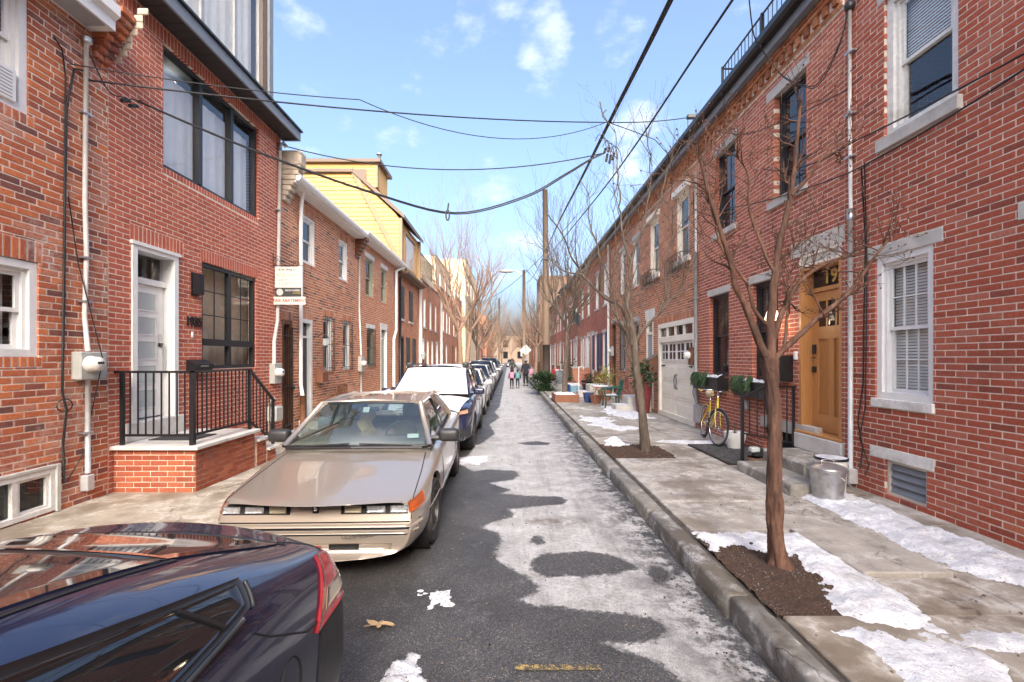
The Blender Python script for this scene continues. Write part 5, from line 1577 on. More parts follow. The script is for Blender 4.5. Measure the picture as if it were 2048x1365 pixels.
def beam(m_, p, q, w=.02, h=.014):
    p, q = Vector(p), Vector(q); d = (q - p).normalized(); s_ = d.cross(Vector((0, 0, 1)) if abs(d.z) < .95 else Vector((0, 1, 0))).normalized() * w; u = s_.cross(d).normalized() * h
    vs = [p - s_ - u, p + s_ - u, p + s_ + u, p - s_ + u, q - s_ - u, q + s_ - u, q + s_ + u, q - s_ + u]
    m_.add(vs, [(0, 3, 2, 1), (4, 5, 6, 7), (0, 1, 5, 4), (1, 2, 6, 5), (2, 3, 7, 6), (3, 0, 4, 7)])
mb = MB()
beam(mb, (-4.88, 5.64, 1.645), (-3.90, 5.64, 1.645)); beam(mb, (-3.92, 5.62, 1.647), (-3.92, 6.90, 1.647)); beam(mb, (-3.92, 6.88, 1.645), (-3.92, 7.60, 1.10))
Rl.part('handrail', mb, MT['black_paint'])
mb = MB()
beam(mb, (-4.79, 5.64, .86), (-3.92, 5.64, .86), .014, .014); beam(mb, (-3.92, 5.64, .862), (-3.92, 6.88, .862), .014, .014); beam(mb, (-3.92, 6.88, .86), (-3.92, 7.56, .45), .014, .014)
Rl.part('bottom_rail', mb, MT['black_paint'])
def balus(x, y, z0, z1):
    mb = MB(); mb.box(x - .007, x + .007, y - .007, y + .007, z0, z1); Rl.part('baluster', mb, MT['black_paint'])
for k in range(1, 9): balus(-4.79 + k * .0967, 5.64, .86, 1.64)
for k in range(1, 14): balus(-3.92, 5.64 + k * .0886, .86, 1.64)
for k in range(1, 7):
    f_ = k / 7; balus(-3.92, 6.88 + .68 * f_, .86 - .41 * f_, 1.64 - .53 * f_)

# for-sale sign hung from a scroll bracket
Sg = Thing('sale_sign', 'white house for-sale sign with a red tax abatement strip hanging from a scroll bracket', 'sign', (XL, 9.4, 3.2))
MT['sign_white'] = plain('sign white', (.66, .63, .56), .5, var=.03, bump=0); MT['sign_dark'] = plain('sign dark', (.04, .045, .04), .5, var=.05, bump=0)
mb = MB(); mb.tube([(XL, 9.4, 3.72), (-4.25, 9.4, 3.72)], .008, 6)
mb.tube([(XL + .01, 9.4, 3.72), (XL + .01, 9.4, 3.98)], .008, 6)
for (cx, cz, r, n_) in ((XL + .09, 3.86, .075, 1), (XL + .19, 3.80, .05, -1), (-4.45, 3.77, .05, 1), (-4.34, 3.76, .035, -1)):
    mb.tube([(cx + n_ * r * (1 - k / 16) * math.cos(k * .6), 9.4, cz + r * (1 - k / 16) * math.sin(k * .6)) for k in range(14)], .006, 5)
Sg.part('bracket', mb, MT['black_paint'])
y_ = 9.40
mb = MB(); mb.box(-4.83, -4.30, y_ - .004, y_ + .004, 3.27, 3.70); b1 = Sg.part('board', mb, MT['sign_white'])
mb = MB(); mb.box(-4.81, -4.29, y_ - .004, y_ + .004, 3.08, 3.27); b2 = Sg.part('agent_strip', mb, MT['sign_dark'])
mb = MB(); mb.box(-4.86, -4.20, y_ - .006, y_ + .002, 2.92, 3.08); b3 = Sg.part('tax_strip', mb, MT['sign_white'])
def sign_text(body, size, x, z, mat, par, yy, bold=0., n='lettering'):
    me = text_mesh(body, size, n, .0008, bold=bold); me.materials.append(mat)
    o = bpy.data.objects.new(n, me); COL.objects.link(o); o.parent = par
    o.matrix_local = Matrix(((1, 0, 0, x - Sg.loc[0]), (0, 0, -1, yy - Sg.loc[1]), (0, 1, 0, z - Sg.loc[2]), (0, 0, 0, 1)))
ink = lambda n, c: plain(n, c, .6, var=.02, bump=0)
sign_text('KW PHILLY', .075, -4.565, 3.635, ink('ink black', (.04, .04, .04)), b1, y_ - .006, .001)
sign_text('FOR SALE', .105, -4.565, 3.52, ink('ink gold', (.55, .46, .32)), b1, y_ - .006, .001)
sign_text('609 257 1577', .068, -4.565, 3.42, ink('ink grey', (.25, .25, .25)), b1, y_ - .006)
sign_text('215 607 6007', .068, -4.565, 3.35, ink('ink grey', (.25, .25, .25)), b1, y_ - .006)
sign_text('RICH CASSELL', .05, -4.46, 3.21, ink('ink white', (.7, .7, .66)), b2, y_ - .006, .0006)
sign_text('KW PHILLY', .035, -4.37, 3.155, ink('ink yellow', (.6, .42, .1)), b2, y_ - .006)
sign_text('TAX ABATEMENT', .088, -4.53, 3.0, ink('ink red', (.50, .03, .03)), b3, y_ - .008, .0015)
mb = MB(); mb.lathe([(.001, 0), (.07, 0), (.07, .003), (.001, .003)], (-4.73, y_ - .0075, 3.175), 18, 'Y'); Sg.part('portrait_disc', mb, MT['frosted'], b2)

# house with the barred windows
tL3 = lambda r: .05 if random.random() < .07 else min(max(random.gauss(.55, .2), .13), .99)
L3 = terrace('brown brick house with iron window bars and a white gutter behind the sale sign', XL, -1, 9.74, 14.5, 5.62, mG,
             [(11.97, 12.62, 1.45, 2.92), (13.4, 14.05, 1.45, 2.92), (10.77, 11.49, 4.10, 5.25), (13.06, 13.8, 4.10, 5.25, 'white_paint', 'glass_sky')],
             [(9.78, 10.24, .2, 2.65, 'rust', 'rust'), (10.66, 11.28, .35, 2.75, 'dark_frame', 'white_paint')], lint=None, geo=('brick_brown', 'mortar_pale', 0, tL3))
bx(L3, 'parapet', XL - .35, XL - .12, 9.8, 14.6, 5.6, 6.15, 'brown_wood', .01)
mb = MB()
set_bricks(L3, L3.o, lay(9.82, 14.58, 5.66, 6.12, [], .213, .0677, .0105), XL - .11, -1, MT['brick_brown'], 0)
bx(L3, 'coping', XL - .37, XL - .08, 9.8, 14.62, 6.15, 6.20, 'bronze', .008)
mb = MB()
for k in range(7):
    z = 5.2 + k * .11; o_ = .08 + .055 * k
    mb.rbox(XL - .05, XL + min(o_, .42), 9.76, 10.02 + .01 * (k % 2), z, z + .112, .02)
mb.rbox(XL - .05, XL + .42, 9.752, 10.03, 5.95, 6.28, .03)
L3.part('corbel_pier', mb, MT['stucco'])
gt = Thing('iron_gate', 'rusty iron bar gate across the alley beside the white drainpipe', 'gate', (XL + .02, 10.0, .2), group=None)
mb = MB()
for z in (.35, 1.2, 2.3): mb.tube([(XL + .03, 9.80, z), (XL + .03, 10.22, z)], .010, 5)
gt.part('rail', mb, MT['black_paint'])
for k in range(6):
    mb = MB(); mb.tube([(XL + .03, 9.81 + k * .08, .2), (XL + .03, 9.81 + k * .08, 2.5)], .009, 5); gt.part('bar', mb, MT['black_paint'])
mb = MB(); mb.ball((XL + .05, 10.18, 1.15), .05); gt.part('lock', mb, MT['black_paint'])
def grille(label, y0, y1, z0, z1):
    T = Thing('window_grille', label, 'window grille', (XL, (y0 + y1) / 2, z0), group='window grilles on the left-hand terrace')
    mb = MB()
    for z in (z0 + .1, (z0 + z1) / 2, z1 - .1): mb.tube([(XL, y0 - .04, z), (XL + .05, y0, z), (XL + .05, y1, z), (XL, y1 + .04, z)], .009, 4)
    T.part('rail', mb, MT['black_paint'])
    n = int((y1 - y0) / .11)
    for k in range(n + 1):
        mb = MB(); mb.tube([(XL + .05, y0 + (y1 - y0) * k / n, z0), (XL + .05, y0 + (y1 - y0) * k / n, z1)], .008, 4); T.part('bar', mb, MT['black_paint'])
grille('black bar grille over the window above the wooden mailbox', 11.97, 12.62, 1.45, 2.92)
grille('black bar grille over the second window of the brown brick house', 13.4, 14.05, 1.45, 2.92)
T = Thing('downpipe', 'white square drainpipe with a terracotta foot behind the sale sign', 'pipe', (XL + .1, 10.5, .2))
rod(T, 'pipe', [(XL + .22, 10.34, 5.75), (XL + .12, 10.45, 5.35), (XL + .08, 10.5, 5.0), (XL + .08, 10.5, 1.2), (XL + .10, 10.55, .9)], .045, 'white_paint', n=8); rod(T, 'foot', [(XL + .10, 10.55, .95), (XL + .10, 10.55, .2)], .06, 'rust', n=10)
T = Thing('mailbox', 'wooden mailbox with a pitched lid on the brown brick house', 'mailbox', (XL + .1, 11.6, 1.2))
mb = MB(); mb.prism([(XL, 1.2), (XL + .2, 1.2), (XL + .2, 1.45), (XL + .1, 1.58), (XL, 1.5)], 11.45, 11.8, 'Y'); T.part('body', mb, MT['planter_wood'])
T = Thing('wall_lantern', 'dark wall lantern between the white door frame and barred window', 'lantern', (XL + .1, 11.6, 2.2))
mb = MB(); mb.tube([(XL, 11.6, 2.35), (XL + .12, 11.6, 2.45), (XL + .2, 11.6, 2.4)], .012, 5); T.part('arm', mb, MT['dark_frame'])
mb = MB(); mb.lathe([(.001, .16), (.10, .08), (.03, .06)], (XL + .2, 11.6, 2.25), 6); T.part('cap', mb, MT['dark_frame'])
mb = MB(); mb.lathe([(.06, .10), (.075, -.08), (.03, -.1)], (XL + .2, 11.6, 2.22), 6); T.part('glass', mb, MT['frosted'])

mO = brick_tex('brick texture orange', (.33, .12, .07), (.40, .16, .09), (.46, .38, .30))
MT['olive'] = plain('olive trim', (.33, .34, .25), .5)
L4 = terrace('orange brick house with olive window frames and white lintels', XL, -1, 14.5, 20.1, 5.75, mO,
             [(15.65, 16.5, 1.5, 2.85, 'olive'), (15.5, 16.4, 3.95, 5.3, 'olive'), (17.4, 18.2, 3.95, 5.3, 'olive')], [(17.3, 18.2, .4, 3.0, 'olive', 'white_paint')], geo=('brick_brown', 'mortar_pale', 0, lambda r: min(max(random.gauss(.62, .15), .25), .99)), lint='white_old')
grille('iron grille bulging over the olive window beside the meters', 15.65, 16.5, 1.5, 2.85)
T = Thing('downpipe', 'white drainpipe with an offset bend at the end of the orange brick house', 'pipe', (XL + .1, 19.4, .3))
rod(T, 'pipe', [(XL + .3, 19.8, 5.75), (XL + .1, 19.3, 5.5), (XL + .1, 19.3, 3.0), (XL + .1, 18.9, 2.6), (XL + .1, 18.9, .6)], .06, 'white_paint'); rod(T, 'foot', [(XL + .1, 18.9, .62), (XL + .1, 18.9, .2)], .08, 'brown_wood')
T = meter('rust-stained meter box left of the iron grille on the orange brick house', XL, -1, 14.9, 1.62, .34, .5, 'meter_grey', 1)
T = Thing('conduit', 'cream conduit dropping to the rust-stained meter', 'conduit', (XL, 14.9, 2)); rod(T, 'pipe', [(XL + .04, 14.75, 5.2), (XL + .04, 14.72, 3.4), (XL + .04, 14.9, 1.9)], .03, 'conduit_white'); rod(T, 'pipe', [(XL + .04, 14.9, 1.4), (XL + .04, 14.9, .2)], .035, 'conduit')
mb = MB()
for k in range(6): mb.rbox(XL - .05, XL + .06 + .06 * k, 14.44, 14.72, 5.0 + k * .11, 5.11 + k * .11, .015)
L4.part('corbel_pier', mb, MT['brown_wood'])
L5 = terrace('orange brick house with dark green shutters under the yellow attic', XL, -1, 20.1, 24.6, 5.55, mO,
             [(20.35, 21.1, 3.6, 5.1), (22.2, 22.95, 3.6, 5.1), (21.6, 22.3, 1.45, 2.8), (23.0, 23.7, 1.45, 2.8)], [(20.3, 21.1, .4, 2.8, 'dark_frame', 'dark_frame')], trim='bronze', lint=None,
             shutters=[(20.37, 21.08, 3.62, 5.08, 'dark_green'), (22.22, 22.93, 3.62, 5.08, 'dark_green'), (21.62, 22.28, 1.47, 2.78, 'dark_green'), (23.02, 23.68, 1.47, 2.78, 'dark_green')] if MT.setdefault('dark_green', plain('dark green shutter', (.035, .05, .05), .5)) else None)
T = Thing('downpipe', 'black downpipe between the orange brick houses', 'pipe', (XL + .1, 20.0, .3)); rod(T, 'pipe', [(XL + .1, 20.0, 5.4), (XL + .1, 20.0, .3)], .055, 'black_paint')
# yellow clapboard attic storey above it
Ya = Thing('attic_storey', 'yellow clapboard attic storey with a gambrel side and a stair tower', 'attic', (-6.5, 22, 5.65))
prof = [(-4.86, 5.6), (-4.86, 8.0), (-5.1, 8.3), (-6.9, 10.0), (-12.5, 10.0), (-12.5, 5.6)]
def clip_board(z0, z1):
    """x-extent of the gable between two heights"""
    def xr(z):
        if z <= 8.0: return -4.86
        if z <= 8.3: return -4.86 - (z - 8.0) / .3 * .24
        return -5.1 - (z - 8.3) / 1.7 * 1.8
    return xr(z0), xr(z1)
mb = MB(); mb.prism(prof, 20.16, 24.4, 'Y'); Ya.part('wall', mb, MT['yellow_siding'])
z = 5.62
while z < 9.95:
    z1 = min(z + .19, 9.98); a, b = clip_board(z, z1)
    mb = MB(); mb.add([(-12.4, 20.12, z), (a - .02, 20.12, z), (b - .02, 20.15, z1), (-12.4, 20.15, z1), (-12.4, 20.16, z), (a - .02, 20.16, z), (b - .02, 20.16, z1), (-12.4, 20.16, z1)], [(0, 1, 2, 3), (4, 5, 1, 0), (1, 5, 6, 2)])
    Ya.part('siding_board', mb, MT['yellow_siding']); z += .19
mb = MB()
mb.prism([(-4.84, 5.95), (-4.60, 5.8), (-6.75, 10.06), (-6.95, 9.98)], 20.04, 20.14, 'Y')
Ya.part('gambrel_trim', mb, MT['tan_trim'])
mb = MB(); mb.prism([(-6.9, 10.0), (-12.6, 10.0), (-12.6, 10.14), (-6.85, 10.14)], 19.98, 24.5, 'Y'); mb.prism([(-6.9, 10.0), (-6.82, 10.14), (-4.60, 8.12), (-4.60, 7.95)], 19.98, 24.5, 'Y'); Ya.part('roof', mb, MT['bronze'])
for yy in (20.1, 24.2):
    mb = MB(); mb.box(-4.88, -4.72, yy, yy + .18, 5.65, 8.0); Ya.part('corner_board', mb, MT['tan_trim'])
mb = MB(); bars(mb, -4.80, -1, -.02, .05, 21.0, 23.4, 5.95, 7.7, .12); wq = Ya.part('window', mb, MT['tan_trim'])
mb = MB(); mb.quad((-4.83, 21.1, 6.05), (-4.83, 23.3, 6.05), (-4.83, 23.3, 7.6), (-4.83, 21.1, 7.6)); Ya.part('pane', mb, MT['glass_sky'], wq)
mb = MB(); mb.box(-9.9, -6.25, 21.6, 23.4, 9.9, 11.05); tw_ = Ya.part('stair_tower', mb, MT['yellow_siding'])
mb = MB(); mb.box(-10.0, -6.05, 21.4, 23.6, 11.05, 11.2); Ya.part('tower_roof', mb, MT['bronze'], tw_)
for k in range(6):
    mb = MB(); mb.add([(-9.9, 21.57, 9.92 + k * .19), (-6.25, 21.57, 9.92 + k * .19), (-6.25, 21.595, 10.10 + k * .19), (-9.9, 21.595, 10.10 + k * .19)], [(0, 1, 2, 3)]); Ya.part('siding_board', mb, MT['yellow_siding'], tw_)
mb = MB(); mb.box(-6.30, -6.22, 21.55, 21.75, 9.9, 11.05); Ya.part('corner_board', mb, MT['tan_trim'], tw_)
mb = MB(); mb.box(-7.4, -6.75, 21.54, 21.58, 9.9, 10.75); Ya.part('window', mb, MT['bronze'], tw_)
T = Thing('chimney_pipe', 'shiny metal flue with a cap on the yellow stair tower', 'flue', (-6.2, 22.3, 11.2)); rod(T, 'pipe', [(-6.35, 22.3, 11.18), (-6.35, 22.3, 11.75)], .08, 'galv', n=12)
mb = MB(); mb.lathe([(.14, 0), (.12, .06), (.001, .1)], (-6.35, 22.3, 11.76), 12); T.part('cap', mb, MT['galv'])
L6 = terrace('pale orange brick house with three narrow white upper windows', XL, -1, 24.6, 32.2, 6.15, mO, [(26, 26.7, 3.6, 5.3), (28, 28.7, 3.6, 5.3), (30, 30.7, 3.6, 5.3), (27.0, 27.8, 1.4, 2.9), (28.6, 29.4, 1.4, 2.9)], [(25, 26.2, .35, 2.9, 'dark_frame', 'white_paint'), (30.4, 31.3, .35, 2.9, 'white_paint', 'white_paint')], eave='parapet', lint=None)
for (y, lb) in ((24.6, 'white drainpipe between the green-shuttered and the pale orange houses'), (32.2, 'white drainpipe at the far end of the pale orange house')):
    T = Thing('downpipe', lb, 'pipe', (XL + .1, y, .2)); rod(T, 'pipe', [(XL + .1, y, 6.0), (XL + .1, y, .25)], .10, 'white_paint')
T = Thing('post_lamp', 'small lamp post by the pale orange house', 'lamp post', (-4.5, 23.6, .165)); rod(T, 'post', [(-4.45, 23.6, .16), (-4.45, 23.6, 1.75)], .06, 'brown_wood')
mb = MB(); mb.lathe([(.05, 0), (.13, .22), (.15, .25), (.02, .36), (.001, .40)], (-4.45, 23.6, 1.75), 6); T.part('lantern', mb, MT['frosted'])
lab2 = ['brown brick house with warm porch lamps beyond the pale orange one', 'orange brick house behind the big bare tree', 'brick house past the big bare tree', 'brick house half-way to the end on the car side', 'distant brown house on the car side', 'distant orange house on the car side']
Y = 32.2
for i, lb in enumerate(lab2):
    w = (6.4, 6.0, 7.0, 8.0, 10., 14.)[i]
    terrace(lb, XL + (.25 if i > 2 else 0), -1, Y, Y + w, 6.3 + (.5, 0, 1.2, .3, 2.2, 1.0)[i], (mG, mO, mC, mO, mG, mC)[i], [(Y + 1.4, Y + 2.1, 3.8, 5.4), (Y + 3.2, Y + 3.9, 3.8, 5.4), (Y + 4.8, Y + 5.5, 3.8, 5.4), (Y + 3, Y + 3.8, 1.4, 2.9)], [(Y + .6, Y + 1.5, .35, 2.9, 'dark_frame', 'brown_wood')], eave='parapet', lint=None)
    Y += w
Yw = Y
terrace('cream rendered upper storey catching the evening sun behind the big tree', XL - .5, -1, 33.5, 41.5, 9.3, MT['cream_wall'], [(35, 36, 7.2, 8.6), (38, 39, 7.2, 8.6)], eave='parapet', name='roof_storey')
terrace('tall pale building in sun far down the car side', XL + .4, -1, 47, 60, 12.0, MT['cream_wall'], [(49, 50.2, 8.5, 10.5), (53, 54.2, 8.5, 10.5), (57, 58.2, 8.5, 10.5)], eave='parapet', name='apartment_building')
terrace('orange sunlit gable house at the far end on the car side', XL + .8, -1, Yw, Yw + 30, 9.5, mO, [(Yw + 4, Yw + 5, 4, 6), (Yw + 12, Yw + 13, 4, 6)], eave='parapet', name='brick_house')
T = Thing('end_building', 'pale brick building closing the far end of the street', 'house', (0, 160, 0))
mb = MB(); mb.box(-26, 26, 160, 175, 0, 9.5); T.part('wall', mb, brick_tex('brick texture end', (.15, .11, .09), (.18, .135, .11), (.24, .2, .17)))
for k in range(9):
    for j in range(2):
        mb = MB(); mb.box(-22 + k * 5, -20.4 + k * 5, 159.9, 159.98, 1.6 + j * 4, 4 + j * 4); T.part('window', mb, MT['glass_dark'])
T = Thing('railing', 'black roof deck railing above the pale orange house', 'railing', (XL - .3, 29, 6.3))
mb = MB(); mb.tube([(XL - .4, 27, 8.1), (XL - .4, 31.5, 8.1)], .03, 5); mb.tube([(XL - .4, 27, 8.1), (XL - 3, 27, 8.1)], .03, 5); T.part('rail', mb, MT['black_paint'])
for k in range(24):
    mb = MB(); mb.tube([(XL - .4, 27 + k * .19, 6.9), (XL - .4, 27 + k * .19, 8.1)], .014, 4); T.part('baluster', mb, MT['black_paint'])
mb = MB(); mb.box(XL - 3, XL - .3, 26.9, 31.6, 6.1, 6.9); T.part('deck_base', mb, MT['cream_wall'])
# ------------------------------------------------------------------ cars
def interp(tab, y):
    """smooth interpolation of a table of (y, v1, v2 ...)"""
    t = np.array(tab, float)
    return [float(np.interp(y, t[:, 0], t[:, k])) for k in range(1, t.shape[1])]

def loft(rings, caps=True):
    """closed body from half rings [(x,y,z)...] running bottom centre -> side -> top centre"""
    full = []
    for r in rings:
        full.append(list(r) + [(-x, y, z) for (x, y, z) in reversed(r[1:-1])])
    n = len(full[0])
    mb = MB()
    vs = [p for r in full for p in r]
    fs = [(i * n + k, i * n + (k + 1) % n, (i + 1) * n + (k + 1) % n, (i + 1) * n + k) for i in range(len(full) - 1) for k in range(n)]
    if caps:
        m = n // 2
        for base, flip in ((0, False), ((len(full) - 1) * n, True)):
            for k in range(m):
                a, b = k, k + 1
                c, d = (n - k - 1) % n, (n - k) % n
                if k == 0: f = [a, b, c] if b != c else None
                elif b == c: f = [a, b, d]
                else: f = [a, b, c, d]
                if f:
                    f = [base + q for q in f]
                    fs.append(tuple(f if flip else reversed(f)))
    mb.add(vs, fs)
    return mb

def bvh_of(me):
    return BVHTree.FromPolygons([v.co.copy() for v in me.vertices], [tuple(p.vertices) for p in me.polygons])

def conform(mb, bvh, c00, c10, c11, c01, d, nu=10, nv=6, off=.004, skirt=.012, far=2.5):
    """a patch between four corners, pressed onto the body along direction d"""
    c = [Vector(q) for q in (c00, c10, c11, c01)]
    d = Vector(d).normalized()
    P = {}
    def corner(u, v): return c[0] * (1 - u) * (1 - v) + c[1] * u * (1 - v) + c[2] * u * v + c[3] * (1 - u) * v
    last = None
    for i in range(nu + 1):
        for j in range(nv + 1):
            p = corner(i / nu, j / nv)
            h, nrm, _, _ = bvh.ray_cast(p - d * far, d, far * 2)
            if h is None:
                P[i, j] = (p, -d)
            else:
                if nrm.dot(d) > 0: nrm = -nrm
                P[i, j] = (h, nrm)
    o = len(mb.v)
    for i in range(nu + 1):
        for j in range(nv + 1):
            h, nrm = P[i, j]
            mb.v.append(tuple(h + nrm * off))
    for i in range(nu):
        for j in range(nv):
            a = o + i * (nv + 1) + j
            mb.f.append((a, a + nv + 1, a + nv + 2, a + 1)); mb.t.append(.5)
    if skirt:
        ring = [(i, 0) for i in range(nu)] + [(nu, j) for j in range(nv)] + [(i, nv) for i in range(nu, 0, -1)] + [(0, j) for j in range(nv, 0, -1)]
        s = len(mb.v)
        for q in ring:
            h, nrm = P[q]
            mb.v.append(tuple(h - nrm * skirt))
        m = len(ring)
        for k in range(m):
            a, b = o + ring[k][0] * (nv + 1) + ring[k][1], o + ring[(k + 1) % m][0] * (nv + 1) + ring[(k + 1) % m][1]
            mb.f.append((a, b, s + (k + 1) % m, s + k)); mb.t.append(.5)
    return mb

def seam(mb, bvh, pts, d, r=.0035, n=12, off=.0, far=2.5):
    d = Vector(d).normalized()
    out = []
    for a, b in zip(pts[:-1], pts[1:]):
        a, b = Vector(a), Vector(b)
        for k in range(n):
            p = a + (b - a) * (k / n)
            h, nrm, _, _ = bvh.ray_cast(p - d * far, d, far * 2)
            if h is not None: out.append(h + (nrm if nrm.dot(d) < 0 else -nrm) * off)
    if len(out) > 1: mb.tube(out, r, 4)
    return mb

def cut_arches(me, cuts, mat_in):
    """wheel arches: cut cylinders (x0, x1, y, z, r) out of a closed body"""
    body = bpy.data.objects.new('b', me); COL.objects.link(body)
    mb = MB()
    for (x0, x1, y, z, r) in cuts: mb.tube([(x0, y, z), (x1, y, z)], r, 36)
    cm = mb.mesh('c'); bm = bmesh.new(); bm.from_mesh(cm); bmesh.ops.recalc_face_normals(bm, faces=bm.faces); bm.to_mesh(cm); bm.free()
    cu = bpy.data.objects.new('c', cm); COL.objects.link(cu)
    m = body.modifiers.new('b', 'BOOLEAN'); m.operation = 'DIFFERENCE'; m.object = cu; m.solver = 'EXACT'
    dg = bpy.context.evaluated_depsgraph_get()
    out = bpy.data.meshes.new_from_object(body.evaluated_get(dg))
    bpy.data.objects.remove(body); bpy.data.objects.remove(cu)
    return out

def wheel(T, x, y, r, w, side, rim='rim', spokes=5, turn=0., name='wheel'):
    """tyre and rim; side +1 faces +x"""
    e = bpy.data.objects.new(name, None); COL.objects.link(e); e.parent = T.o; e.location = (x, y, r); e.rotation_euler = (0, 0, turn)
    h = w / 2
    mb = MB(); ri = r * .64
    mb.lathe([(ri, -h * .8), (r * .9, -h), (r * .975, -h * .82), (r, -h * .45), (r, h * .45), (r * .975, h * .82), (r * .9, h), (ri, h * .8), (ri, -h * .8)], (0, 0, 0), 40, 'X')
    for k in range(48):
        q = 2 * math.pi * k / 48
        for a, b in ((-h * .5, -h * .06), (h * .06, h * .5)):
            p = Vector((0, math.cos(q) * (r + .001), math.sin(q) * (r + .001)))
            t = Vector((0, -math.sin(q), math.cos(q))) * .010
            mb.add([(a, *(p - t)[1:]), (b, *(p - t)[1:]), (b, *(p + t)[1:]), (a, *(p + t)[1:])], [(0, 1, 2, 3)])
    T.part('tyre', mb, MT['rubber'], e, local=True, smooth=True, deg=40)
    mb = MB()
    s = side
    mb.lathe([(ri * 1.02, s * h * .78), (ri * .97, s * h * .86), (ri * .93, s * h * .6), (ri * .9, 0)], (0, 0, 0), 36, 'X')
    mb.lathe([(ri * .28, s * h * .5), (ri * .24, s * h * .72), (.001, s * h * .74)], (0, 0, 0), 18, 'X')
    for k in range(spokes):
        q = 2 * math.pi * k / spokes + .3
        c, s2 = math.cos(q), math.sin(q)
        def P(rad, t, xx): return (xx, rad * c - t * s2, rad * s2 + t * c)
        w0, w1 = ri * .13, ri * .17
        x0, x1, x2 = s * h * .70, s * h * .78, s * h * .45
        mb.add([P(ri * .2, -w0, x0), P(ri * .2, w0, x0), P(ri * .95, w1, x1), P(ri * .95, -w1, x1), P(ri * .2, -w0, x2), P(ri * .2, w0, x2), P(ri * .95, w1, x2), P(ri * .95, -w1, x2)],
               [(0, 1, 2, 3), (0, 3, 7, 4), (1, 5, 6, 2)])
    T.part('rim', mb, MT[rim], e, local=True, smooth=True, deg=30)
    mb = MB(); mb.lathe([(ri * .92, s * h * .25), (.001, s * h * .25)], (0, 0, 0), 24, 'X')
    T.part('brake_disc', mb, MT['black_hole'], e, local=True)
    return e

def quadpatch(mb, p00, p10, p11, p01, bulge=(0, 0, 0), nu=12, nv=8):
    p = [Vector(q) for q in (p00, p10, p11, p01)]
    b = Vector(bulge)
    mb.grid(lambda u, v: p[0] * (1 - u) * (1 - v) + p[1] * u * (1 - v) + p[2] * u * v + p[3] * (1 - u) * v + b * (4 * u * (1 - u)) * (1 - (2 * v - 1) ** 2 * .55), nu, nv)
    return mb

SEAM = MT['black_hole']

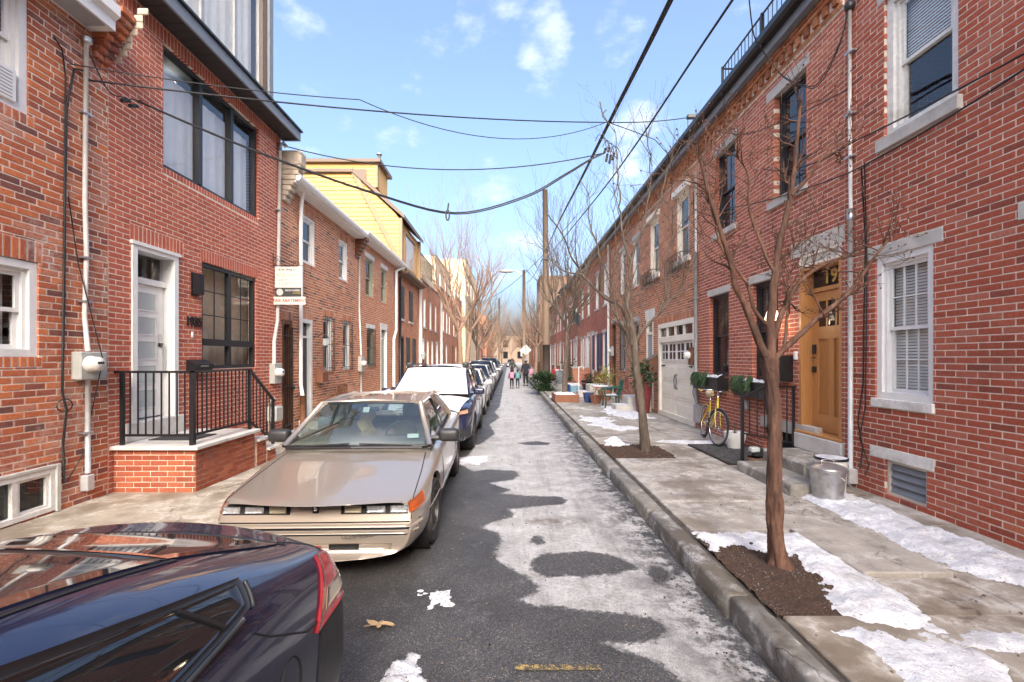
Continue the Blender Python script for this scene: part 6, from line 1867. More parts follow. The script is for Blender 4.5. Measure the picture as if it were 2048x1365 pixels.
def make_car(T, prm, paint_mat):
    """generic saloon / estate: lofted lower body, separate roof, pillars and glass. Front at y = 0."""
    L = prm['L']; hw = prm['hw']
    nose, tail = prm.get('nose', .22), prm.get('tailbow', .12)
    rings = []
    ys = sorted(set([0, .012, .03, .10, .22, .4] + list(np.linspace(.6, L - .5, 14)) + [L - .3, L - .14, L - .05, L]))
    for y in ys:
        w, zs, zc, zb = interp(prm['plan'], y)
        zm = zb + (zs - zb) * prm.get('mid', .58)
        ring = [(0, zb), (.72 * w, zb), (.93 * w, zb + .03), (.985 * w, zb + .16), (w, zm), (.985 * w, zs - .05), (.93 * w, zs), (.62 * w, zs + (zc - zs) * .62), (.3 * w, zs + (zc - zs) * .93), (0, zc)]
        ff = max(0, 1 - y / .9) ** 1.5; fr = max(0, 1 - (L - y) / .7) ** 1.5
        bu = prm.get('bump', .05) * max(0, 1 - y / .45)
        rings.append([(x, y + nose * ff * (abs(x) / hw) ** 2.2 - tail * fr * (abs(x) / hw) ** 2.2 - bu * math.exp(-((z - prm.get('bz', .45)) / .12) ** 2), z) for x, z in ring])
    base = loft(rings).mesh('body')
    me = bake(base, [('SUBSURF', dict(levels=2, render_levels=2))])
    bvh = bvh_of(me)
    r, ww = prm['wr'], prm.get('ww', .2)
    cuts = []
    for y in prm['axles']:
        cuts += [(hw * .55, hw + .3, y, r * 1.02, r + .055), (-hw - .3, -hw * .55, y, r * 1.02, r + .055)]
    me2 = cut_arches(me, cuts, None)
    me2.materials.clear(); me2.materials.append(paint_mat)
    body = T.part('body', me2, paint_mat, local=True, deg=38)
    for y in prm['axles']:
        for s in (-1, 1):
            mb = MB(); mb.lathe([(r + .05, s * hw * .95), (r + .05, s * hw * .5), (.001, s * hw * .5)], (0, y, r * 1.02), 28, 'X')
            T.part('wheel_housing', mb, MT['black_hole'], local=True)
    for i, y in enumerate(prm['axles']):
        for s in (-1, 1):
            wheel(T, s * (hw - ww / 2 - .015), y, r, ww, s, prm.get('rim', 'rim'), prm.get('spokes', 5), prm.get('turn', 0) if i == 0 else 0)
    # cabin
    c = prm['cab']
    AB, AT, CT, CB = c['AB'], c['AT'], c['CT'], c['CB']      # pillar points (x, y, z) on the +x side
    mir = lambda p: (-p[0], p[1], p[2])
    Lp = lambda p, q, t: tuple(p[k] + (q[k] - p[k]) * t for k in range(3))
    rb = c.get('roofbulge', .05)
    mb = MB(); quadpatch(mb, mir(AT), AT, CT, mir(CT), (0, 0, rb), 14, 14)
    nv = len(mb.v)
    q = MB(); quadpatch(q, tuple(np.add(mir(AT), (0, 0, -.03))), tuple(np.add(AT, (0, 0, -.03))), tuple(np.add(CT, (0, 0, -.03))), tuple(np.add(mir(CT), (0, 0, -.03))), (0, 0, rb), 14, 14)
    mb.add(q.v, q.f)
    T.part('roof', mb, prm.get('roof_mat') or paint_mat, local=True, smooth=True)
    mb = MB()
    for s in (1, -1):
        X = lambda p: (s * p[0], p[1], p[2])
        mb.tube([X(AB), X(Lp(AB, AT, .5)), X(AT)], c.get('pw', .035), 8)
        mb.tube([X(AT), tuple(np.add(X(Lp(AT, CT, .5)), (s * .012, 0, .012))), X(CT)], c.get('pw', .035), 8)
        mb.tube([X(CT), X(Lp(CT, CB, .5)), X(CB)], c.get('cw', .05), 8)
    mb.tube([mir(AT), tuple(np.add(Lp(mir(AT), AT, .5), (0, -.02, rb * .8))), AT], .022, 8)
    mb.tube([mir(CT), tuple(np.add(Lp(mir(CT), CT, .5), (0, .02, rb * .8))), CT], .022, 8)
    T.part('pillars', mb, paint_mat, local=True, smooth=True)
    g = MB(); quadpatch(g, mir(AB), AB, AT, mir(AT), (0, -c.get('wsb', .10), .03), 14, 8)
    T.part('windscreen', g, MT[prm.get('ws_glass', 'glass_car')], local=True, smooth=True)
    mb = MB(); fe = lambda u, v, g=g: g.v[u * 9 + v]
    mb.tube([fe(0, v) for v in range(9)] + [fe(u, 8) for u in range(1, 15)] + [fe(14, v) for v in range(7, -1, -1)] + [fe(u, 0) for u in range(13, 0, -1)], .013, 5, closed=True)
    T.part('windscreen_trim', mb, MT['black_paint'], local=True, smooth=True)
    g = MB(); quadpatch(g, mir(CB), CB, CT, mir(CT), (0, .06, .03), 12, 8)
    T.part('rear_window', g, MT[prm.get('rw_glass', 'glass_tint')], local=True, smooth=True)
    zb_ = c['belt']
    for s in (1, -1):
        X = lambda p, dx=0: (s * (p[0] + dx), p[1], p[2])
        sp = c['splits']                 # positions along the belt where pillars stand
        P_at = lambda t: (Lp(AB, CB, t), None)
        def top(t):
            yb = AB[1] + (CB[1] - AB[1]) * t
            if yb < AT[1]: return Lp(AB, AT, (yb - AB[1]) / max(AT[1] - AB[1], 1e-3))
            if yb > CT[1]: return Lp(CT, CB, (yb - CT[1]) / max(CB[1] - CT[1], 1e-3))
            return Lp(AT, CT, (yb - AT[1]) / (CT[1] - AT[1]))
        for a, b in zip(sp[:-1], sp[1:]):
            g = MB()
            def Pg(u, v):
                t = a + .012 + (b - a - .024) * u
                lo, hi = Lp(AB, CB, t), top(t)
                q_ = Lp(lo, hi, v)
                return (s * (q_[0] + .015 * math.sin(math.pi * v) + .004), q_[1], q_[2])
            g.grid(Pg, 12, 5)
            T.part('side_window', g, MT[prm.get('side_glass', 'glass_tint')], local=True, smooth=True)
        mb = MB()
        for t in sp[1:-1]:
            lo, hi = Lp(AB, CB, t), top(t)
            mb.tube([X(lo, .012), X(Lp(lo, hi, .5), .02), X(hi, .008)], .022, 6)
        mb.tube([X(Lp(AB, CB, 0), .008), X(Lp(AB, CB, .5), .012), X(Lp(AB, CB, 1), .008)], .014, 6)
        T.part('window_trim', mb, MT['black_paint'], local=True, smooth=True)
    # dark cabin floor, seats
    mb = MB()
    mb.box(-AB[0] * .93, AB[0] * .93, AB[1] + .12, CB[1] - .05, zb_ - .10, zb_ - .02)
    T.part('cabin_floor', mb, MT['interior_dark'], local=True)
    if prm.get('seats', True):
        mb = MB()
        ya = AB[1]
        mb.rbox(-AB[0] * .92, AB[0] * .92, ya + .06, ya + .45, zb_ - .04, zb_ + .03, .03, 2)
        T.part('dashboard', mb, MT[prm.get('int', 'interior_dark')], local=True)
        for s in (1, -1):
            mb = MB()
            mb.rbox(s * .36 - .24, s * .36 + .24, ya + 1.12, ya + 1.28, zb_ - .05, zb_ + .14, .06, 2)
            mb.rbox(s * .36 - .13, s * .36 + .13, ya + 1.17, ya + 1.27, zb_ + .15, zb_ + .33, .05, 2)
            T.part('seat', mb, MT[prm.get('int', 'interior_dark')], local=True, smooth=True, deg=40)
        mb = MB(); mb.rbox(-.55, .55, CT[1] - .1, CT[1] + .06, zb_ - .05, zb_ + .1, .05, 2)
        T.part('rear_bench', mb, MT[prm.get('int', 'interior_dark')], local=True, smooth=True, deg=40)
        mb = MB(); xw = prm.get('wheel_x', .36)
        mb.tube([(xw + .18 * math.cos(q * .3142), ya + .48 + .06 * math.sin(q * .3142), zb_ + .02 + .16 * math.sin(q * .3142)) for q in range(20)], .014, 6, closed=True)
        mb.tube([(xw - .17, ya + .48, zb_ + .02), (xw + .17, ya + .48, zb_ + .02)], .02, 6)
        T.part('steering_wheel', mb, MT['interior_dark'], local=True, smooth=True)
        mb = MB(); mb.rbox(-.12, .12, AT[1] - .14, AT[1] - .11, AT[2] - .085, AT[2] - .03, .012); T.part('rear_view_mirror', mb, MT['interior_dark'], local=True)
    # mirrors
    for s in (1, -1):
        x, y, z = AB[0], AB[1] + c.get('my', .32), zb_ + .06
        e = MB(); e.rbox(s * (x + .06), s * (x + .29), y - .09, y + .05, z - .065, z + .075, .045, 3)
        e.tube([(s * x * .97, y - .02, z - .03), (s * (x + .1), y - .02, z - .03)], .03, 6)
        T.part('wing_mirror', e, prm.get('mirror_mat') or MT['plastic'], local=True, smooth=True, deg=50)
    return bvh, me

# ---- beige coupe
MT['beige_paint'] = paint('beige metallic paint', (.42, .36, .30), .55, 0, .33, .12)
Ct = Thing('parked_car', 'beige two-door coupe with six small rectangular lamps facing the camera', 'car', (-1.57, 3.52, 0), rz=R(1.6))
prm = dict(L=4.85, hw=.89, bump=.075, bz=.41, nose=.30, tailbow=.15, mid=.55, wr=.315, ww=.2, axles=(.98, 3.62), rim='rim_dark', spokes=5, turn=R(-4),
           plan=[(0, .775, .640, .665, .22), (.012, .782, .643, .670, .215), (.10, .82, .658, .692, .20), (.4, .862, .682, .732, .18), (.9, .885, .745, .795, .18), (1.35, .89, .83, .88, .18), (1.8, .89, .86, .90, .18), (3.0, .89, .875, .90, .18), (3.9, .885, .90, .95, .18), (4.6, .84, .86, .92, .22), (4.85, .78, .78, .84, .30)],
           cab=dict(AB=(.765, 1.30, .885), AT=(.575, 1.86, 1.285), CT=(.56, 3.05, 1.30), CB=(.70, 3.75, .93), belt=.89, splits=(0, .52, .80), roofbulge=.045, wsb=.13, pw=.030, cw=.06, my=.30),
           mirror_mat=MT['plastic'], int='interior', side_glass='glass_car', rw_glass='glass_car', wheel_x=.36)
bv, mesh_ = make_car(Ct, prm, MT['beige_paint'])
# the wide rear pillars of the coupe
mb = MB()
for s in (1, -1):
    quadpatch(mb, (s * .72, 3.05, .90), (s * .70, 3.75, .92), (s * .56, 3.06, 1.30), (s * .575, 2.72, 1.29), (s * .02, 0, 0), 8, 8)
Ct.part('rear_quarter', mb, MT['beige_paint'], local=True, smooth=True)
fd = (0, 1, 0)
def front_band(name, xa, xb, za, zb, mat, off=.004, nu=8, nv=3, dz=0., par=None):
    mb = MB()
    conform(mb, bv, (xa, -.5, za + dz * abs(xa)), (xb, -.5, za + dz * abs(xb)), (xb, -.5, zb + dz * abs(xb)), (xa, -.5, zb + dz * abs(xa)), fd, nu, nv, off)
    return Ct.part(name, mb, MT[mat], par, local=True, smooth=True)
MT['lamp_clear'] = plain('clear lamp', (.50, .52, .54), .12, .6, var=.35, vs=60, bump=.6, bs=120, coat=1.)
MT['lamp_fog'] = plain('yellowed lamp', (.38, .33, .23), .3, 0, var=.1, bump=.3, bs=160, coat=1.)
MT['amber'] = plain('amber lens', (.38, .075, .012), .2, var=.15, vs=80, bump=.4, bs=150, coat=1.)
MT['amber_dim'] = plain('amber clear lens', (.42, .20, .11), .25, var=.2, vs=60, bump=.3, bs=120, coat=1.)
MT['red_lens'] = plain('red lens', (.36, .035, .04), .16, var=.2, vs=20, bump=.1, bs=120, coat=1.)
for s in (1, -1):
    hb = front_band('lamp_recess', s * .205, s * .785, .543, .622, 'black_hole', .003, 14)
    for (a, b, m_) in ((.235, .37, 'lamp_fog'), (.415, .565, 'lamp_clear'), (.605, .745, 'lamp_clear')):
        front_band('headlight', s * a, s * b, .554, .612, m_, .010, 6, 4, par=None)
    mb = MB(); conform(mb, bv, (s * .75, .205, .552), (s * .855, .44, .572), (s * .855, .44, .652), (s * .75, .205, .625), (-s * .75, .66, 0), 8, 4, .008)
    Ct.part('corner_light', mb, MT['amber'], local=True, smooth=True)
front_band('hood_gap', -.76, .76, .626, .634, 'black_hole', .003, 24, 1)
front_band('emblem', -.024, .024, .552, .616, 'dark_frame', .006, 3, 3)
front_band('emblem_face', -.015, .015, .561, .607, 'chrome', .009, 2, 2)
for (z, h, w) in ((.478, .010, .82), (.425, .016, .82), (.382, .012, .80)):
    front_band('bumper_groove', -w, w, z, z + h, 'black_hole', .0025, 28, 1)
for (z, h, w) in ((.441, .028, .83), (.396, .024, .81)):
    front_band('bumper_bar', -w, w, z + .003, z + h, 'beige_paint', .016, 28, 3)
front_band('lower_vent', -.62, .62, .262, .318, 'beige_paint', .006, 16, 3)
for s in (1, -1): front_band('air_intake', s * .12, s * .36, .272, .312, 'black_hole', .012, 6, 2)
me = text_mesh('OLDSMOBILE', .042, 'lettering', .001); me.materials.append(MT['rim_dark'])
o = bpy.data.objects.new('lettering', me); COL.objects.link(o); o.parent = Ct.o
h_, n_, _, _ = bv.ray_cast(Vector((.42, -1, .385)), Vector((0, 1, 0)))
o.matrix_local = Matrix.Translation((.36, h_.y - .028, .388)) @ Matrix.Rotation(R(12), 4, 'Z') @ Matrix.Rotation(R(90), 4, 'X')
mb = MB()
for s in (1, -1):
    seam(mb, bv, [(s * .775, .13, 1), (s * .755, .8, 1), (s * .72, 1.34, 1)], (0, 0, -1), .005)
    seam(mb, bv, [(s * 1, 1.50, .86), (s * 1, 1.50, .30), (s * 1, 2.95, .30), (s * 1, 3.0, .86)], (-s, 0, 0), .004)
Ct.part('panel_gap', mb, SEAM, local=True)
mb = MB()
for s in (1, -1):
    seam(mb, bv, [(s * 1, .62, .46), (s * 1, 1.3, .46)], (-s, 0, 0), .008, off=.003); seam(mb, bv, [(s * 1, 1.34, .43), (s * 1, 3.25, .43)], (-s, 0, 0), .012, off=.004)
Ct.part('side_moulding', mb, MT['beige_paint'], local=True, smooth=True)
mb = MB()
for s in (1, -1):
    seam(mb, bv, [(s * .16, .42, 1), (s * .20, .9, 1), (s * .23, 1.2, 1)], (0, 0, -1), .006, 8, -.003)
Ct.part('hood_crease', mb, MT['beige_paint'], local=True, smooth=True)
mb = MB(); mb.tube([(-.70, 1.20, .885), (0, 1.10, .905), (.70, 1.20, .885)], .014, 5); mb.tube([(-.55, 1.22, .90), (-.05, 1.20, .93)], .009, 5); mb.tube([(.05, 1.2, .93), (.58, 1.26, .905)], .009, 5)
Ct.part('wiper', mb, MT['black_paint'], local=True)
for s in (1, -1):
    mb = MB(); mb.tube([(s * 1, 2.72, .74)] , .01, 4) if False else mb.rbox(s * .885, s * .905, 2.7, 2.9, .70, .735, .008); Ct.part('door_handle', mb, MT['black_paint'], local=True)
stk = MB(); stk.add([(.50, 1.44, .945), (.62, 1.46, .945), (.615, 1.485, .985), (.495, 1.465, .985)], [(0, 1, 2, 3)]); Ct.part('sticker', stk, MT['frosted'], local=True)
stk = MB(); stk.add([(-.05, 1.665, 1.20), (.02, 1.665, 1.20), (.02, 1.71, 1.255), (-.05, 1.71, 1.255)], [(0, 1, 2, 3)]); Ct.part('sticker', stk, MT['frosted'], local=True)
mb = MB(); mb.grid(lambda u, v: (-.25 + .16 * u + .03 * math.sin(v * 9), 2.2 + .1 * u, .90 + .3 * v - .12 * abs(u - .5)), 6, 8); Ct.part('hanging_cloth', mb, plain('tan cloth', (.36, .27, .13), .9), local=True, smooth=True)

# ---- dark blue hatchback in front, tail towards the coupe
MT['blue_paint'] = paint('dark blue paint', (.012, .014, .045), .25, 0, .25, .13, dirtc=(.20, .19, .19))
Hb = Thing('parked_car', 'dark blue hatchback whose glass tail fills the near corner of the street', 'car', (-1.61, 0, 0))
rings = []
tab = [  # y, zb, w(mid), zsh, wbelt, zbelt, wrail, zrail, zc
    (-2.05, .30, .62, .55, .60, .62, .45, .66, .68), (-1.95, .22, .76, .62, .72, .72, .55, .78, .80), (-1.5, .20, .86, .72, .80, .84, .60, .92, .95), (-1.15, .20, .87, .78, .82, .92, .66, .98, 1.01),
    (-.55, .20, .87, .80, .83, .96, .62, 1.22, 1.29), (0, .20, .87, .80, .845, .985, .64, 1.32, 1.395), (.5, .20, .87, .80, .845, .992, .645, 1.315, 1.385), (1.0, .20, .87, .79, .838, .998, .64, 1.262, 1.318),
    (1.35, .20, .87, .785, .83, 1.0, .635, 1.19, 1.238), (1.62, .22, .868, .78, .82, .985, .635, 1.118, 1.162), (1.88, .24, .86, .775, .805, .955, .64, 1.035, 1.082),
    (2.05, .26, .862, .77, .805, .925, .66, .998, 1.062), (2.14, .28, .855, .765, .80, .905, .67, .975, 1.068), (2.18, .30, .845, .755, .79, .87, .66, .94, 1.04), (2.21, .34, .825, .74, .77, .82, .64, .88, .95), (2.225, .40, .80, .72, .74, .78, .60, .83, .88)]
for (y, zb, w, zsh, wb, zbt, wr_, zr, zc) in tab:
    ring = [(0, zb), (.7 * w, zb), (.94 * w, zb + .04), (.995 * w, zb + .2 * (zsh - zb)), (w, zb + .62 * (zsh - zb)), (.995 * w, zsh), (wb, zbt), ((wb + wr_) / 2 + .012, (zbt + zr) / 2 + .012), (wr_, zr), (wr_ * .62, zr + (zc - zr) * .66), (0, zc)]
    bow = max(0, (y - 1.75) / .45) ** 2
    rings.append([(x, y - .09 * bow * (abs(x) / .85) ** 2.4, z) for x, z in ring])
base = loft(rings).mesh('body')
me = bake(base, [('SUBSURF', dict(levels=2, render_levels=3))])
bh = bvh_of(me)
cuts = [(.5, 1.2, 1.18, .33, .385), (-1.2, -.5, 1.18, .33, .385), (.5, 1.2, -1.35, .33, .385), (-1.2, -.5, -1.35, .33, .385)]
me2 = cut_arches(me, cuts, None); me2.materials.clear(); me2.materials.append(MT['blue_paint'])
Hb.part('body', me2, MT['blue_paint'], local=True, deg=40)
for y in (1.18, -1.35):
    for s in (1, -1): wheel(Hb, s * .755, y, .325, .205, s, 'rim', 5)
for y in (1.18, -1.35):
    for s in (-1, 1):
        mb = MB(); mb.lathe([(.38, s * .83), (.38, s * .48), (.001, s * .48)], (0, y, .33), 26, 'X'); Hb.part('wheel_housing', mb, MT['black_hole'], local=True)
def top(name, a, b, c, d, mat, off=.004, nu=20, nv=20, skirt=.01):
    mb = MB(); conform(mb, bh, a, b, c, d, (0, 0, -1), nu, nv, off, skirt); return Hb.part(name, mb, MT[mat], local=True, smooth=True)
MT['glass_roof'] = plain('dark roof glass', (.016, .016, .018), .035, 0, var=.2, bump=0, spec=.8, coat=1., dirt=((.16, .15, .15), .30))
top('roof_glass', (-.50, .0, 1.4), (.50, .0, 1.4), (.515, 1.435, 1.3), (-.515, 1.435, 1.3), 'glass_roof', .005)
top('hatch_glass', (-.52, 1.45, 1.3), (.52, 1.45, 1.3), (.62, 1.945, 1.1), (-.62, 1.945, 1.1), 'glass_roof', .006)
top('hatch_gap', (-.64, 1.953, 1.1), (.64, 1.953, 1.1), (.645, 1.970, 1.1), (-.645, 1.970, 1.1), 'black_hole', .003, 24, 2)
top('roof_gap', (-.52, 1.437, 1.3), (.52, 1.437, 1.3), (.52, 1.449, 1.3), (-.52, 1.449, 1.3), 'black_hole', .003, 24, 1)
for s in (1, -1):
    top('roof_channel', (s * .515, .0, 1.4), (s * .53, .0, 1.4), (s * .545, 1.46, 1.3), (s * .53, 1.46, 1.3), 'black_hole', .003, 2, 24)
    sd = (-s, 0, -.12)
    mb = MB(); conform(mb, bh, (s * 1, .10, 1.020), (s * 1, 1.44, 1.055), (s * 1, 1.50, 1.128), (s * 1, .10, 1.46), sd, 24, 10, .003, .01)
    Hb.part('window_surround', mb, MT['black_paint'], local=True, smooth=True)
    mb = MB(); conform(mb, bh, (s * 1, .15, 1.036), (s * 1, 1.42, 1.072), (s * 1, 1.455, 1.122), (s * 1, .15, 1.425), sd, 28, 10, .006, .004)
    Hb.part('side_window', mb, MT['glass_tint'], local=True, smooth=True)
    mb = MB(); seam(mb, bh, [(s * 1, 1.30, 1.07), (s * 1, 1.20, 1.185)], sd, .008, 8, .008); Hb.part('window_divider', mb, MT['black_paint'], local=True)
    mb = MB(); seam(mb, bh, [(s * 1, .1, 1.005), (s * 1, 1.45, 1.048)], sd, .010, 20, .004); seam(mb, bh, [(s * 1, 1.45, 1.048), (s * 1, 1.51, 1.12)], sd, .007, 8, .004)
    Hb.part('window_trim', mb, MT['plastic'], local=True, smooth=True)
    mb = MB(); conform(mb, bh, (s * 1, 1.86, .765), (s * .80, 2.26, .735), (s * .74, 2.24, .93), (s * .86, 2.02, .975), (-s * .85, -.5, -.12), 16, 10, .012, .014)
    tl = Hb.part('tail_light', mb, MT['red_lens'], local=True, smooth=True)
    mb = MB(); conform(mb, bh, (s * .955, 1.93, .80), (s * .83, 2.22, .785), (s * .80, 2.22, .84), (s * .92, 1.97, .86), (-s * .85, -.5, -.12), 10, 4, .0145, .004); Hb.part('reflector', mb, MT['lamp_fog'], tl, local=True, smooth=True)
    mb = MB(); conform(mb, bh, (s * .9, 1.72, .24), (s * .70, 2.26, .32), (s * .70, 2.26, .735), (s * .9, 1.86, .775), (-s * .8, -.6, 0), 16, 10, .004, .01)
    Hb.part('bumper_corner', mb, MT['plastic'], local=True, smooth=True)
    mb = MB()
    seam(mb, bh, [(s * 1, 1.40, .99), (s * 1, 1.48, .93), (s * 1, 1.72, .80), (s * 1, 1.86, .78)], (-s, 0, -.1), .004, 12)
    seam(mb, bh, [(s * 1, .98, .99), (s * 1, .86, .60), (s * 1, .80, .30)], (-s, 0, 0), .004, 12)
    seam(mb, bh, [(s * .60, 1.98, 1.1), (s * .70, 2.06, 1.), (s * .775, 2.09, .96)], (0, 0, -1), .004, 12)
    Hb.part('panel_gap', mb, SEAM, local=True)
# fuel door on the street side
mb = MB()
pts = []
for k in range(28):
    q = k * 2 * math.pi / 28
    h, n, _, _ = bh.ray_cast(Vector((2, 1.56 + .075 * math.cos(q), .70 + .085 * math.sin(q))), Vector((-1, 0, 0)))
    pts.append(h)
mb.tube(pts, .004, 5, closed=True); Hb.part('fuel_door', mb, SEAM, local=True)
mb = MB(); conform(mb, bh, (-.70, 3, .30), (.70, 3, .30), (.70, 3, .56), (-.70, 3, .56), (0, -1, 0), 16, 6, .006); Hb.part('rear_bumper', mb, MT['plastic'], local=True, smooth=True)
mb = MB(); mb.tube([(0, .95, .0), (0, .95, .0)], .001, 3)
mb = MB(); mb.ball((0, .75, 1.385), .05, 10, 6, (.5, 1.6, .7)); Hb.part('aerial', mb, MT['blue_paint'], local=True, smooth=True)

# ---- snow-covered estate
MT['navy_paint'] = paint('navy paint', (.012, .018, .055), .2, 0, .25, .10)
Sb = Thing('parked_car', 'navy estate car with snow over its windscreen and bonnet', 'car', (-1.60, 8.25, 0), rz=R(.3))
prmS = dict(L=4.85, hw=.93, nose=.26, tailbow=.12, mid=.55, wr=.345, ww=.225, axles=(.95, 3.70), rim='rim_dark', spokes=5, turn=0,
            plan=[(0, .76, .70, .80, .26), (.12, .84, .78, .88, .22), (.45, .91, .87, .97, .21), (1.0, .93, .95, 1.03, .21), (1.3, .93, .99, 1.08, .21), (1.9, .93, 1.01, 1.06, .21), (3.6, .93, 1.03, 1.06, .21), (4.4, .91, 1.04, 1.08, .23), (4.75, .87, 1.0, 1.05, .28), (4.85, .82, .9, .96, .34)],
            cab=dict(AB=(.80, 1.12, 1.06), AT=(.64, 1.95, 1.565), CT=(.62, 4.1, 1.57), CB=(.74, 4.62, 1.09), belt=1.05, splits=(0, .08, .36, .66, .96), roofbulge=.055, wsb=.10, pw=.035, cw=.05, my=.30),
            mirror_mat=MT['navy_paint'])
bs_, ms_ = make_car(Sb, prmS, MT['navy_paint'])
mb = MB(); quadpatch(mb, (-.77, 1.07, 1.065), (.77, 1.07, 1.065), (.625, 1.93, 1.58), (-.625, 1.93, 1.58), (0, -.12, .04), 24, 16)
mb2 = MB(); mb2.v = [(x + .004 * mnoise.noise((x * 5, y * 5, 1)), y - .008, z + .012 + .006 * mnoise.noise((x * 7, y * 7, 3))) for x, y, z in mb.v]; mb2.f = mb.f; mb2.t = mb.t
MT['car_snow'] = plain('frosty snow', (.64, .655, .69), .8, var=.05, vs=4, bump=.3, bs=40)
Sb.part('windscreen_snow', mb2, MT['car_snow'], local=True, smooth=True)
mb = MB(); conform(mb, bs_, (-.66, .22, 1.2), (.66, .22, 1.2), (.80, 1.14, 1.2), (-.80, 1.14, 1.2), (0, 0, -1), 30, 20, .014, .02)
mb.v = [(x, y, z + .008 * mnoise.noise((x * 6, y * 6, 2))) for x, y, z in mb.v]
Sb.part('bonnet_snow', mb, MT['car_snow'], local=True, smooth=True)
mb = MB(); mb.grid(lambda u, v: ((u - .5) * 1.22, 1.95 + 2.1 * v, 1.59 + .055 * 4 * u * (1 - u) + .01), 10, 10); Sb.part('roof_snow', mb, MT['snow'], local=True, smooth=True)
for s in (1, -1):
    mb = MB(); mb.tube([(s * .60, 2.0, 1.60), (s * .615, 2.1, 1.665), (s * .60, 3.9, 1.665), (s * .60, 4.0, 1.60)], .022, 6); Sb.part('roof_rail', mb, MT['plastic'], local=True, smooth=True)
    mb = MB(); mb.rbox(s * .56, s * .70, 1.98, 2.14, 1.60, 1.72, .03, 2); Sb.part('rack_foot', mb, MT['plastic'], local=True)
    mb = MB(); conform(mb, bs_, (s * .40, -1, .70), (s * .90, .35, .75), (s * .86, .40, .865), (s * .42, -1, .775), (-s * .35, .95, 0), 12, 5, .008); hl = Sb.part('headlight', mb, MT['black_paint'], local=True, smooth=True)
    mb = MB(); conform(mb, bs_, (s * .74, 0, .755), (s * .84, .3, .77), (s * .83, .35, .825), (s * .75, 0, .805), (-s * .35, .95, 0), 5, 4, .013); Sb.part('indicator', mb, MT['amber_dim'], hl, local=True, smooth=True)
    mb = MB(); conform(mb, bs_, (s * .50, -1, .725), (s * .62, 0, .73), (s * .61, 0, .785), (s * .50, -1, .775), (-s * .35, .95, 0), 5, 4, .014); Sb.part('lens', mb, MT['lamp_clear'], hl, local=True, smooth=True)
    mb = MB(); conform(mb, bs_, (s * .45, -1, .30), (s * .9, .4, .30), (s * .9, .4, .52), (s * .45, -1, .52), (-s * .4, .92, 0), 8, 5, .006); Sb.part('bumper_corner', mb, MT['plastic'], local=True, smooth=True)
    mb = MB(); conform(mb, bs_, (s * .62, -1, .36), (s * .73, 0, .36), (s * .73, 0, .48), (s * .62, -1, .46), (-s * .4, .92, 0), 4, 4, .014); Sb.part('fog_light', mb, MT['chrome'], local=True, smooth=True)
    mb = MB(); seam(mb, bs_, [(s * 1, .50, .33), (s * 1, 1.5, .28), (s * 1, 3.2, .28), (s * 1, 4.3, .34)], (-s, 0, 0), .03, 14, .004); Sb.part('sill_cladding', mb, MT['plastic'], local=True)
    mb = MB()
    seam(mb, bs_, [(s * 1, 1.35, 1.02), (s * 1, 1.32, .36)], (-s, 0, 0), .004); seam(mb, bs_, [(s * 1, 2.35, 1.02), (s * 1, 2.35, .36)], (-s, 0, 0), .004); seam(mb, bs_, [(s * 1, 3.25, 1.02), (s * 1, 3.1, .5)], (-s, 0, 0), .004)
    Sb.part('panel_gap', mb, SEAM, local=True)
    for y_ in (2.2, 3.15): mb = MB(); mb.rbox(s * .925, s * .95, y_ - .1, y_ + .08, .86, .89, .008); Sb.part('door_handle', mb, MT['navy_paint'], local=True)
mb = MB(); conform(mb, bs_, (-.42, -1, .45), (.42, -1, .45), (.40, -1, .72), (-.40, -1, .72), (0, 1, 0), 10, 6, .006); Sb.part('grille', mb, MT['black_paint'], local=True)
mb = MB(); mb.tube([(-.05, 1.0, 1.13), (.6, 1.12, 1.12)], .012, 5); Sb.part('wiper', mb, MT['black_paint'], local=True)

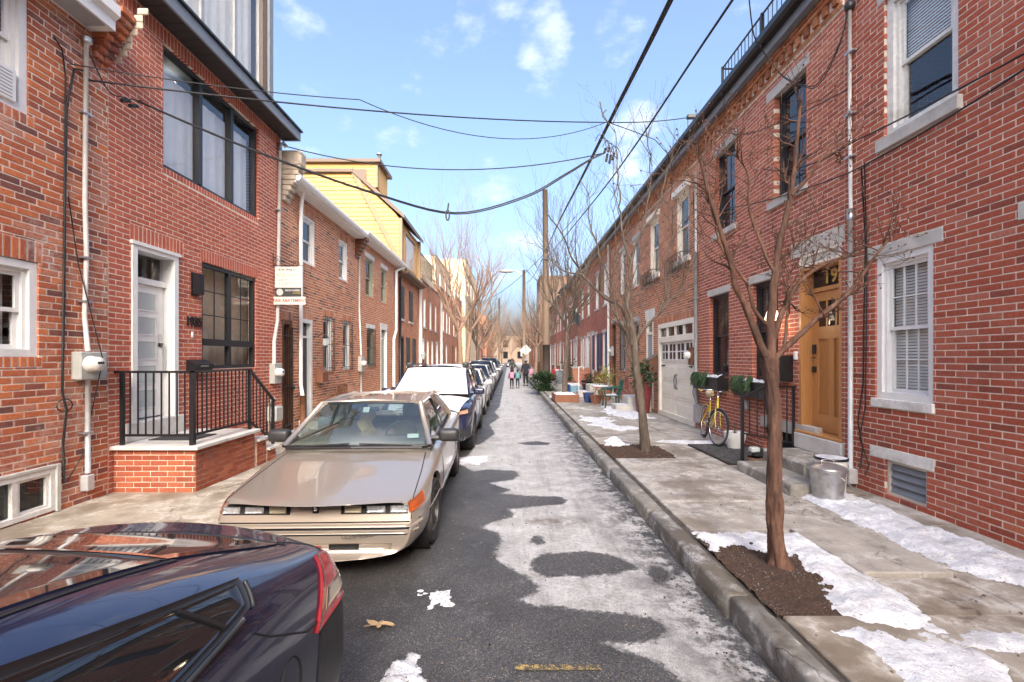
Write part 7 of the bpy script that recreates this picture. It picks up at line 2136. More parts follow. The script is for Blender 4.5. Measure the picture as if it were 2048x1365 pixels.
# ---- row of cars behind
def saloon(label, Y, colour, tall=0., estate=False, metal=.2, X=-1.62, rack=False, snow=False, L=4.6):
    pm = paint('paint %d' % int(Y), colour, metal, 0, .28, .12)
    T = Thing('parked_car', label, 'car', (X, Y, 0), group='cars parked along the left kerb')
    t = tall
    rear = (4.0, 4.42) if estate else (3.15, 3.95)
    p = dict(L=L, hw=.90, nose=.25, tailbow=.14, mid=.55, wr=.325 + t * .1, ww=.21, axles=(.92, 3.62), rim='rim',
             plan=[(0, .72, .62 + t * .6, .70 + t * .6, .22), (.12, .80, .69 + t * .6, .77 + t * .6, .19), (.5, .88, .79 + t * .6, .88 + t * .6, .18 + t * .2), (1.1, .90, .88 + t * .6, .96 + t * .6, .18 + t * .2), (1.9, .90, .92 + t * .6, .96 + t * .6, .18 + t * .2), (3.5, .90, .95 + t * .6, .99 + t * .6, .18 + t * .2), (4.3, .88, .95 + t * .6, 1.0 + t * .6, .22), (L, .80, .85 + t * .6, .92 + t * .6, .32)],
             cab=dict(AB=(.77, 1.15, .95 + t * .6), AT=(.58, 1.88, 1.40 + t), CT=(.56, rear[0], 1.39 + t), CB=(.70, rear[1], 1.0 + t * .6), belt=.95 + t * .6, splits=(0, .1, .45, .78, .97), roofbulge=.05, wsb=.12), mirror_mat=pm, ws_glass='glass_sky', rw_glass='glass_tint')
    b_, m_ = make_car(T, p, pm)
    for s in (1, -1):
        z0 = .60 + t * .55
        mb = MB(); conform(mb, b_, (s * .42, -1, z0), (s * .84, .3, z0 + .04), (s * .80, .35, z0 + .13), (s * .44, -1, z0 + .075), (-s * .35, .95, 0), 8, 4, .008); T.part('headlight', mb, MT['lamp_clear'], local=True, smooth=True)
        mb = MB(); seam(mb, b_, [(s * 1, 1.3, .93 + t * .6), (s * 1, 1.3, .32)], (-s, 0, 0), .005); seam(mb, b_, [(s * 1, 2.35, .93 + t * .6), (s * 1, 2.35, .32)], (-s, 0, 0), .005); T.part('panel_gap', mb, SEAM, local=True)
    mb = MB(); conform(mb, b_, (-.38, -1, .36), (.38, -1, .36), (.40, -1, .56 + t * .5), (-.40, -1, .56 + t * .5), (0, 1, 0), 8, 5, .006); T.part('grille', mb, MT['black_paint'], local=True)
    if rack:
        mb = MB()
        for s in (1, -1): mb.tube([(s * .55, 2.0, 1.45 + t), (s * .55, 2.1, 1.53 + t), (s * .55, 3.8, 1.53 + t)], .025, 5)
        for yy in (2.3, 3.5): mb.tube([(-.6, yy, 1.56 + t), (.6, yy, 1.56 + t)], .025, 5)
        T.part('roof_rack', mb, MT['plastic'], local=True)
    if snow:
        mb = MB(); conform(mb, b_, (-.6, .25, 1.5), (.6, .25, 1.5), (.75, 1.15, 1.5), (-.75, 1.15, 1.5), (0, 0, -1), 14, 10, .012, .015); T.part('bonnet_snow', mb, MT['snow'], local=True, smooth=True)
    return T
saloon('white saloon parked behind the snow-covered estate', 13.75, (.62, .61, .58), metal=0.)
saloon('white-bonneted silver hatchback fourth from the camera along the kerb', 18.9, (.42, .44, .45), .06, True, .5)
saloon('grey crossover parked between two light cars', 24.2, (.20, .21, .22), .22, True, .4)
saloon('white saloon just before the dark car with the roof rack', 29.6, (.60, .60, .59), .05, metal=0., snow=True)
saloon('dark grey off-roader with a black roof rack', 34.9, (.06, .065, .07), .38, True, .2, rack=True)
saloon('silver saloon beyond the car with the roof rack', 40.2, (.42, .43, .44), 0, metal=.5)
saloon('dark car next to last in the row', 45.6, (.05, .045, .05), .1, True)
saloon('pale car at the far end of the row', 51, (.55, .55, .54), .05, metal=0.)
T_ = saloon('small car far down the street by the end trees', 88, (.32, .33, .34), .1, X=.4)
T_.o['group'] = 'cars far down the street'
# ------------------------------------------------------------------ trees
def taper_path(pts, n=4, wob=.0, seed=0):
    """densify a polyline with Catmull-Rom and a little wobble"""
    P = [Vector(p) for p in pts]
    out = []
    for i in range(len(P) - 1):
        p0, p1, p2, p3 = P[max(i - 1, 0)], P[i], P[i + 1], P[min(i + 2, len(P) - 1)]
        for k in range(n):
            t = k / n
            q = .5 * ((2 * p1) + (p2 - p0) * t + (2 * p0 - 5 * p1 + 4 * p2 - p3) * t * t + (3 * p1 - p0 - 3 * p2 + p3) * t ** 3)
            if wob: q += Vector((mnoise.noise((q.z * 5 + seed, q.x * 5, 0)), mnoise.noise((q.z * 5, seed, q.y * 5)), 0)) * wob
            out.append(q)
    out.append(P[-1])
    return out

def twigs(mb, p, d, length, r, depth, rnd, spread=.7, up=.25, knob=0., kids=(2, 4), segs=4, curl=.35):
    """a branch that bends and forks"""
    d = d.normalized()
    pts, rs = [p.copy()], [r]
    for k in range(segs):
        d = (d + Vector((rnd.uniform(-1, 1), rnd.uniform(-1, 1), rnd.uniform(-1, 1))) * curl * .6 + Vector((0, 0, up * .25))).normalized()
        p = p + d * (length / segs)
        pts.append(p.copy()); rs.append(max(r * (1 - .75 * (k + 1) / segs), .0016))
    mb.tube(pts, rs, 5 if r > .012 else (4 if r > .005 else 3), caps=False)
    if depth <= 0:
        if knob:
            mb.tube([p, p + d * .012], [knob, knob * .7], 4)
        return
    for k in range(rnd.randint(*kids)):
        i = rnd.randint(1, segs)
        a = Vector((rnd.uniform(-1, 1), rnd.uniform(-1, 1), rnd.uniform(-.5, 1))).normalized()
        dd = ((pts[i] - pts[i - 1]).normalized() + a * spread).normalized()
        twigs(mb, pts[i], dd, length * rnd.uniform(.5, .8), max(rs[i] * .75, .0018), depth - 1, rnd, spread, up, knob, kids, segs, curl)

# near red-barked tree: knobbly trunk, four limbs
T = Thing('street_tree', 'small bare tree with red peeling bark and knobbly twigs, nearest to the camera', 'tree', (2.10, 3.58, .15))
mb = MB()
def trunk(mb, path, radii, n=16, rough=.12, seed=0.):
    vs, fs = [], []
    m = len(path)
    for i, p in enumerate(path):
        t = (path[min(i + 1, m - 1)] - path[max(i - 1, 0)]).normalized()
        a = t.cross(Vector((0, 1, 0))).normalized(); b = a.cross(t).normalized()
        for k in range(n):
            q = 2 * math.pi * k / n
            rr = radii[i] * (1 + rough * mnoise.fractal((math.cos(q) * 1.7 + seed, math.sin(q) * 1.7, p.z * 3.6), .8, 2.2, 5) + .10 * math.sin(3 * q + p.z * 3) * (radii[i] / radii[0]))
            vs.append(p + (a * math.cos(q) + b * math.sin(q)) * rr)
    for i in range(m - 1):
        for k in range(n):
            l = (k + 1) % n
            fs.append((i * n + k, i * n + l, (i + 1) * n + l, (i + 1) * n + k))
    fs.append(tuple((m - 1) * n + k for k in range(n)))
    mb.add(vs, fs)
pth = taper_path([(2.14, 3.58, .10), (2.125, 3.58, .22), (2.10, 3.58, .45), (2.085, 3.58, .8), (2.095, 3.58, 1.2), (2.075, 3.58, 1.5), (2.05, 3.58, 1.82)], 22)
rad = [float(np.interp(p.z, [.1, .17, .25, .45, .9, 1.6, 1.74, 1.82], [.115, .092, .068, .056, .050, .050, .062, .060])) for p in pth]
trunk(mb, pth, rad, 30, .34)
T.part('trunk', mb, MT['bark_red'], smooth=True)
rnd = random.Random(5)
fork = Vector((2.05, 3.58, 1.78))
limbs = [([fork, (1.94, 3.56, 1.98), (1.83, 3.53, 2.20), (1.74, 3.50, 2.42), (1.60, 3.45, 2.79), (1.50, 3.42, 3.06), (1.42, 3.40, 3.34)], .034),
         ([fork, (2.08, 3.60, 2.1), (2.10, 3.60, 2.43), (2.17, 3.62, 2.79), (2.22, 3.60, 3.06), (2.25, 3.58, 3.38), (2.285, 3.56, 3.83)], .038),
         ([fork, (2.22, 3.56, 1.95), (2.43, 3.52, 2.16), (2.62, 3.48, 2.34), (2.76, 3.45, 2.55), (2.88, 3.44, 2.72)], .026),
         ([fork, (2.14, 3.64, 2.08), (2.28, 3.70, 2.32), (2.44, 3.72, 2.50), (2.66, 3.75, 2.62), (2.84, 3.75, 2.66)], .026),
         ([(2.07, 3.59, 2.05), (1.96, 3.60, 2.19), (1.87, 3.62, 2.43), (1.76, 3.66, 2.62), (1.66, 3.68, 2.9), (1.70, 3.70, 3.2)], .017),
         ([(2.11, 3.60, 2.5), (2.02, 3.62, 2.7), (1.93, 3.64, 3.0), (1.88, 3.62, 3.3), (1.80, 3.6, 3.42)], .015),
         ([(2.17, 3.58, 1.9), (2.24, 3.66, 2.15), (2.30, 3.72, 2.4), (2.27, 3.76, 2.65)], .014),
         ([(2.23, 3.58, 3.1), (2.36, 3.56, 3.25), (2.46, 3.55, 3.4), (2.60, 3.54, 3.42)], .016),
         ([(1.62, 3.46, 2.75), (1.55, 3.5, 2.95), (1.60, 3.52, 3.2)], .010)]
cr = MB()
for pts, r in limbs:
    q = taper_path(pts, 5, .02, r * 100)
    n = len(q)
    cr_r = [r * (1 - .72 * k / (n - 1)) * (1 + .18 * mnoise.noise((k * 1.7, r * 50, 0))) for k in range(n)]
    cr.tube(q, cr_r, 9)
    for k in range(n // 3, n):
        for rep in range(1 if k < n - 4 else 2):
            if rnd.random() < (.48 if k < n - 3 else .9):
                a = Vector((rnd.uniform(-1, 1), rnd.uniform(-1, 1), rnd.uniform(-.25, 1))).normalized()
                t = (q[min(k + 1, n - 1)] - q[k - 1]).normalized()
                twigs(cr, q[k], t * .45 + a, rnd.uniform(.14, .36), max(cr_r[k] * .55, .0055), 2, rnd, .9, .2, .0065, (2, 3), 4, .6)
T.part('crown', cr, MT['bark_red'], smooth=True)

def bare_tree(label, base, height, tr, fork_z, n_limbs, spread, seed, mat='bark_grey', depth=4, lean=(0, 0), group=None, twig_mat=None, kids=(3, 4), limb_k=.42, stems=1):
    T = Thing('street_tree', label, 'tree', base, group=group)
    rnd = random.Random(seed)
    mb, cr = MB(), MB()
    for s in range(stems):
        off = Vector((math.cos(s * 2.4 + seed), math.sin(s * 2.4 + seed), 0)) * tr * (1.1 if stems > 1 else 0)
        b = Vector(base) + off
        ln = Vector((lean[0], lean[1], 0)) + (off * 1.8 if stems > 1 else Vector((0, 0, 0)))
        path = taper_path([b + Vector((0, 0, -.1)), b + ln * .3 + Vector((0, 0, fork_z * .35)), b + ln * .6 + Vector((.03, 0, fork_z * .7)), b + ln + Vector((0, 0, fork_z))], 6)
        rad = [tr * (1.5 if i == 0 else 1.22 if i == 1 else 1.0) * (1 - .35 * i / len(path)) for i in range(len(path))]
        trunk(mb, path, rad, 12, .14, seed)
        f = path[-1]
        for k in range(n_limbs):
            q = 2 * math.pi * (k + rnd.random() * .5) / n_limbs + seed
            d = Vector((math.cos(q) * spread, math.sin(q) * spread, 1.0))
            twigs(cr, f - Vector((0, 0, .05 * k)), d, (height - fork_z) * limb_k * rnd.uniform(.85, 1.15), tr * .55, depth, rnd, .62, .5, 0, kids, 5, .28)
    T.part('trunk', mb, MT[mat], smooth=True)
    T.part('crown', cr, MT[twig_mat or mat], smooth=True)
    return T
T = Thing('street_tree', 'grey-barked bare street tree in front of the garage', 'tree', (2.42, 8.04, .15))
q2 = lambda px, py, dy=0.: (( px - 1018) * .008835 * (1 + dy / 8.04), 8.04 + dy, 1.82 - (py - 716) * .008835 * (1 + dy / 8.04))
mb = MB(); pth = taper_path([(2.43, 8.04, .08), (2.41, 8.04, .3), (2.36, 8.04, .8), (2.30, 8.04, 1.3), (2.24, 8.04, 1.75), (2.21, 8.04, 2.15), (2.17, 8.04, 2.4)], 10)
trunk(mb, pth, [float(np.interp(p.z, [.1, .2, .5, 1.2, 2.0, 2.4], [.12, .095, .076, .066, .060, .052])) for p in pth], 20, .2, 3.)
T.part('trunk', mb, MT['bark_grey'], smooth=True)
cr = MB(); rnd = random.Random(17)
for pts, r in (([q2(1266, 690), q2(1258, 650), q2(1240, 615, -.1), q2(1205, 592, -.2), q2(1167, 550, -.25), q2(1138, 501, -.3), q2(1120, 460, -.3), q2(1100, 438, -.35)], .038),
               ([q2(1266, 690), q2(1262, 640), q2(1256, 590, .1), q2(1262, 530, .2), q2(1280, 470, .25), q2(1298, 400, .3), q2(1300, 330, .3), q2(1292, 250, .3)], .040),
               ([q2(1268, 690), q2(1284, 664), q2(1304, 642, .1), q2(1334, 610, .2), q2(1360, 580, .3), q2(1385, 530, .35), q2(1400, 470, .4)], .034),
               ([q2(1272, 735), q2(1254, 705), q2(1258, 670, -.1), q2(1238, 640, -.3), q2(1225, 560, -.4), q2(1232, 480, -.5), q2(1222, 400, -.5)], .030),
               ([q2(1262, 530, .2), q2(1245, 470, .2), q2(1240, 400, .25), q2(1232, 320, .25), q2(1228, 240, .25)], .026),
               ([q2(1280, 470, .25), q2(1318, 410, .3), q2(1335, 340, .4), q2(1362, 290, .4)], .024),
               ([q2(1205, 592, -.2), q2(1200, 520, -.3), q2(1180, 450, -.3), q2(1178, 390, -.35)], .024),
               ([q2(1334, 610, .2), q2(1330, 540, .3), q2(1345, 470, .3), q2(1340, 400, .3)], .022),
               ([q2(1167, 550, -.25), q2(1120, 540, -.3), q2(1090, 500, -.3)], .018)):
    q = taper_path(pts, 5, .05, r * 100); n = len(q); rs = [max(r * (1 - .88 * k / (n - 1)), .004) for k in range(n)]
    cr.tube(q, rs, 8)
    for k in range(n // 4, n):
        if rnd.random() < .62:
            t = (q[min(k + 1, n - 1)] - q[k - 1]).normalized(); a_ = Vector((rnd.uniform(-1, 1), rnd.uniform(-1, 1), rnd.uniform(-.1, 1))).normalized()
            twigs(cr, q[k], t * .7 + a_ * .9, rnd.uniform(.4, .95), max(rs[k] * .5, .007), 2, rnd, .7, .45, 0, (2, 4), 4, .3)
T.part('crown', cr, MT['bark_grey'], smooth=True)
bare_tree('slim bare tree growing out of the wooden planter box', (2.15, 17.6, .30), 7.6, .11, 2.6, 5, .6, 8, 'bark_grey', 3, (.1, 0), kids=(4, 6), limb_k=.48)
bare_tree('large bare tree with several pale stems catching the sun above the parked cars', (-2.75, 26.5, .15), 10.8, .17, 3.2, 3, .75, 6, 'bark_warm', 4, (0, 0), kids=(3, 4), limb_k=.50, stems=3)
bare_tree('thin bare tree by the utility pole', (2.3, 27.5, .15), 8.2, .10, 2.6, 4, .6, 12, 'bark_grey', 3, kids=(4, 6), limb_k=.45)
for i, (x, y, h, s, lb) in enumerate(((-2.5, 36, 8.5, 21, 'bare tree behind the large pale-stemmed one'), (2.2, 37, 8.0, 22, 'bare tree near the street sign'), (-2.6, 47, 9, 23, 'bare tree farther along the parked cars'), (2.2, 48, 8.5, 24, 'bare tree in front of the tall brown building'),
                                     (-2.2, 62, 9.5, 25, 'bare tree near the end on the car side'), (2.0, 64, 9.5, 26, 'bare tree near the end on the right'), (-1.5, 92, 10, 27, 'distant bare tree left of the lane'), (3.4, 96, 11, 28, 'distant bare tree right of the lane'), (.6, 118, 10, 29, 'bare tree closing the end of the street'), (-3.6, 104, 12, 30, 'tall bare tree far behind the last left houses'), (2.6, 78, 10, 31, 'bare tree beyond the brown building on the right'), (-2.6, 76, 11, 32, 'bare tree beyond the last parked cars'))):
    bare_tree(lb, (x, y, .1), h, .14, 2.6, 5, .8, s, 'bark_warm' if i % 3 else 'bark_grey', 3, kids=(4, 5), limb_k=.52, group='bare trees farther down the street')
# wooden planter round the third tree
T = Thing('planter_box', 'low brown wooden planter box full of snow at the foot of the third tree', 'planter', (2.1, 17.5, .165))
for (x0, x1, y0, y1) in ((1.72, 2.62, 16.9, 16.96), (1.72, 2.62, 18.3, 18.36), (1.72, 1.78, 16.96, 18.3), (2.56, 2.62, 16.96, 18.3)):
    bx(T, 'plank', x0, x1, y0, y1, .165, .44, 'planter_wood', .006)
mb = MB(); mb.grid(lambda u, v: (1.78 + .78 * u, 16.96 + 1.34 * v, .42 + .05 * mnoise.noise((u * 5, v * 6, 3)) + .08 * math.sin(math.pi * u) * math.sin(math.pi * v)), 20, 20); T.part('snow', mb, MT['snow'], smooth=True)

# ------------------------------------------------------------------ poles, lamp, signs
P1 = Thing('utility_pole', 'tall wooden utility pole with a dark wrapped foot on the right pavement', 'utility pole', (1.93, 23.7, .15))
mb = MB(); mb.tube([(1.95, 23.7, .1), (1.93, 23.7, 5), (1.88, 23.7, 10.55)], [.19, .165, .13], 14); P1.part('shaft', mb, MT['pole_wood'], smooth=True)
mb = MB(); mb.tube([(1.95, 23.7, .16), (1.945, 23.7, 2.5)], [.197, .188], 14); P1.part('wrap', mb, MT['bark_twig'], smooth=True)
for z in (7.4, 6.9): bx(P1, 'bracket', 1.74, 2.1, 23.5, 23.58, z, z + .12, 'dark_frame')
P2 = Thing('utility_pole', 'pale wooden pole carrying the street lamp', 'utility pole', (1.5, 45, .15))
mb = MB(); mb.tube([(1.5, 45, .1), (1.48, 45, 10.5)], [.19, .14], 12); P2.part('shaft', mb, MT['pole_wood'], smooth=True)
mb = MB(); mb.tube([(1.48, 45, 9.9), (.9, 44.9, 10.35), (.3, 44.9, 10.4)], .035, 6); P2.part('lamp_arm', mb, MT['galv'], smooth=True)
mb = MB(); mb.ball((-.25, 44.9, 10.36), .42, 14, 8, (1.9, .7, .42)); lh = P2.part('lamp_head', mb, MT['grey_paint'], smooth=True)
P3 = Thing('utility_pole', 'farthest wooden pole among the trees', 'utility pole', (-1.2, 70, .1)); mb = MB(); mb.tube([(-1.5, 70, .0), (-1.5, 70, 11)], [.18, .13], 10); P3.part('shaft', mb, MT['pole_wood'], smooth=True)
T = Thing('warning_sign', 'diamond-shaped sign seen from its grey back beside the lamp pole', 'sign', (1.45, 39, .15))
mb = MB(); mb.tube([(1.45, 39, .15), (1.45, 39, 3.1)], .03, 6); T.part('post', mb, MT['galv'])
mb = MB(); mb.prism([(1.45 - .48, 2.5), (1.45, 2.02), (1.45 + .48, 2.5), (1.45, 2.98)], 39.04, 39.05, 'Y'); T.part('plate', mb, MT['white_paint'])
T = Thing('parking_sign', 'pair of narrow white parking signs on a post by the distant walkers', 'sign', (.9, 42, .15))
mb = MB(); mb.tube([(1.62, 55, .15), (1.62, 55, 2.9)], .03, 6); T.part('post', mb, MT['galv'])
for dx in (-.2, .02): bx(T, 'plate', 1.62 + dx, 1.62 + dx + .18, 54.95, 54.96, 2.0, 2.85, 'white_paint')
T = Thing('banner', 'small dark flag hanging from the right terrace beyond the blue shutters', 'flag', (XR - .5, 27, 3.5))
mb = MB(); mb.tube([(XR, 27, 4.2), (XR - .9, 26.9, 4.9)], .015, 5); T.part('pole', mb, MT['conduit_white'])
mb = MB(); mb.grid(lambda u, v: (XR - .25 - .45 * u, 26.95 + .06 * math.sin(u * 9), 4.35 + .4 * u - .7 * v), 10, 6); T.part('cloth', mb, plain('flag cloth', (.05, .07, .08), .9))

# ------------------------------------------------------------------ overhead cables
def sag(p, q, s, n=18):
    p, q = Vector(p), Vector(q)
    return [p + (q - p) * (k / n) + Vector((0, 0, -s * 4 * (k / n) * (1 - k / n))) for k in range(n + 1)]
def cable(label, pts, r=.012, strands=1, extra=None):
    T = Thing('overhead_cable', label, 'cable', tuple(pts[0]))
    for s in range(strands):
        o = Vector((0, 0, 0)) if s == 0 else Vector((.02 * s, 0, -.03 * s))
        rod(T, 'strand', [Vector(p) + o * math.sin(math.pi * min(1, k / (len(pts) - 1))) for k, p in enumerate(pts)], r, 'cable', n=5)
    return T
nodeA, nodeB = Vector((2.02, 9.24, 6.6)), Vector((2.02, 9.6, 6.14))
main = [(2.0, -8, 6.9), (2.0, -2, 6.35), (2.0, 2.5, 6.2), (2.0, 5.65, 6.28), (2.02, 9.24, 6.6), (2.05, 13, 6.93), (2.0, 18, 7.25), (1.95, 23.6, 7.45)]
cable('thick bundled cable sweeping over the street to the wooden pole', taper_path(main, 5), .020, 2)
cable('black cable running from above the right houses to the wooden pole', taper_path([(3.1, -6, 6.6), (2.75, 2, 5.9), (2.6, 5.3, 5.98), (2.5, 9, 6.02), (2.35, 13, 6.2), (1.97, 23.6, 7.0)], 5), .017)
cable('pole line continuing from the wooden pole down the street', sag((1.93, 23.8, 7.4), (1.5, 44.8, 9.2), .5), .02)
cable('line from the wooden pole to the far left houses', sag((1.9, 23.7, 7.3), (-4.6, 40, 6.4), .9), .014)
cable('taut cable from the meter house across to the knot of cables', sag((XL + .05, 5.21, 5.0), nodeA, .12), .011)
cable('second thinner cable crossing to the knot of cables', sag((XL + .05, 5.0, 5.05), (-2.2, 6.7, 5.62), .05) + sag((-2.2, 6.7, 5.62), nodeA + Vector((-.05, 0, 0)), .45)[1:], .007)
cable('cable from the knot over to the bracket at the right eaves', sag(nodeA, (XR - .2, 10.8, 7.52), .04), .011)
cable('curved cable from the knot to the roof edge above the garage', [nodeA + Vector((0, 0, 0)), (2.7, 9.9, 6.75), (3.4, 10.6, 6.9), (3.9, 11.2, 6.85), (4.15, 11.6, 6.65), (4.2, 11.7, 6.5)], .009)
cable('sagging cable from the corner pipe of 1935 to the splice', sag((XL + .15, 9.7, 6.32), nodeB, .42), .012)
dp = [(XL + .06, 5.9, 5.15), (-3.9, 6.9, 4.98), (-2.6, 8.4, 4.90), (-1.15, 9.6, 4.88), (.3, 9.7, 5.25), (1.2, 9.65, 5.72), (1.7, 9.6, 6.0), tuple(nodeB)]
cable('low sagging twisted cable with a knot over the middle of the street', taper_path(dp, 6), .014, 2)
kt = Thing('cable_knot', 'coil of spare cable knotted on the low sagging line', 'cable', (-1.28, 9.55, 4.8))
mb = MB(); mb.tube([(-1.28 + .035 * math.cos(q * .45), 9.5, 4.80 + .11 * math.sin(q * .45)) for q in range(14)], .016, 5, closed=True); mb.tube([(-1.28, 9.5, 4.9), (-1.26, 9.5, 5.05)], .018, 5); kt.part('coil', mb, MT['cable'])
sp = Thing('cable_splice', 'cluster of black splice sleeves hanging where the cables meet', 'splice', tuple(nodeB))
for k, (dx, dz, ln) in enumerate(((.06, -.02, .16), (.13, -.04, .18), (.20, .0, .15), (.02, .10, .10), (.10, .12, .10))):
    mb = MB(); p = nodeB + Vector((dx, 0, dz)); mb.tube([p, p + Vector((-.03, 0, -ln))], .026, 7); sp.part('sleeve', mb, MT['cable'], smooth=True)
for k in range(5):
    mb = MB(); p = nodeB + Vector((-.2 + .08 * k, .0, .25 - .06 * k)); mb.tube(taper_path([p, p + Vector((.08, 0, .14)), p + Vector((.2, 0, .02)), p + Vector((.24, 0, -.2))], 4), .007, 4); sp.part('loose_end', mb, MT['cable'])
mb = MB(); mb.tube(taper_path([nodeA, nodeA + Vector((-.10, 0, .12)), nodeA + Vector((-.17, 0, .42))], 4), .014, 5); mb.tube(taper_path([nodeA, nodeA + Vector((-.12, 0, .14)), nodeA + Vector((-.04, 0, .26))], 4), .012, 5); sp.part('cut_end', mb, MT['cable'])
cable('pair of cables from the right edge down along the brick to the garage corner', sag((XR - .05, 3.4, 4.35), (XR - .08, 5.86, 4.2), .06) + sag((XR - .08, 5.86, 4.2), (XR - .05, 10.4, 5.2), .12)[1:], .010)
cable('second cable from the right edge to the conduit', sag((XR - .05, 3.4, 4.40), (XR - .10, 5.75, 4.55), .03) + sag((XR - .10, 5.75, 4.55), (XR - .05, 7.9, 5.1), .15)[1:], .010)
cable('cable from the eaves bracket hanging across the black upper windows', taper_path([(XR - .22, 9.6, 6.62), (XR - .2, 8.2, 5.85), (XR - .15, 7.2, 5.55), (XR - .1, 6.5, 5.4), (XR - .06, 5.9, 5.3)], 5), .009)
cable('looped service cables drooping from the conduit head', taper_path([(XR - .06, 5.88, 6.35), (XR - .1, 6.0, 5.95), (XR - .2, 6.25, 5.6), (XR - .25, 6.5, 5.72), (XR - .3, 6.9, 6.1), (XR - .45, 7.1, 6.55), (XR - .9, 6.6, 6.5), (2.62, 5.0, 5.96)], 5), .007, 2)
cable('short cable ends at the 1935 facade beside black connectors', taper_path([(XL + .05, 5.22, 5.35), (XL + .12, 5.4, 5.0), (XL + .15, 5.6, 5.02), (XL + .12, 5.9, 5.15)], 5), .008)
for y_ in (5.62, 5.74):
    sx = Thing('connector', 'black cable connector sleeve by the %s end of the 1935 facade' % ('very near' if y_ < 5.7 else 'near'), 'connector', (XL + .14, y_, 5.0), group='black connector sleeves on the 1935 facade')
    mb = MB(); mb.tube([(XL + .14, y_ - .05, 4.97), (XL + .14, y_ + .06, 5.03)], .024, 8); sx.part('sleeve', mb, MT['cable'], smooth=True)
T = Thing('antenna', 'black bracket with a camera-like box standing on the right eaves', 'bracket', (XR - .2, 10.8, 7.0))
mb = MB(); mb.tube([(XR - .2, 10.8, 7.0), (XR - .2, 10.8, 7.55)], .012, 5); T.part('mast', mb, MT['black_paint'])
bx(T, 'box', XR - .22, XR - .0, 10.74, 10.86, 7.50, 7.58, 'black_paint'); 

# ------------------------------------------------------------------ things on the right pavement
T = Thing('doorstep', 'two worn concrete steps below the oak door', 'steps', (3.9, 6.1, .165))
mb = MB(); mb.rbox(3.80, XR - .01, 5.86, 6.95, .12, .45, .02, 2); T.part('upper_step', mb, MT['step'])
mb = MB(); mb.rbox(3.36, 3.80, 5.42, 6.72, .12, .305, .025, 2); T.part('lower_step', mb, MT['step'])
bx(B, 'marble_riser', XR - .06, XR + .05, 6.02, 7.02, .45, .684, 'marble', .012)
Rr = Thing('railing', 'black iron railing guarding the basement hatch beside the concrete steps', 'railing', (3.9, 7.5, .165))
def rbeam(p, q, w=.016, name='rail'):
    mb = MB(); beam(mb, p, q, w, w); Rr.part(name, mb, MT['black_paint'])
rbeam((3.60, 7.02, .16), (3.60, 7.02, 1.20), .02, 'post'); rbeam((4.40, 7.04, .46), (4.40, 7.04, 1.36), .016, 'post')
rbeam((3.58, 7.02, 1.2), (3.95, 7.03, 1.37), .018); rbeam((3.95, 7.03, 1.37), (4.44, 7.04, 1.375), .016); rbeam((3.60, 7.02, .66), (4.40, 7.04, .50), .012)
for k in range(1, 7):
    x = 3.60 + .115 * k
    zt = 1.2 + min(1, (x - 3.6) / .35) * .17
    rbeam((x, 7.025, .66 - .2 * (x - 3.6)), (x, 7.025, zt), .007, 'baluster')
# floor grate
T = Thing('floor_grate', 'black iron mesh grate set in the pavement under the yellow bicycle', 'grate', (3.9, 7.9, .17))
mb = MB(); mb.box(3.42, 4.40, 7.06, 8.62, .150, .1765)
T.part('pit', mb, MT['black_hole'])
mb = MB(); [mb.box(a, b, c, d, .165, .186) for a, b, c, d in ((3.40, 3.44, 7.04, 8.64), (4.38, 4.42, 7.04, 8.64), (3.44, 4.38, 7.04, 7.07), (3.44, 4.38, 8.61, 8.64))]
T.part('rim', mb, MT['dark_frame'])
mb = MB()
for k in range(22): mb.box(3.44, 4.38, 7.10 + k * .0695, 7.110 + k * .0695, .178, .192)
for k in range(14): mb.box(3.49 + k * .066, 3.500 + k * .066, 7.07, 8.61, .178, .190)
T.part('mesh_bar', mb, plain('weathered iron', (.11, .11, .115), .6, .3, var=.5, vs=20), kind='stuff')
# metal bin and white bucket
T = Thing('metal_bin', 'galvanized metal bin with a lid and swing handle standing on the snow', 'bin', (3.72, 5.33, .19))
bc = (3.73, 5.33, 0)
mb = MB(); mb.lathe([(.001, .19), (.155, .19), (.16, .20), (.163, .215), (.158, .23), (.178, .46), (.180, .50), (.184, .505), (.186, .515), (.184, .525), (.180, .53)], bc, 36); T.part('body', mb, MT['galv'], smooth=True, deg=40)
mb = MB(); mb.lathe([(.178, .50), (.196, .50), (.198, .53), (.192, .545), (.12, .575), (.115, .572), (.06, .585), (.001, .588)], bc, 36); lid = T.part('lid', mb, MT['galv'], smooth=True, deg=30)
mb = MB(); mb.tube(taper_path([(3.66, 5.33, .58), (3.66, 5.33, .615), (3.73, 5.33, .63), (3.80, 5.33, .615), (3.80, 5.33, .58)], 4), .008, 6); T.part('lid_grip', mb, MT['galv'], lid, smooth=True)
mb = MB(); mb.tube(taper_path([(3.76, 5.15, .46), (3.80, 5.12, .42), (3.88, 5.13, .34), (3.93, 5.2, .30)], 5), .005, 5); T.part('handle', mb, MT['galv'], smooth=True)
T = Thing('bucket', 'white plastic bucket with snow on its lid behind the metal bin', 'bucket', (3.98, 5.62, .17))
mb = MB(); mb.lathe([(.001, .17), (.15, .17), (.17, .56), (.176, .56), (.176, .575)], (3.99, 5.64, 0), 28); T.part('body', mb, MT['white_paint'], smooth=True, deg=40)
mb = MB(); mb.lathe([(.18, .565), (.184, .59), (.17, .595)], (3.99, 5.64, 0), 28); T.part('rim', mb, MT['black_paint'], smooth=True)
mb = MB(); mb.lathe([(.17, .592), (.12, .60), (.001, .605)], (3.99, 5.64, 0), 24); T.part('snow', mb, MT['snow'], smooth=True)
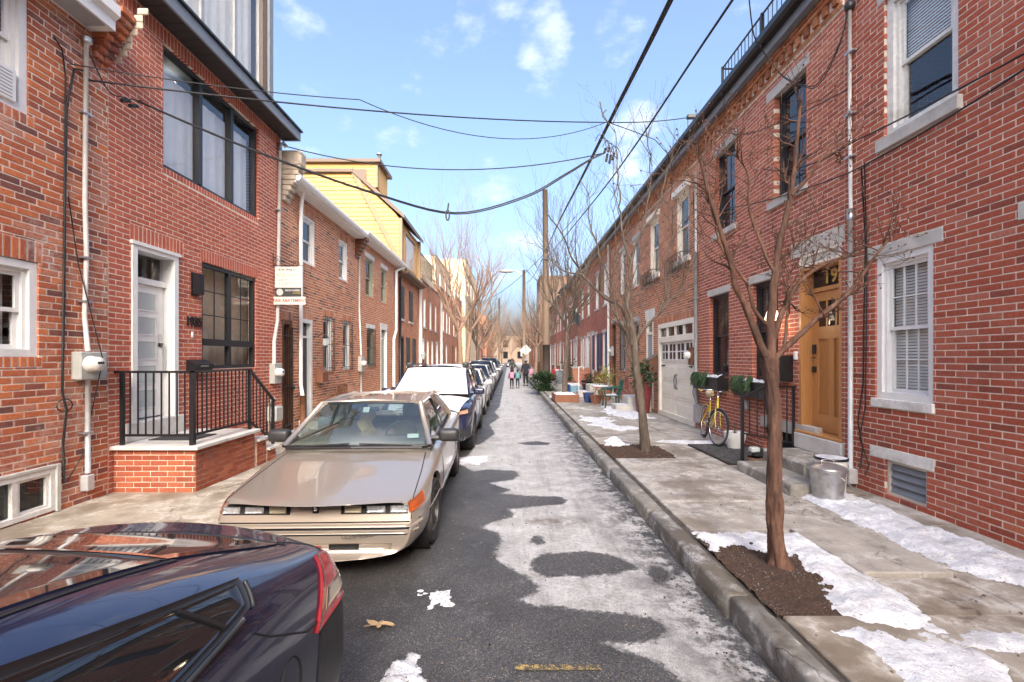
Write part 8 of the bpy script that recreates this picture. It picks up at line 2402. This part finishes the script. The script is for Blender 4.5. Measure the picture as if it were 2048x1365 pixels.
# wicker basket with lamp on the steps' far side
T = Thing('lantern_basket', 'small brown basket with a snow-topped solar light beside the railing post', 'basket', (3.72, 6.85, .17))
mb = MB(); mb.lathe([(.001, .17), (.11, .17), (.125, .33), (.115, .33)], (3.70, 6.84, 0), 16)
T.part('basket', mb, MT['wicker'], smooth=True)
mb = MB(); mb.rbox(3.62, 3.76, 6.79, 6.9, .40, .48, .02); T.part('light', mb, MT['frosted']); mb = MB(); mb.rbox(3.68, 3.82, 6.80, 6.92, .33, .47, .02); T.part('box', mb, MT['dark_frame'])
# wall things by the oak door
T = Thing('mailbox', 'large black mailbox with a red flag left of the oak door', 'mailbox', (XR - .1, 7.35, 1.5))
bx(T, 'case', XR - .20, XR, 7.12, 7.44, 1.45, 1.86, 'black_paint', .008); bx(T, 'flag', XR - .212, XR - .20, 7.16, 7.20, 1.47, 1.57, 'red_door', .002)
T.o.children[1].data.materials[0] = plain('flag red', (.55, .02, .02), .4)
T = Thing('door_camera', 'white door chime box on the brick edge by the oak frame', 'camera', (XR, 7.03, 1.8)); bx(T, 'case', XR - .04, XR, 7.0, 7.06, 1.79, 1.92, 'white_paint', .008)
T = Thing('wall_lamp', 'lit barn-style wall lamp with a black gooseneck beside the oak door', 'wall lamp', (XR, 7.3, 2.4))
mb = MB(); mb.lathe([(.001, 0), (.07, 0), (.07, -.02), (.001, -.02)], (XR, 7.28, 2.70), 16, 'X'); T.part('back_plate', mb, MT['black_paint'])
mb = MB(); mb.tube(taper_path([(XR - .02, 7.28, 2.70), (XR - .10, 7.28, 2.72), (XR - .20, 7.28, 2.68), (XR - .24, 7.28, 2.58)], 5), .012, 6); T.part('arm', mb, MT['black_paint'], smooth=True)
mb = MB(); mb.lathe([(.03, .14), (.07, .12), (.115, -.02), (.11, -.03)], (XR - .24, 7.28, 2.45), 18); T.part('shade', mb, emit('glowing shade', (1.0, .83, .58), .9), smooth=True)
ld = bpy.data.lights.new('porch_bulb', 'POINT'); ld.energy = 1.1; ld.color = (1, .72, .42); ld.shadow_soft_size = .05
lo = bpy.data.objects.new('porch_bulb', ld); COL.objects.link(lo); lo.parent = T.o; lo.location = (-.24, -.02, -.02)
T = Thing('vent', 'small grey wall vent above the iron grate', 'vent', (XR, 8.6, .9))
bx(T, 'case', XR - .06, XR, 8.40, 8.58, .86, 1.02, 'conduit', .01)
flowerbox('black window box with snow and trailing evergreen under the far black window', XR - .24, XR - .02, 9.18, 10.42, 1.14, 1.41, [(10.0, 10.45), (9.75, 9.85)])
flowerbox('black window box with snow and trailing evergreen by the railing', XR - .24, XR - .02, 7.5, 8.55, 1.12, 1.40, [(8.2, 8.6), (7.95, 8.0)])
T = Thing('flower_pot', 'white plastic flower pot behind the front wheel of the bicycle', 'pot', (4.15, 8.35, .17))
mb = MB(); mb.lathe([(.001, .17), (.13, .17), (.175, .36), (.18, .36), (.19, .47), (.175, .47), (.16, .44), (.001, .43)], (4.12, 8.30, 0), 26); T.part('pot', mb, MT['white_paint'], smooth=True, deg=35)
mb = MB()
for k in range(24): mb.tube([(4.12, 8.3, .43), (4.12 + random.uniform(-.12, .12), 8.3 + random.uniform(-.12, .12), .55 + random.random() * .15)], [.003, .001], 3)
T.part('dry_stems', mb, MT['bark_twig'])

# yellow bicycle leaning on the wall, front wheel towards the camera
Bk = Thing('bicycle', 'yellow step-through bicycle leaning against the brick wall by the black window boxes', 'bicycle', (4.02, 8.9, .17), rz=0)
BY = plain('bicycle yellow', (.62, .44, .03), .3, var=.05, bump=0, coat=.8)
Rw = .335
fw, rw = Vector((3.87, 8.42, .19 + Rw)), Vector((4.06, 9.42, .175 + Rw))
ax = (fw - rw).normalized(); ax.z = 0; ax.normalize()
ln = Vector((ax.y, -ax.x, 0)) * .0 + Vector((.10, .03, 1)).normalized()      # the bicycle's own up, leaning to the wall
sdv = ax.cross(ln).normalized()
def bwheel(c, turn, name):
    a = (ax * math.cos(turn) + sdv * math.sin(turn)).normalized()
    def ring(R_, r, m_, nn, par=None):
        mb = MB(); mb.tube([c + (a * math.cos(q * math.pi / 18) + ln * math.sin(q * math.pi / 18)) * R_ for q in range(36)], r, 7, closed=True); return Bk.part(nn, mb, m_, par, smooth=True)
    w = ring(Rw - .018, .017, MT['rubber'], name)
    ring(Rw - .040, .010, MT['chrome'], 'rim', w)
    mb = MB()
    for k in range(20):
        q = k * math.pi / 10 + .1; mb.tube([c, c + (a * math.cos(q) + ln * math.sin(q)) * (Rw - .04)], .0016, 3)
    nrm = a.cross(ln); mb.tube([c - nrm * .05, c + nrm * .05], .018, 8)
    Bk.part('spokes', mb, MT['chrome'], w)
    mb = MB(); mb.tube([c + (a * math.cos(q) + ln * math.sin(q)) * (Rw + .012) for q in np.linspace(R(15 if name == 'front_wheel' else 20), R(150 if name == 'front_wheel' else 170), 14)], .016, 6); Bk.part('mudguard', mb, MT['rubber'] if name == 'front_wheel' else BY, smooth=True)
    return a
steer = R(-16)
bwheel(fw, steer, 'front_wheel'); bwheel(rw, 0, 'rear_wheel')
bb = rw + ax * .46 - ln * .06
seat_top = bb - ax * .18 + ln * .50
head_lo, head_hi = fw - ax * .13 + ln * .36, fw - ax * .19 + ln * .52
mb = MB()
mb.tube([bb, seat_top], .016, 8); mb.tube(taper_path([head_hi, (head_hi + bb) / 2 - ln * .05, bb], 5), .017, 8); mb.tube(taper_path([head_lo, (head_lo + bb) / 2 - ln * .08, bb], 5), .018, 8); mb.tube([head_lo - ln * .02, head_hi + ln * .02], .02, 8)
for s in (-1, 1):
    mb.tube([bb + sdv * .03 * s, rw + sdv * .055 * s], .010, 6); mb.tube([seat_top - ln * .06, rw + sdv * .055 * s], .009, 6)
Bk.part('frame', mb, BY, smooth=True)
fa = (ax * math.cos(steer) + sdv * math.sin(steer)).normalized(); fs_ = fa.cross(ln).normalized()
mb = MB()
for s in (-1, 1): mb.tube(taper_path([head_lo - ln * .02 + fs_ * .04 * s, fw + ln * .2 - fa * .05 + fs_ * .05 * s, fw + fs_ * .05 * s], 4), .011, 6)
mb.tube([head_lo - ln * .02 - fs_ * .04, head_lo - ln * .02 + fs_ * .04], .012, 6)
Bk.part('fork', mb, BY, smooth=True)
hb = head_hi + ln * .13
mb = MB(); mb.tube([head_hi, hb], .012, 6); mb.tube(taper_path([hb - fs_ * .0, hb + fs_ * .1 + fa * .04 + ln * .03, hb + fs_ * .24 - fa * .02 + ln * .02, hb + fs_ * .28 - fa * .17], 4), .010, 6); mb.tube(taper_path([hb, hb - fs_ * .1 + fa * .04 + ln * .03, hb - fs_ * .24 - fa * .02 + ln * .02, hb - fs_ * .28 - fa * .17], 4), .010, 6)
Bk.part('handlebar', mb, MT['chrome'], smooth=True)
for s in (-1, 1):
    mb = MB(); mb.tube([hb + fs_ * .28 * s - fa * .10, hb + fs_ * .28 * s - fa * .20], .016, 7); Bk.part('grip', mb, BY, smooth=True)
sp_ = seat_top + ln * .12
mb = MB(); mb.tube([seat_top, sp_], .011, 6); Bk.part('seat_post', mb, MT['chrome'], smooth=True)
mb = MB(); bm_ = []
mb.tube([sp_ - ax * .13 + ln * .03, sp_ - ax * .07 + ln * .035, sp_ + ax * .03 + ln * .03, sp_ + ax * .14 + ln * .025], [.075, .085, .05, .022], 10); Bk.part('saddle', mb, plain('cream saddle', (.55, .45, .25), .5), smooth=True)
mb = MB(); nrm = sdv; mb.tube([bb + (ax * math.cos(q * .3142) + ln * math.sin(q * .3142)) * .085 + nrm * .05 for q in range(20)], .007, 5, closed=True)
mb.tube([bb - nrm * .07, bb + nrm * .07], .014, 6); mb.tube([bb + nrm * .07, bb + nrm * .08 - ln * .16], .009, 5); mb.tube([bb - nrm * .07, bb - nrm * .08 + ln * .16], .009, 5)
mb.box(*(lambda c: (c.x - .05, c.x + .05, c.y - .03, c.y + .03, c.z - .01, c.z + .01))(bb + nrm * .11 - ln * .16)); Bk.part('crank', mb, MT['dark_frame'])
mb = MB(); mb.tube([bb + ax * .02 + ln * .18, bb - ax * .06 + ln * .30], .02, 6); Bk.part('sticker', mb, plain('blue tape', (.05, .20, .42), .5), smooth=True)
mb = MB(); mb.tube(taper_path([hb + fs_ * .2, hb + fa * .12 + ln * .05, head_hi + fa * .05, fw + ln * .3], 5), .004, 4); mb.tube(taper_path([hb - fs_ * .2, hb + fa * .1 + ln * .02, head_hi - fs_ * .03, bb + ln * .2], 5), .004, 4); Bk.part('brake_cable', mb, MT['cable'])

# tall red planter and greenery by the garage
def leaves(mb, c, r, n, size, sc=(1, 1, 1), droop=0):
    for i in range(n):
        v = Vector((random.gauss(0, .5), random.gauss(0, .5), random.gauss(0, .5)))
        p = Vector(c) + Vector((v.x * r * sc[0], v.y * r * sc[1], v.z * r * sc[2]))
        a = Vector((random.uniform(-1, 1), random.uniform(-1, 1), random.uniform(-.6 - droop, .8))).normalized()
        b = a.cross(Vector((random.uniform(-1, 1), random.uniform(-1, 1), random.uniform(-1, 1)))).normalized()
        l, w = size * random.uniform(.6, 1.3), size * .28
        mb.add([p, p + a * l * .5 + b * w, p + a * l, p + a * l * .5 - b * w], [(0, 1, 2, 3)])
T = Thing('tall_planter', 'tall dark red planter with evergreen sprigs and red berries beside the garage', 'planter', (4.1, 13.8, .17))
mb = MB(); mb.lathe([(.001, .17), (.19, .17), (.26, 1.06), (.27, 1.07), (.24, 1.06), (.001, 1.02)], (4.02, 13.65, 0), 28); T.part('pot', mb, MT['red_pot'] if 'red_pot' in MT else MT.setdefault('red_pot', plain('oxblood pot', (.15, .022, .026), .45)), smooth=True, deg=40)
mb = MB(); leaves(mb, (4.02, 13.6, 1.32), .33, 320, .14, (.8, .8, 1.0)); T.part('evergreen', mb, MT['leaf_dark'], kind='stuff')
mb = MB(); leaves(mb, (3.90, 13.45, 1.18), .26, 130, .10, (.7, .7, .7)); T.part('berries', mb, MT['leaf_red'], kind='stuff')
mb = MB(); leaves(mb, (3.9, 13.5, 1.12), .30, 120, .12, (.9, .9, .5), .8); T.part('ivy', mb, MT['leaf_mid'], kind='stuff')
T = Thing('mailbox', 'brown wooden mailbox with a sloped lid above the red planter', 'mailbox', (XR, 13.75, 1.4))
mb = MB(); mb.prism([(XR, 1.38), (XR - .26, 1.38), (XR - .26, 1.72), (XR, 1.90)], 13.6, 13.95, 'Y'); T.part('body', mb, MT['brown_wood'])
mb = MB(); mb.prism([(XR, 1.91), (XR - .29, 1.72), (XR - .29, 1.75), (XR, 1.94)], 13.57, 13.98, 'Y'); T.part('lid', mb, MT['bronze'])
# stone steps, chair, table, pots
for (x0, x1, y0, y1, z, lb) in ((3.3, 3.95, 14.0, 14.7, .36, 'low rough stone step in the snow before the red planter'), (3.7, XR - .02, 14.1, 14.9, .62, 'taller stone step with snow on it behind the green chair'),
                               (2.95, 3.5, 19.3, 20.1, .38, 'low pale stone step by the light blue bin'), (3.4, XR - .02, 19.2, 20.2, .68, 'upper pale stone step near the white drainpipe')):
    T = Thing('stone_step', lb, 'step', ((x0 + x1) / 2, (y0 + y1) / 2, .16)); mb = MB(); mb.rbox(x0, x1, y0, y1, .12, z, .03, 2); T.part('block', mb, MT['stone'])
    mb = MB(); mb.grid(lambda u, v: (x0 + .05 + (x1 - x0 - .1) * u, y0 + .05 + (y1 - y0 - .1) * v, z + .012 * math.sin(u * 3.14) * math.sin(v * 3.14) + .002), 6, 6); T.part('snow', mb, MT['snow'], smooth=True)
GC = plain('green plastic', (.012, .075, .06), .45, var=.08, bump=0)
T = Thing('chair', 'dark green plastic armchair with snow on its seat', 'chair', (3.4, 15.1, .17))
mb = MB(); mb.rbox(3.15, 3.65, 14.95, 15.4, .54, .58, .015); T.part('seat', mb, GC)
for (x, y) in ((3.17, 14.97), (3.17, 15.38), (3.63, 14.97), (3.63, 15.38)):
    mb = MB(); mb.tube([(x, y, .17), (x + (.02 if x < 3.4 else -.02), y, .56)], .024, 6); T.part('leg', mb, GC)
for k in range(6):
    mb = MB(); yy = 14.99 + k * .075; mb.tube(taper_path([(3.63, yy, .57), (3.72, yy, .8), (3.78, yy, 1.05)], 3), .018, 5); T.part('back_slat', mb, GC)
mb = MB(); mb.tube([(3.78, 14.95, 1.06), (3.80, 15.18, 1.09), (3.78, 15.42, 1.06)], .025, 6); T.part('back_rail', mb, GC)
for y in (14.95, 15.41):
    mb = MB(); mb.tube(taper_path([(3.17, y, .56), (3.15, y, .80), (3.4, y, .82), (3.74, y, .86)], 4), .022, 6); T.part('armrest', mb, GC, smooth=True)
mb = MB(); mb.grid(lambda u, v: (3.18 + .42 * u, 14.98 + .38 * v, .585 + .03 * math.sin(u * 3.1) * math.sin(v * 3.1)), 8, 8); T.part('snow', mb, MT['snow'], smooth=True)
T = Thing('garden_table', 'small round table on thin red legs with snow on top', 'table', (3.2, 15.9, .17))
PK = plain('faded red metal', (.27, .08, .085), .5)
mb = MB(); mb.lathe([(.001, .80), (.30, .80), (.31, .82), (.30, .83), (.001, .83)], (3.2, 15.9, 0), 22); T.part('top', mb, PK)
for k in range(4):
    q = k * 1.571 + .6; mb = MB(); mb.tube(taper_path([(3.2 + .28 * math.cos(q), 15.9 + .28 * math.sin(q), .17), (3.2 + .26 * math.cos(q), 15.9 + .26 * math.sin(q), .6), (3.2 + .15 * math.cos(q), 15.9 + .15 * math.sin(q), .80)], 3), .014, 5); T.part('leg', mb, PK)
mb = MB(); mb.lathe([(.29, .83), (.25, .855), (.001, .87)], (3.2, 15.9, 0), 20); T.part('snow', mb, MT['snow'], smooth=True)
T = Thing('chair', 'pink metal chair with a round openwork back against the brown wall', 'chair', (3.9, 15.9, .17))
mb = MB(); mb.lathe([(.001, .58), (.21, .58), (.21, .60), (.001, .60)], (3.95, 16.0, 0), 16); T.part('seat', mb, PK)
for (x, y) in ((3.8, 15.85), (3.8, 16.15), (4.1, 15.85), (4.1, 16.15)):
    mb = MB(); mb.tube([(x, y, .17), (x, y, .58)], .012, 5); T.part('leg', mb, PK)
mb = MB(); mb.tube([(4.14, 16.0 + .24 * math.cos(q * .3142), .92 + .24 * math.sin(q * .3142)) for q in range(20)], .014, 5, closed=True)
for k in range(7): mb.tube([(4.14, 15.8 + k * .066, .72), (4.14, 15.85 + k * .05, 1.1)], .007, 4)
for k in range(5): mb.tube([(4.14, 15.8, .78 + k * .075), (4.14, 16.2, .78 + k * .075)], .007, 4)
T.part('back', mb, PK)
def pot(label, c, r, h, mat, leaf=None, ln_=0, lh=.3, lr=.3):
    T = Thing('flower_pot', label, 'pot', (c[0], c[1], .17))
    mb = MB(); mb.lathe([(.001, .17), (r * .72, .17), (r, .17 + h * .85), (r * 1.06, .17 + h), (r * .9, .17 + h), (.001, .17 + h * .9)], (c[0], c[1], 0), 20); T.part('pot', mb, mat, smooth=True, deg=40)
    if leaf:
        mb = MB(); leaves(mb, (c[0], c[1], .17 + h + lh * .8), lr, ln_, .10, (1, 1, lh / lr)); T.part('foliage', mb, MT[leaf])
        mb = MB()
        for k in range(9): mb.tube([(c[0], c[1], .17 + h * .9), (c[0] + random.uniform(-1, 1) * lr * .6, c[1] + random.uniform(-1, 1) * lr * .6, .17 + h + lh * 1.5 * random.random())], [.006, .003], 3)
        T.part('stems', mb, MT['bark_twig'])
    return T
MT['blue_glaze'] = plain('blue glaze', (.02, .05, .16), .25, var=.2, bump=0, coat=.7); MT['terracotta'] = plain('terracotta', (.28, .13, .07), .8)
pot('blue glazed pot in front of the yellowing shrub', (2.95, 16.9), .20, .36, MT['blue_glaze'])
pot('terracotta pot with a green rim beside the blue glazed pot', (3.15, 16.5), .22, .30, MT['terracotta'])
pot('large pot with a yellowing leafy shrub', (3.7, 17.6), .25, .4, MT['terracotta'], 'leaf_yellow', 200, .5, .5)
pot('second yellowing shrub against the wall by the red side door', (4.0, 18.6), .22, .4, MT['blue_glaze'], 'leaf_yellow', 160, .6, .4)
pot('dark pot with a bushy evergreen far down the pavement', (3.6, 27.5), .3, .5, MT['black_paint'], 'leaf_dark', 500, .7, .7)
pot('dark pot with trailing plants by the blue shutters', (4.0, 23.4), .28, .5, MT['black_paint'], 'leaf_red', 100, .25, .3)
pot('dark pot with snow-dusted twigs by the blue shutters', (4.0, 22.2), .28, .5, MT['black_paint'], 'leaf_dark', 90, .2, .3)
pot('brown clay pot by the low stone wall', (3.3, 24.4), .3, .4, MT['terracotta'], 'leaf_mid', 60, .2, .2)
T = Thing('storage_box', 'light blue plastic box with snow on its lid', 'box', (3.0, 20.9, .17)); bx(T, 'body', 2.8, 3.25, 20.6, 21.0, .165, .55, MT.setdefault('x', 'frosted') if False else 'frosted', .02)
T.o.children[0].data.materials[0] = plain('light blue plastic', (.16, .30, .38), .5); bx(T, 'lid', 2.79, 3.26, 20.59, 21.01, .55, .60, 'snow', .02)
T = Thing('storage_box', 'navy blue low cushion box with snow on top', 'box', (3.0, 22, .17)); bx(T, 'body', 2.7, 3.4, 21.6, 22.2, .165, .56, 'blue_glaze', .02); bx(T, 'snow', 2.71, 3.39, 21.61, 22.19, .562, .60, 'snow', .018)
T = Thing('bench', 'brown slatted wooden bench by the dark blue shutters', 'bench', (3.7, 22.6, .17))
for k in range(5): bx(T, 'back_slat', 4.0 + k * .0, 4.03, 21.9, 22.9, .62 + k * .09, .69 + k * .09, 'brown_wood')
for k in range(4): bx(T, 'seat_slat', 3.55 + k * .11, 3.64 + k * .11, 21.9, 22.9, .56, .585, 'brown_wood')
for y in (21.95, 22.85):
    mb = MB(); mb.tube([(3.57, y, .17), (3.57, y, .56)], .02, 5); mb.tube([(4.01, y, .17), (4.01, y, 1.05)], .02, 5); T.part('leg', mb, MT['brown_wood'])
T = Thing('walker_frame', 'white metal pole with a hook standing by the bench', 'pole', (3.0, 20.4, .17)); rod(T, 'pole', taper_path([(3.1, 20.2, .17), (3.1, 20.2, 1.3), (3.12, 20.2, 1.42), (3.3, 20.2, 1.42), (3.3, 20.2, 1.3)], 4), .02, 'white_paint')
T = Thing('brick_wall', 'low brown brick garden wall with planting by the third tree', 'wall', (3.9, 25.3, .17)); T.part('wall', MB().box(3.5, XR - .02, 25.0, 25.4, .16, 1.25), mG); bx(T, 'coping', 3.46, XR - .02, 24.96, 25.44, 1.25, 1.32, 'stone', .01)
T = Thing('red_bin', 'bright red barrel-shaped bin far down the pavement', 'bin', (3.4, 33, .17)); mb = MB(); mb.lathe([(.001, .17), (.25, .17), (.3, .5), (.3, .95), (.25, 1.02), (.001, 1.04)], (3.4, 33, 0), 18); T.part('body', mb, plain('bin red', (.5, .02, .03), .4), smooth=True, deg=40)
T = Thing('wheelie_bin', 'pair of dark bins standing together past the red barrel bin', 'bin', (3.3, 29.6, .17)); bx(T, 'body', 3.0, 3.6, 29.3, 29.8, .165, 1.0, 'slate_paint', .03); bx(T, 'lid', 2.98, 3.62, 29.28, 29.82, 1.0, 1.06, 'snow', .02)
T.o['label'] = 'dark bin with snow on its lid past the third tree'
T = Thing('christmas_tree', 'discarded bushy evergreen lying at the foot of the tall utility pole', 'tree', (1.9, 22.9, .16))
mb = MB()
for i in range(1500):
    v = Vector((random.gauss(0, 1), random.gauss(0, 1), random.gauss(0, 1))).normalized() * random.random() ** .4
    p = Vector((1.75 + v.x * .75, 22.9 + v.y * .6, .62 + v.z * .48)); a = (v + Vector((random.uniform(-.5, .5), random.uniform(-.5, .5), random.uniform(-.3, .5)))).normalized(); b = a.cross(Vector((0, 0, 1)) + v * .3).normalized() * .03
    mb.add([p - b, p + b, p + a * .22], [(0, 1, 2)])
T.part('crown', mb, MT['leaf_dark'])
mb = MB(); mb.tube([(1.75, 22.9, .2), (1.75, 22.9, .9)], [.04, .015], 6); T.part('trunk', mb, MT['bark_grey'])
# left pavement
T = Thing('garden_chair', 'rusty openwork iron chair below the barred windows', 'chair', (XL + .35, 12.9, .17))
mb = MB(); mb.tube(taper_path([(XL + .15, 12.5, .17), (XL + .15, 12.5, .95), (XL + .15, 12.7, 1.05), (XL + .15, 13.1, 1.05), (XL + .15, 13.3, .95), (XL + .15, 13.3, .17)], 4), .018, 5)
for k in range(9): mb.tube([(XL + .15, 12.55 + k * .09, .6), (XL + .15, 12.55 + k * .09, 1.03)], .010, 4)
for k in range(6): mb.tube([(XL + .15, 12.5, .62 + k * .075), (XL + .15, 13.3, .62 + k * .075)], .010, 4)
T.part('back', mb, MT['rust']); bx(T, 'seat', XL + .15, XL + .6, 12.5, 13.3, .55, .59, 'rust')
for y in (12.52, 13.28): mb = MB(); mb.tube([(XL + .58, y, .17), (XL + .58, y, .57)], .018, 5); T.part('leg', mb, MT['rust'])
T = Thing('gas_meter', 'grey gas meter with pipes standing behind the stoop railing', 'gas meter', (XL + .2, 9.1, .17))
bx(T, 'body', XL + .08, XL + .30, 8.95, 9.25, .55, .85, 'meter_grey', .03); rod(T, 'pipe', taper_path([(XL + .15, 9.0, .17), (XL + .15, 9.0, .9), (XL + .2, 9.1, 1.0), (XL + .05, 9.2, 1.0)], 3), .022, 'meter_grey')
# leaf on the road
T = Thing('fallen_leaf', 'dry tan oak leaf on the wet asphalt near the blue car', 'leaf', (-.73, 3.1, .01))
lp = road_pt(757, 1252)
mb = MB(); n_ = 22
ol = []
for k in range(n_):
    q = 2 * math.pi * k / n_; rr = .05 * (1 + .38 * math.cos(5 * q)) * (1.35 if abs(math.cos(q)) > .7 else .8)
    ol.append((lp[0] + rr * math.cos(q) * 1.25, lp[1] + rr * math.sin(q) * .9, .008 + .012 * abs(math.sin(2 * q))))
mb.add(ol + [(lp[0], lp[1], .012)], [(k, (k + 1) % n_, n_) for k in range(n_)]); mb.tube([(lp[0] + .05, lp[1], .01), (lp[0] + .11, lp[1] - .02, .012)], .003, 4)
T.part('blade', mb, plain('dry leaf', (.42, .29, .15), .8, var=.25, vs=60))

# ------------------------------------------------------------------ people walking away
def figure(label, x, y, h, coat, trousers, hair, rz=0., stride=.12, hat=None, lean=0., skirt=False):
    """one continuous body grown from a skeleton, clothing over it"""
    T = Thing('person', label, 'person', (x, y, .0), rz=rz)
    k = h / 1.7
    def grow(name, verts, edges, rad, mat, root=0):
        me = bpy.data.meshes.new(name)
        me.from_pydata([tuple(c * k for c in v) for v in verts], edges, [])
        o = bpy.data.objects.new(name, me); COL.objects.link(o)
        m = o.modifiers.new('s', 'SKIN'); m.use_smooth_shade = True
        for i, r in enumerate(rad):
            sv = me.skin_vertices[0].data[i]; sv.radius = (r[0] * k, r[1] * k) if isinstance(r, tuple) else (r * k, r * k); sv.use_root = (i == root)
        s = o.modifiers.new('ss', 'SUBSURF'); s.levels = s.render_levels = 1
        dg = bpy.context.evaluated_depsgraph_get()
        out = bpy.data.meshes.new_from_object(o.evaluated_get(dg)); bpy.data.objects.remove(o)
        out.materials.clear()
        return T.part(name, out, mat, local=True)
    st = stride
    V = [(0, 0, .92), (0, 0, 1.15), (0, .01, 1.38), (0, 0, 1.47), (0, -.01, 1.55), (0, -.01, 1.64), (.09, 0, .88), (.10, st * .3, .48), (.10, st, .09), (.10, st + .13, .04), (-.09, 0, .88), (-.10, -st * .1, .48), (-.10, -st, .10), (-.10, -st + .12, .04),
         (.17, 0, 1.36), (.24, -.03, 1.10), (.25, .05, .86), (.25, .07, .78), (-.17, 0, 1.36), (-.24, .03, 1.10), (-.25, .08, .86), (-.25, .1, .78)]
    E = [(0, 1), (1, 2), (2, 3), (3, 4), (4, 5), (0, 6), (6, 7), (7, 8), (8, 9), (0, 10), (10, 11), (11, 12), (12, 13), (2, 14), (14, 15), (15, 16), (16, 17), (2, 18), (18, 19), (19, 20), (20, 21)]
    Rr_ = [(.13, .10), (.13, .095), (.15, .10), .055, .085, .085, .085, .06, .045, .04, .085, .06, .045, .04, .062, .045, .036, .035, .062, .045, .036, .035]
    grow('body', V, E, Rr_, MT['skin'])
    zc = .62 if skirt else .84
    grow('coat', [(0, 0, zc), (0, 0, 1.12), (0, .01, 1.36), (0, 0, 1.46), (.17, 0, 1.37), (.245, -.03, 1.10), (.255, .05, .88), (-.17, 0, 1.37), (-.245, .03, 1.10), (-.255, .08, .88)], [(0, 1), (1, 2), (2, 3), (2, 4), (4, 5), (5, 6), (2, 7), (7, 8), (8, 9)],
         [(.19, .15), (.17, .13), (.18, .125), .075, .08, .062, .052, .08, .062, .052], coat, 1)
    grow('trousers', [(0, 0, .90), (.09, 0, .86), (.10, st * .3, .48), (.10, st, .14), (-.09, 0, .86), (-.10, -st * .1, .48), (-.10, -st, .15)], [(0, 1), (1, 2), (2, 3), (0, 4), (4, 5), (5, 6)], [(.13, .11), .095, .072, .06, .095, .072, .06], trousers)
    mb = MB()
    for s, yy in ((1, st), (-1, -st)): mb.rbox(s * .10 * k - .05 * k, s * .10 * k + .05 * k, (yy - .07) * k, (yy + .19) * k, 0, .10 * k, .03 * k, 2)
    T.part('shoes', mb, MT['black_paint'], local=True)
    mb = MB(); mb.ball((0, -.025 * k, 1.62 * k), .105 * k, 12, 8, (1, 1.08, 1.15))
    if hair: mb.tube([(0, -.09 * k, 1.6 * k), (0, -.11 * k, 1.42 * k)], [.07 * k, .04 * k], 8)
    T.part('hair', mb, MT['hair'], local=True, smooth=True)
    if hat:
        mb = MB(); mb.lathe([(.118, 1.62), (.122, 1.68), (.09, 1.76), (.03, 1.79), (.001, 1.79)], (0, 0, 0), 14); mb.v = [(a * k, (b - .015) * k, c * k) for a, b, c in mb.v]; T.part('hat', mb, hat, local=True, smooth=True)
    return T
def backpack(label, x, y, z, s, mat):
    T = Thing('backpack', label, 'backpack', (x, y, z))
    mb = MB(); mb.rbox(x - .16 * s, x + .16 * s, y - .11 * s, y + .07 * s, z, z + .46 * s, .07 * s, 3); T.part('bag', mb, mat, smooth=True, deg=60)
    mb = MB(); mb.rbox(x - .12 * s, x + .12 * s, y - .16 * s, y - .10 * s, z + .04 * s, z + .22 * s, .03 * s, 2); T.part('pocket', mb, mat, smooth=True, deg=60)
    mb = MB(); mb.tube([(x - .04 * s, y, z + .45 * s), (x, y, z + .51 * s), (x + .04 * s, y, z + .45 * s)], .012 * s, 5); T.part('loop', mb, MT['dark_frame'])
MT['skin'] = plain('skin', (.36, .20, .14), .6, bump=0); MT['hair'] = plain('dark hair', (.035, .022, .015), .6, bump=0)
cl = lambda n, c: plain(n, c, .85, var=.15, vs=20, bump=0)
figure('child in a dark purple jacket walking away with a pink backpack', .17, 27.0, 1.14, cl('purple jacket', (.035, .022, .05)), cl('dark leggings', (.016, .015, .02)), True, stride=.07)
backpack('pink backpack on the child in the purple jacket', .17, 26.80, .60, .80, cl('pink fabric', (.55, .20, .30)))
figure('child in a dark jacket walking away with a teal backpack', .52, 27.2, 1.12, cl('dark jacket', (.02, .022, .03)), cl('grey socks', (.06, .06, .07)), True, stride=-.08)
backpack('teal backpack on the child in the dark jacket', .52, 27.0, .58, .78, cl('teal fabric', (.10, .26, .26)))
figure('adult in a long navy coat and grey knit hat walking beside the children', 1.08, 29.2, 1.70, cl('navy coat', (.012, .014, .025)), cl('black trousers', (.012, .012, .014)), True, hat=cl('grey knit', (.22, .22, .23)), stride=.06, skirt=True)
backpack('pink school backpack carried at the side of the adult in the navy coat', 1.42, 29.1, .72, .85, cl('mauve fabric', (.50, .22, .33)))
figure('distant walker in a dark green coat in the middle of the street', .30, 44, 1.72, cl('green coat', (.03, .035, .03)), cl('dark trousers 2', (.02, .02, .022)), False, stride=.1)
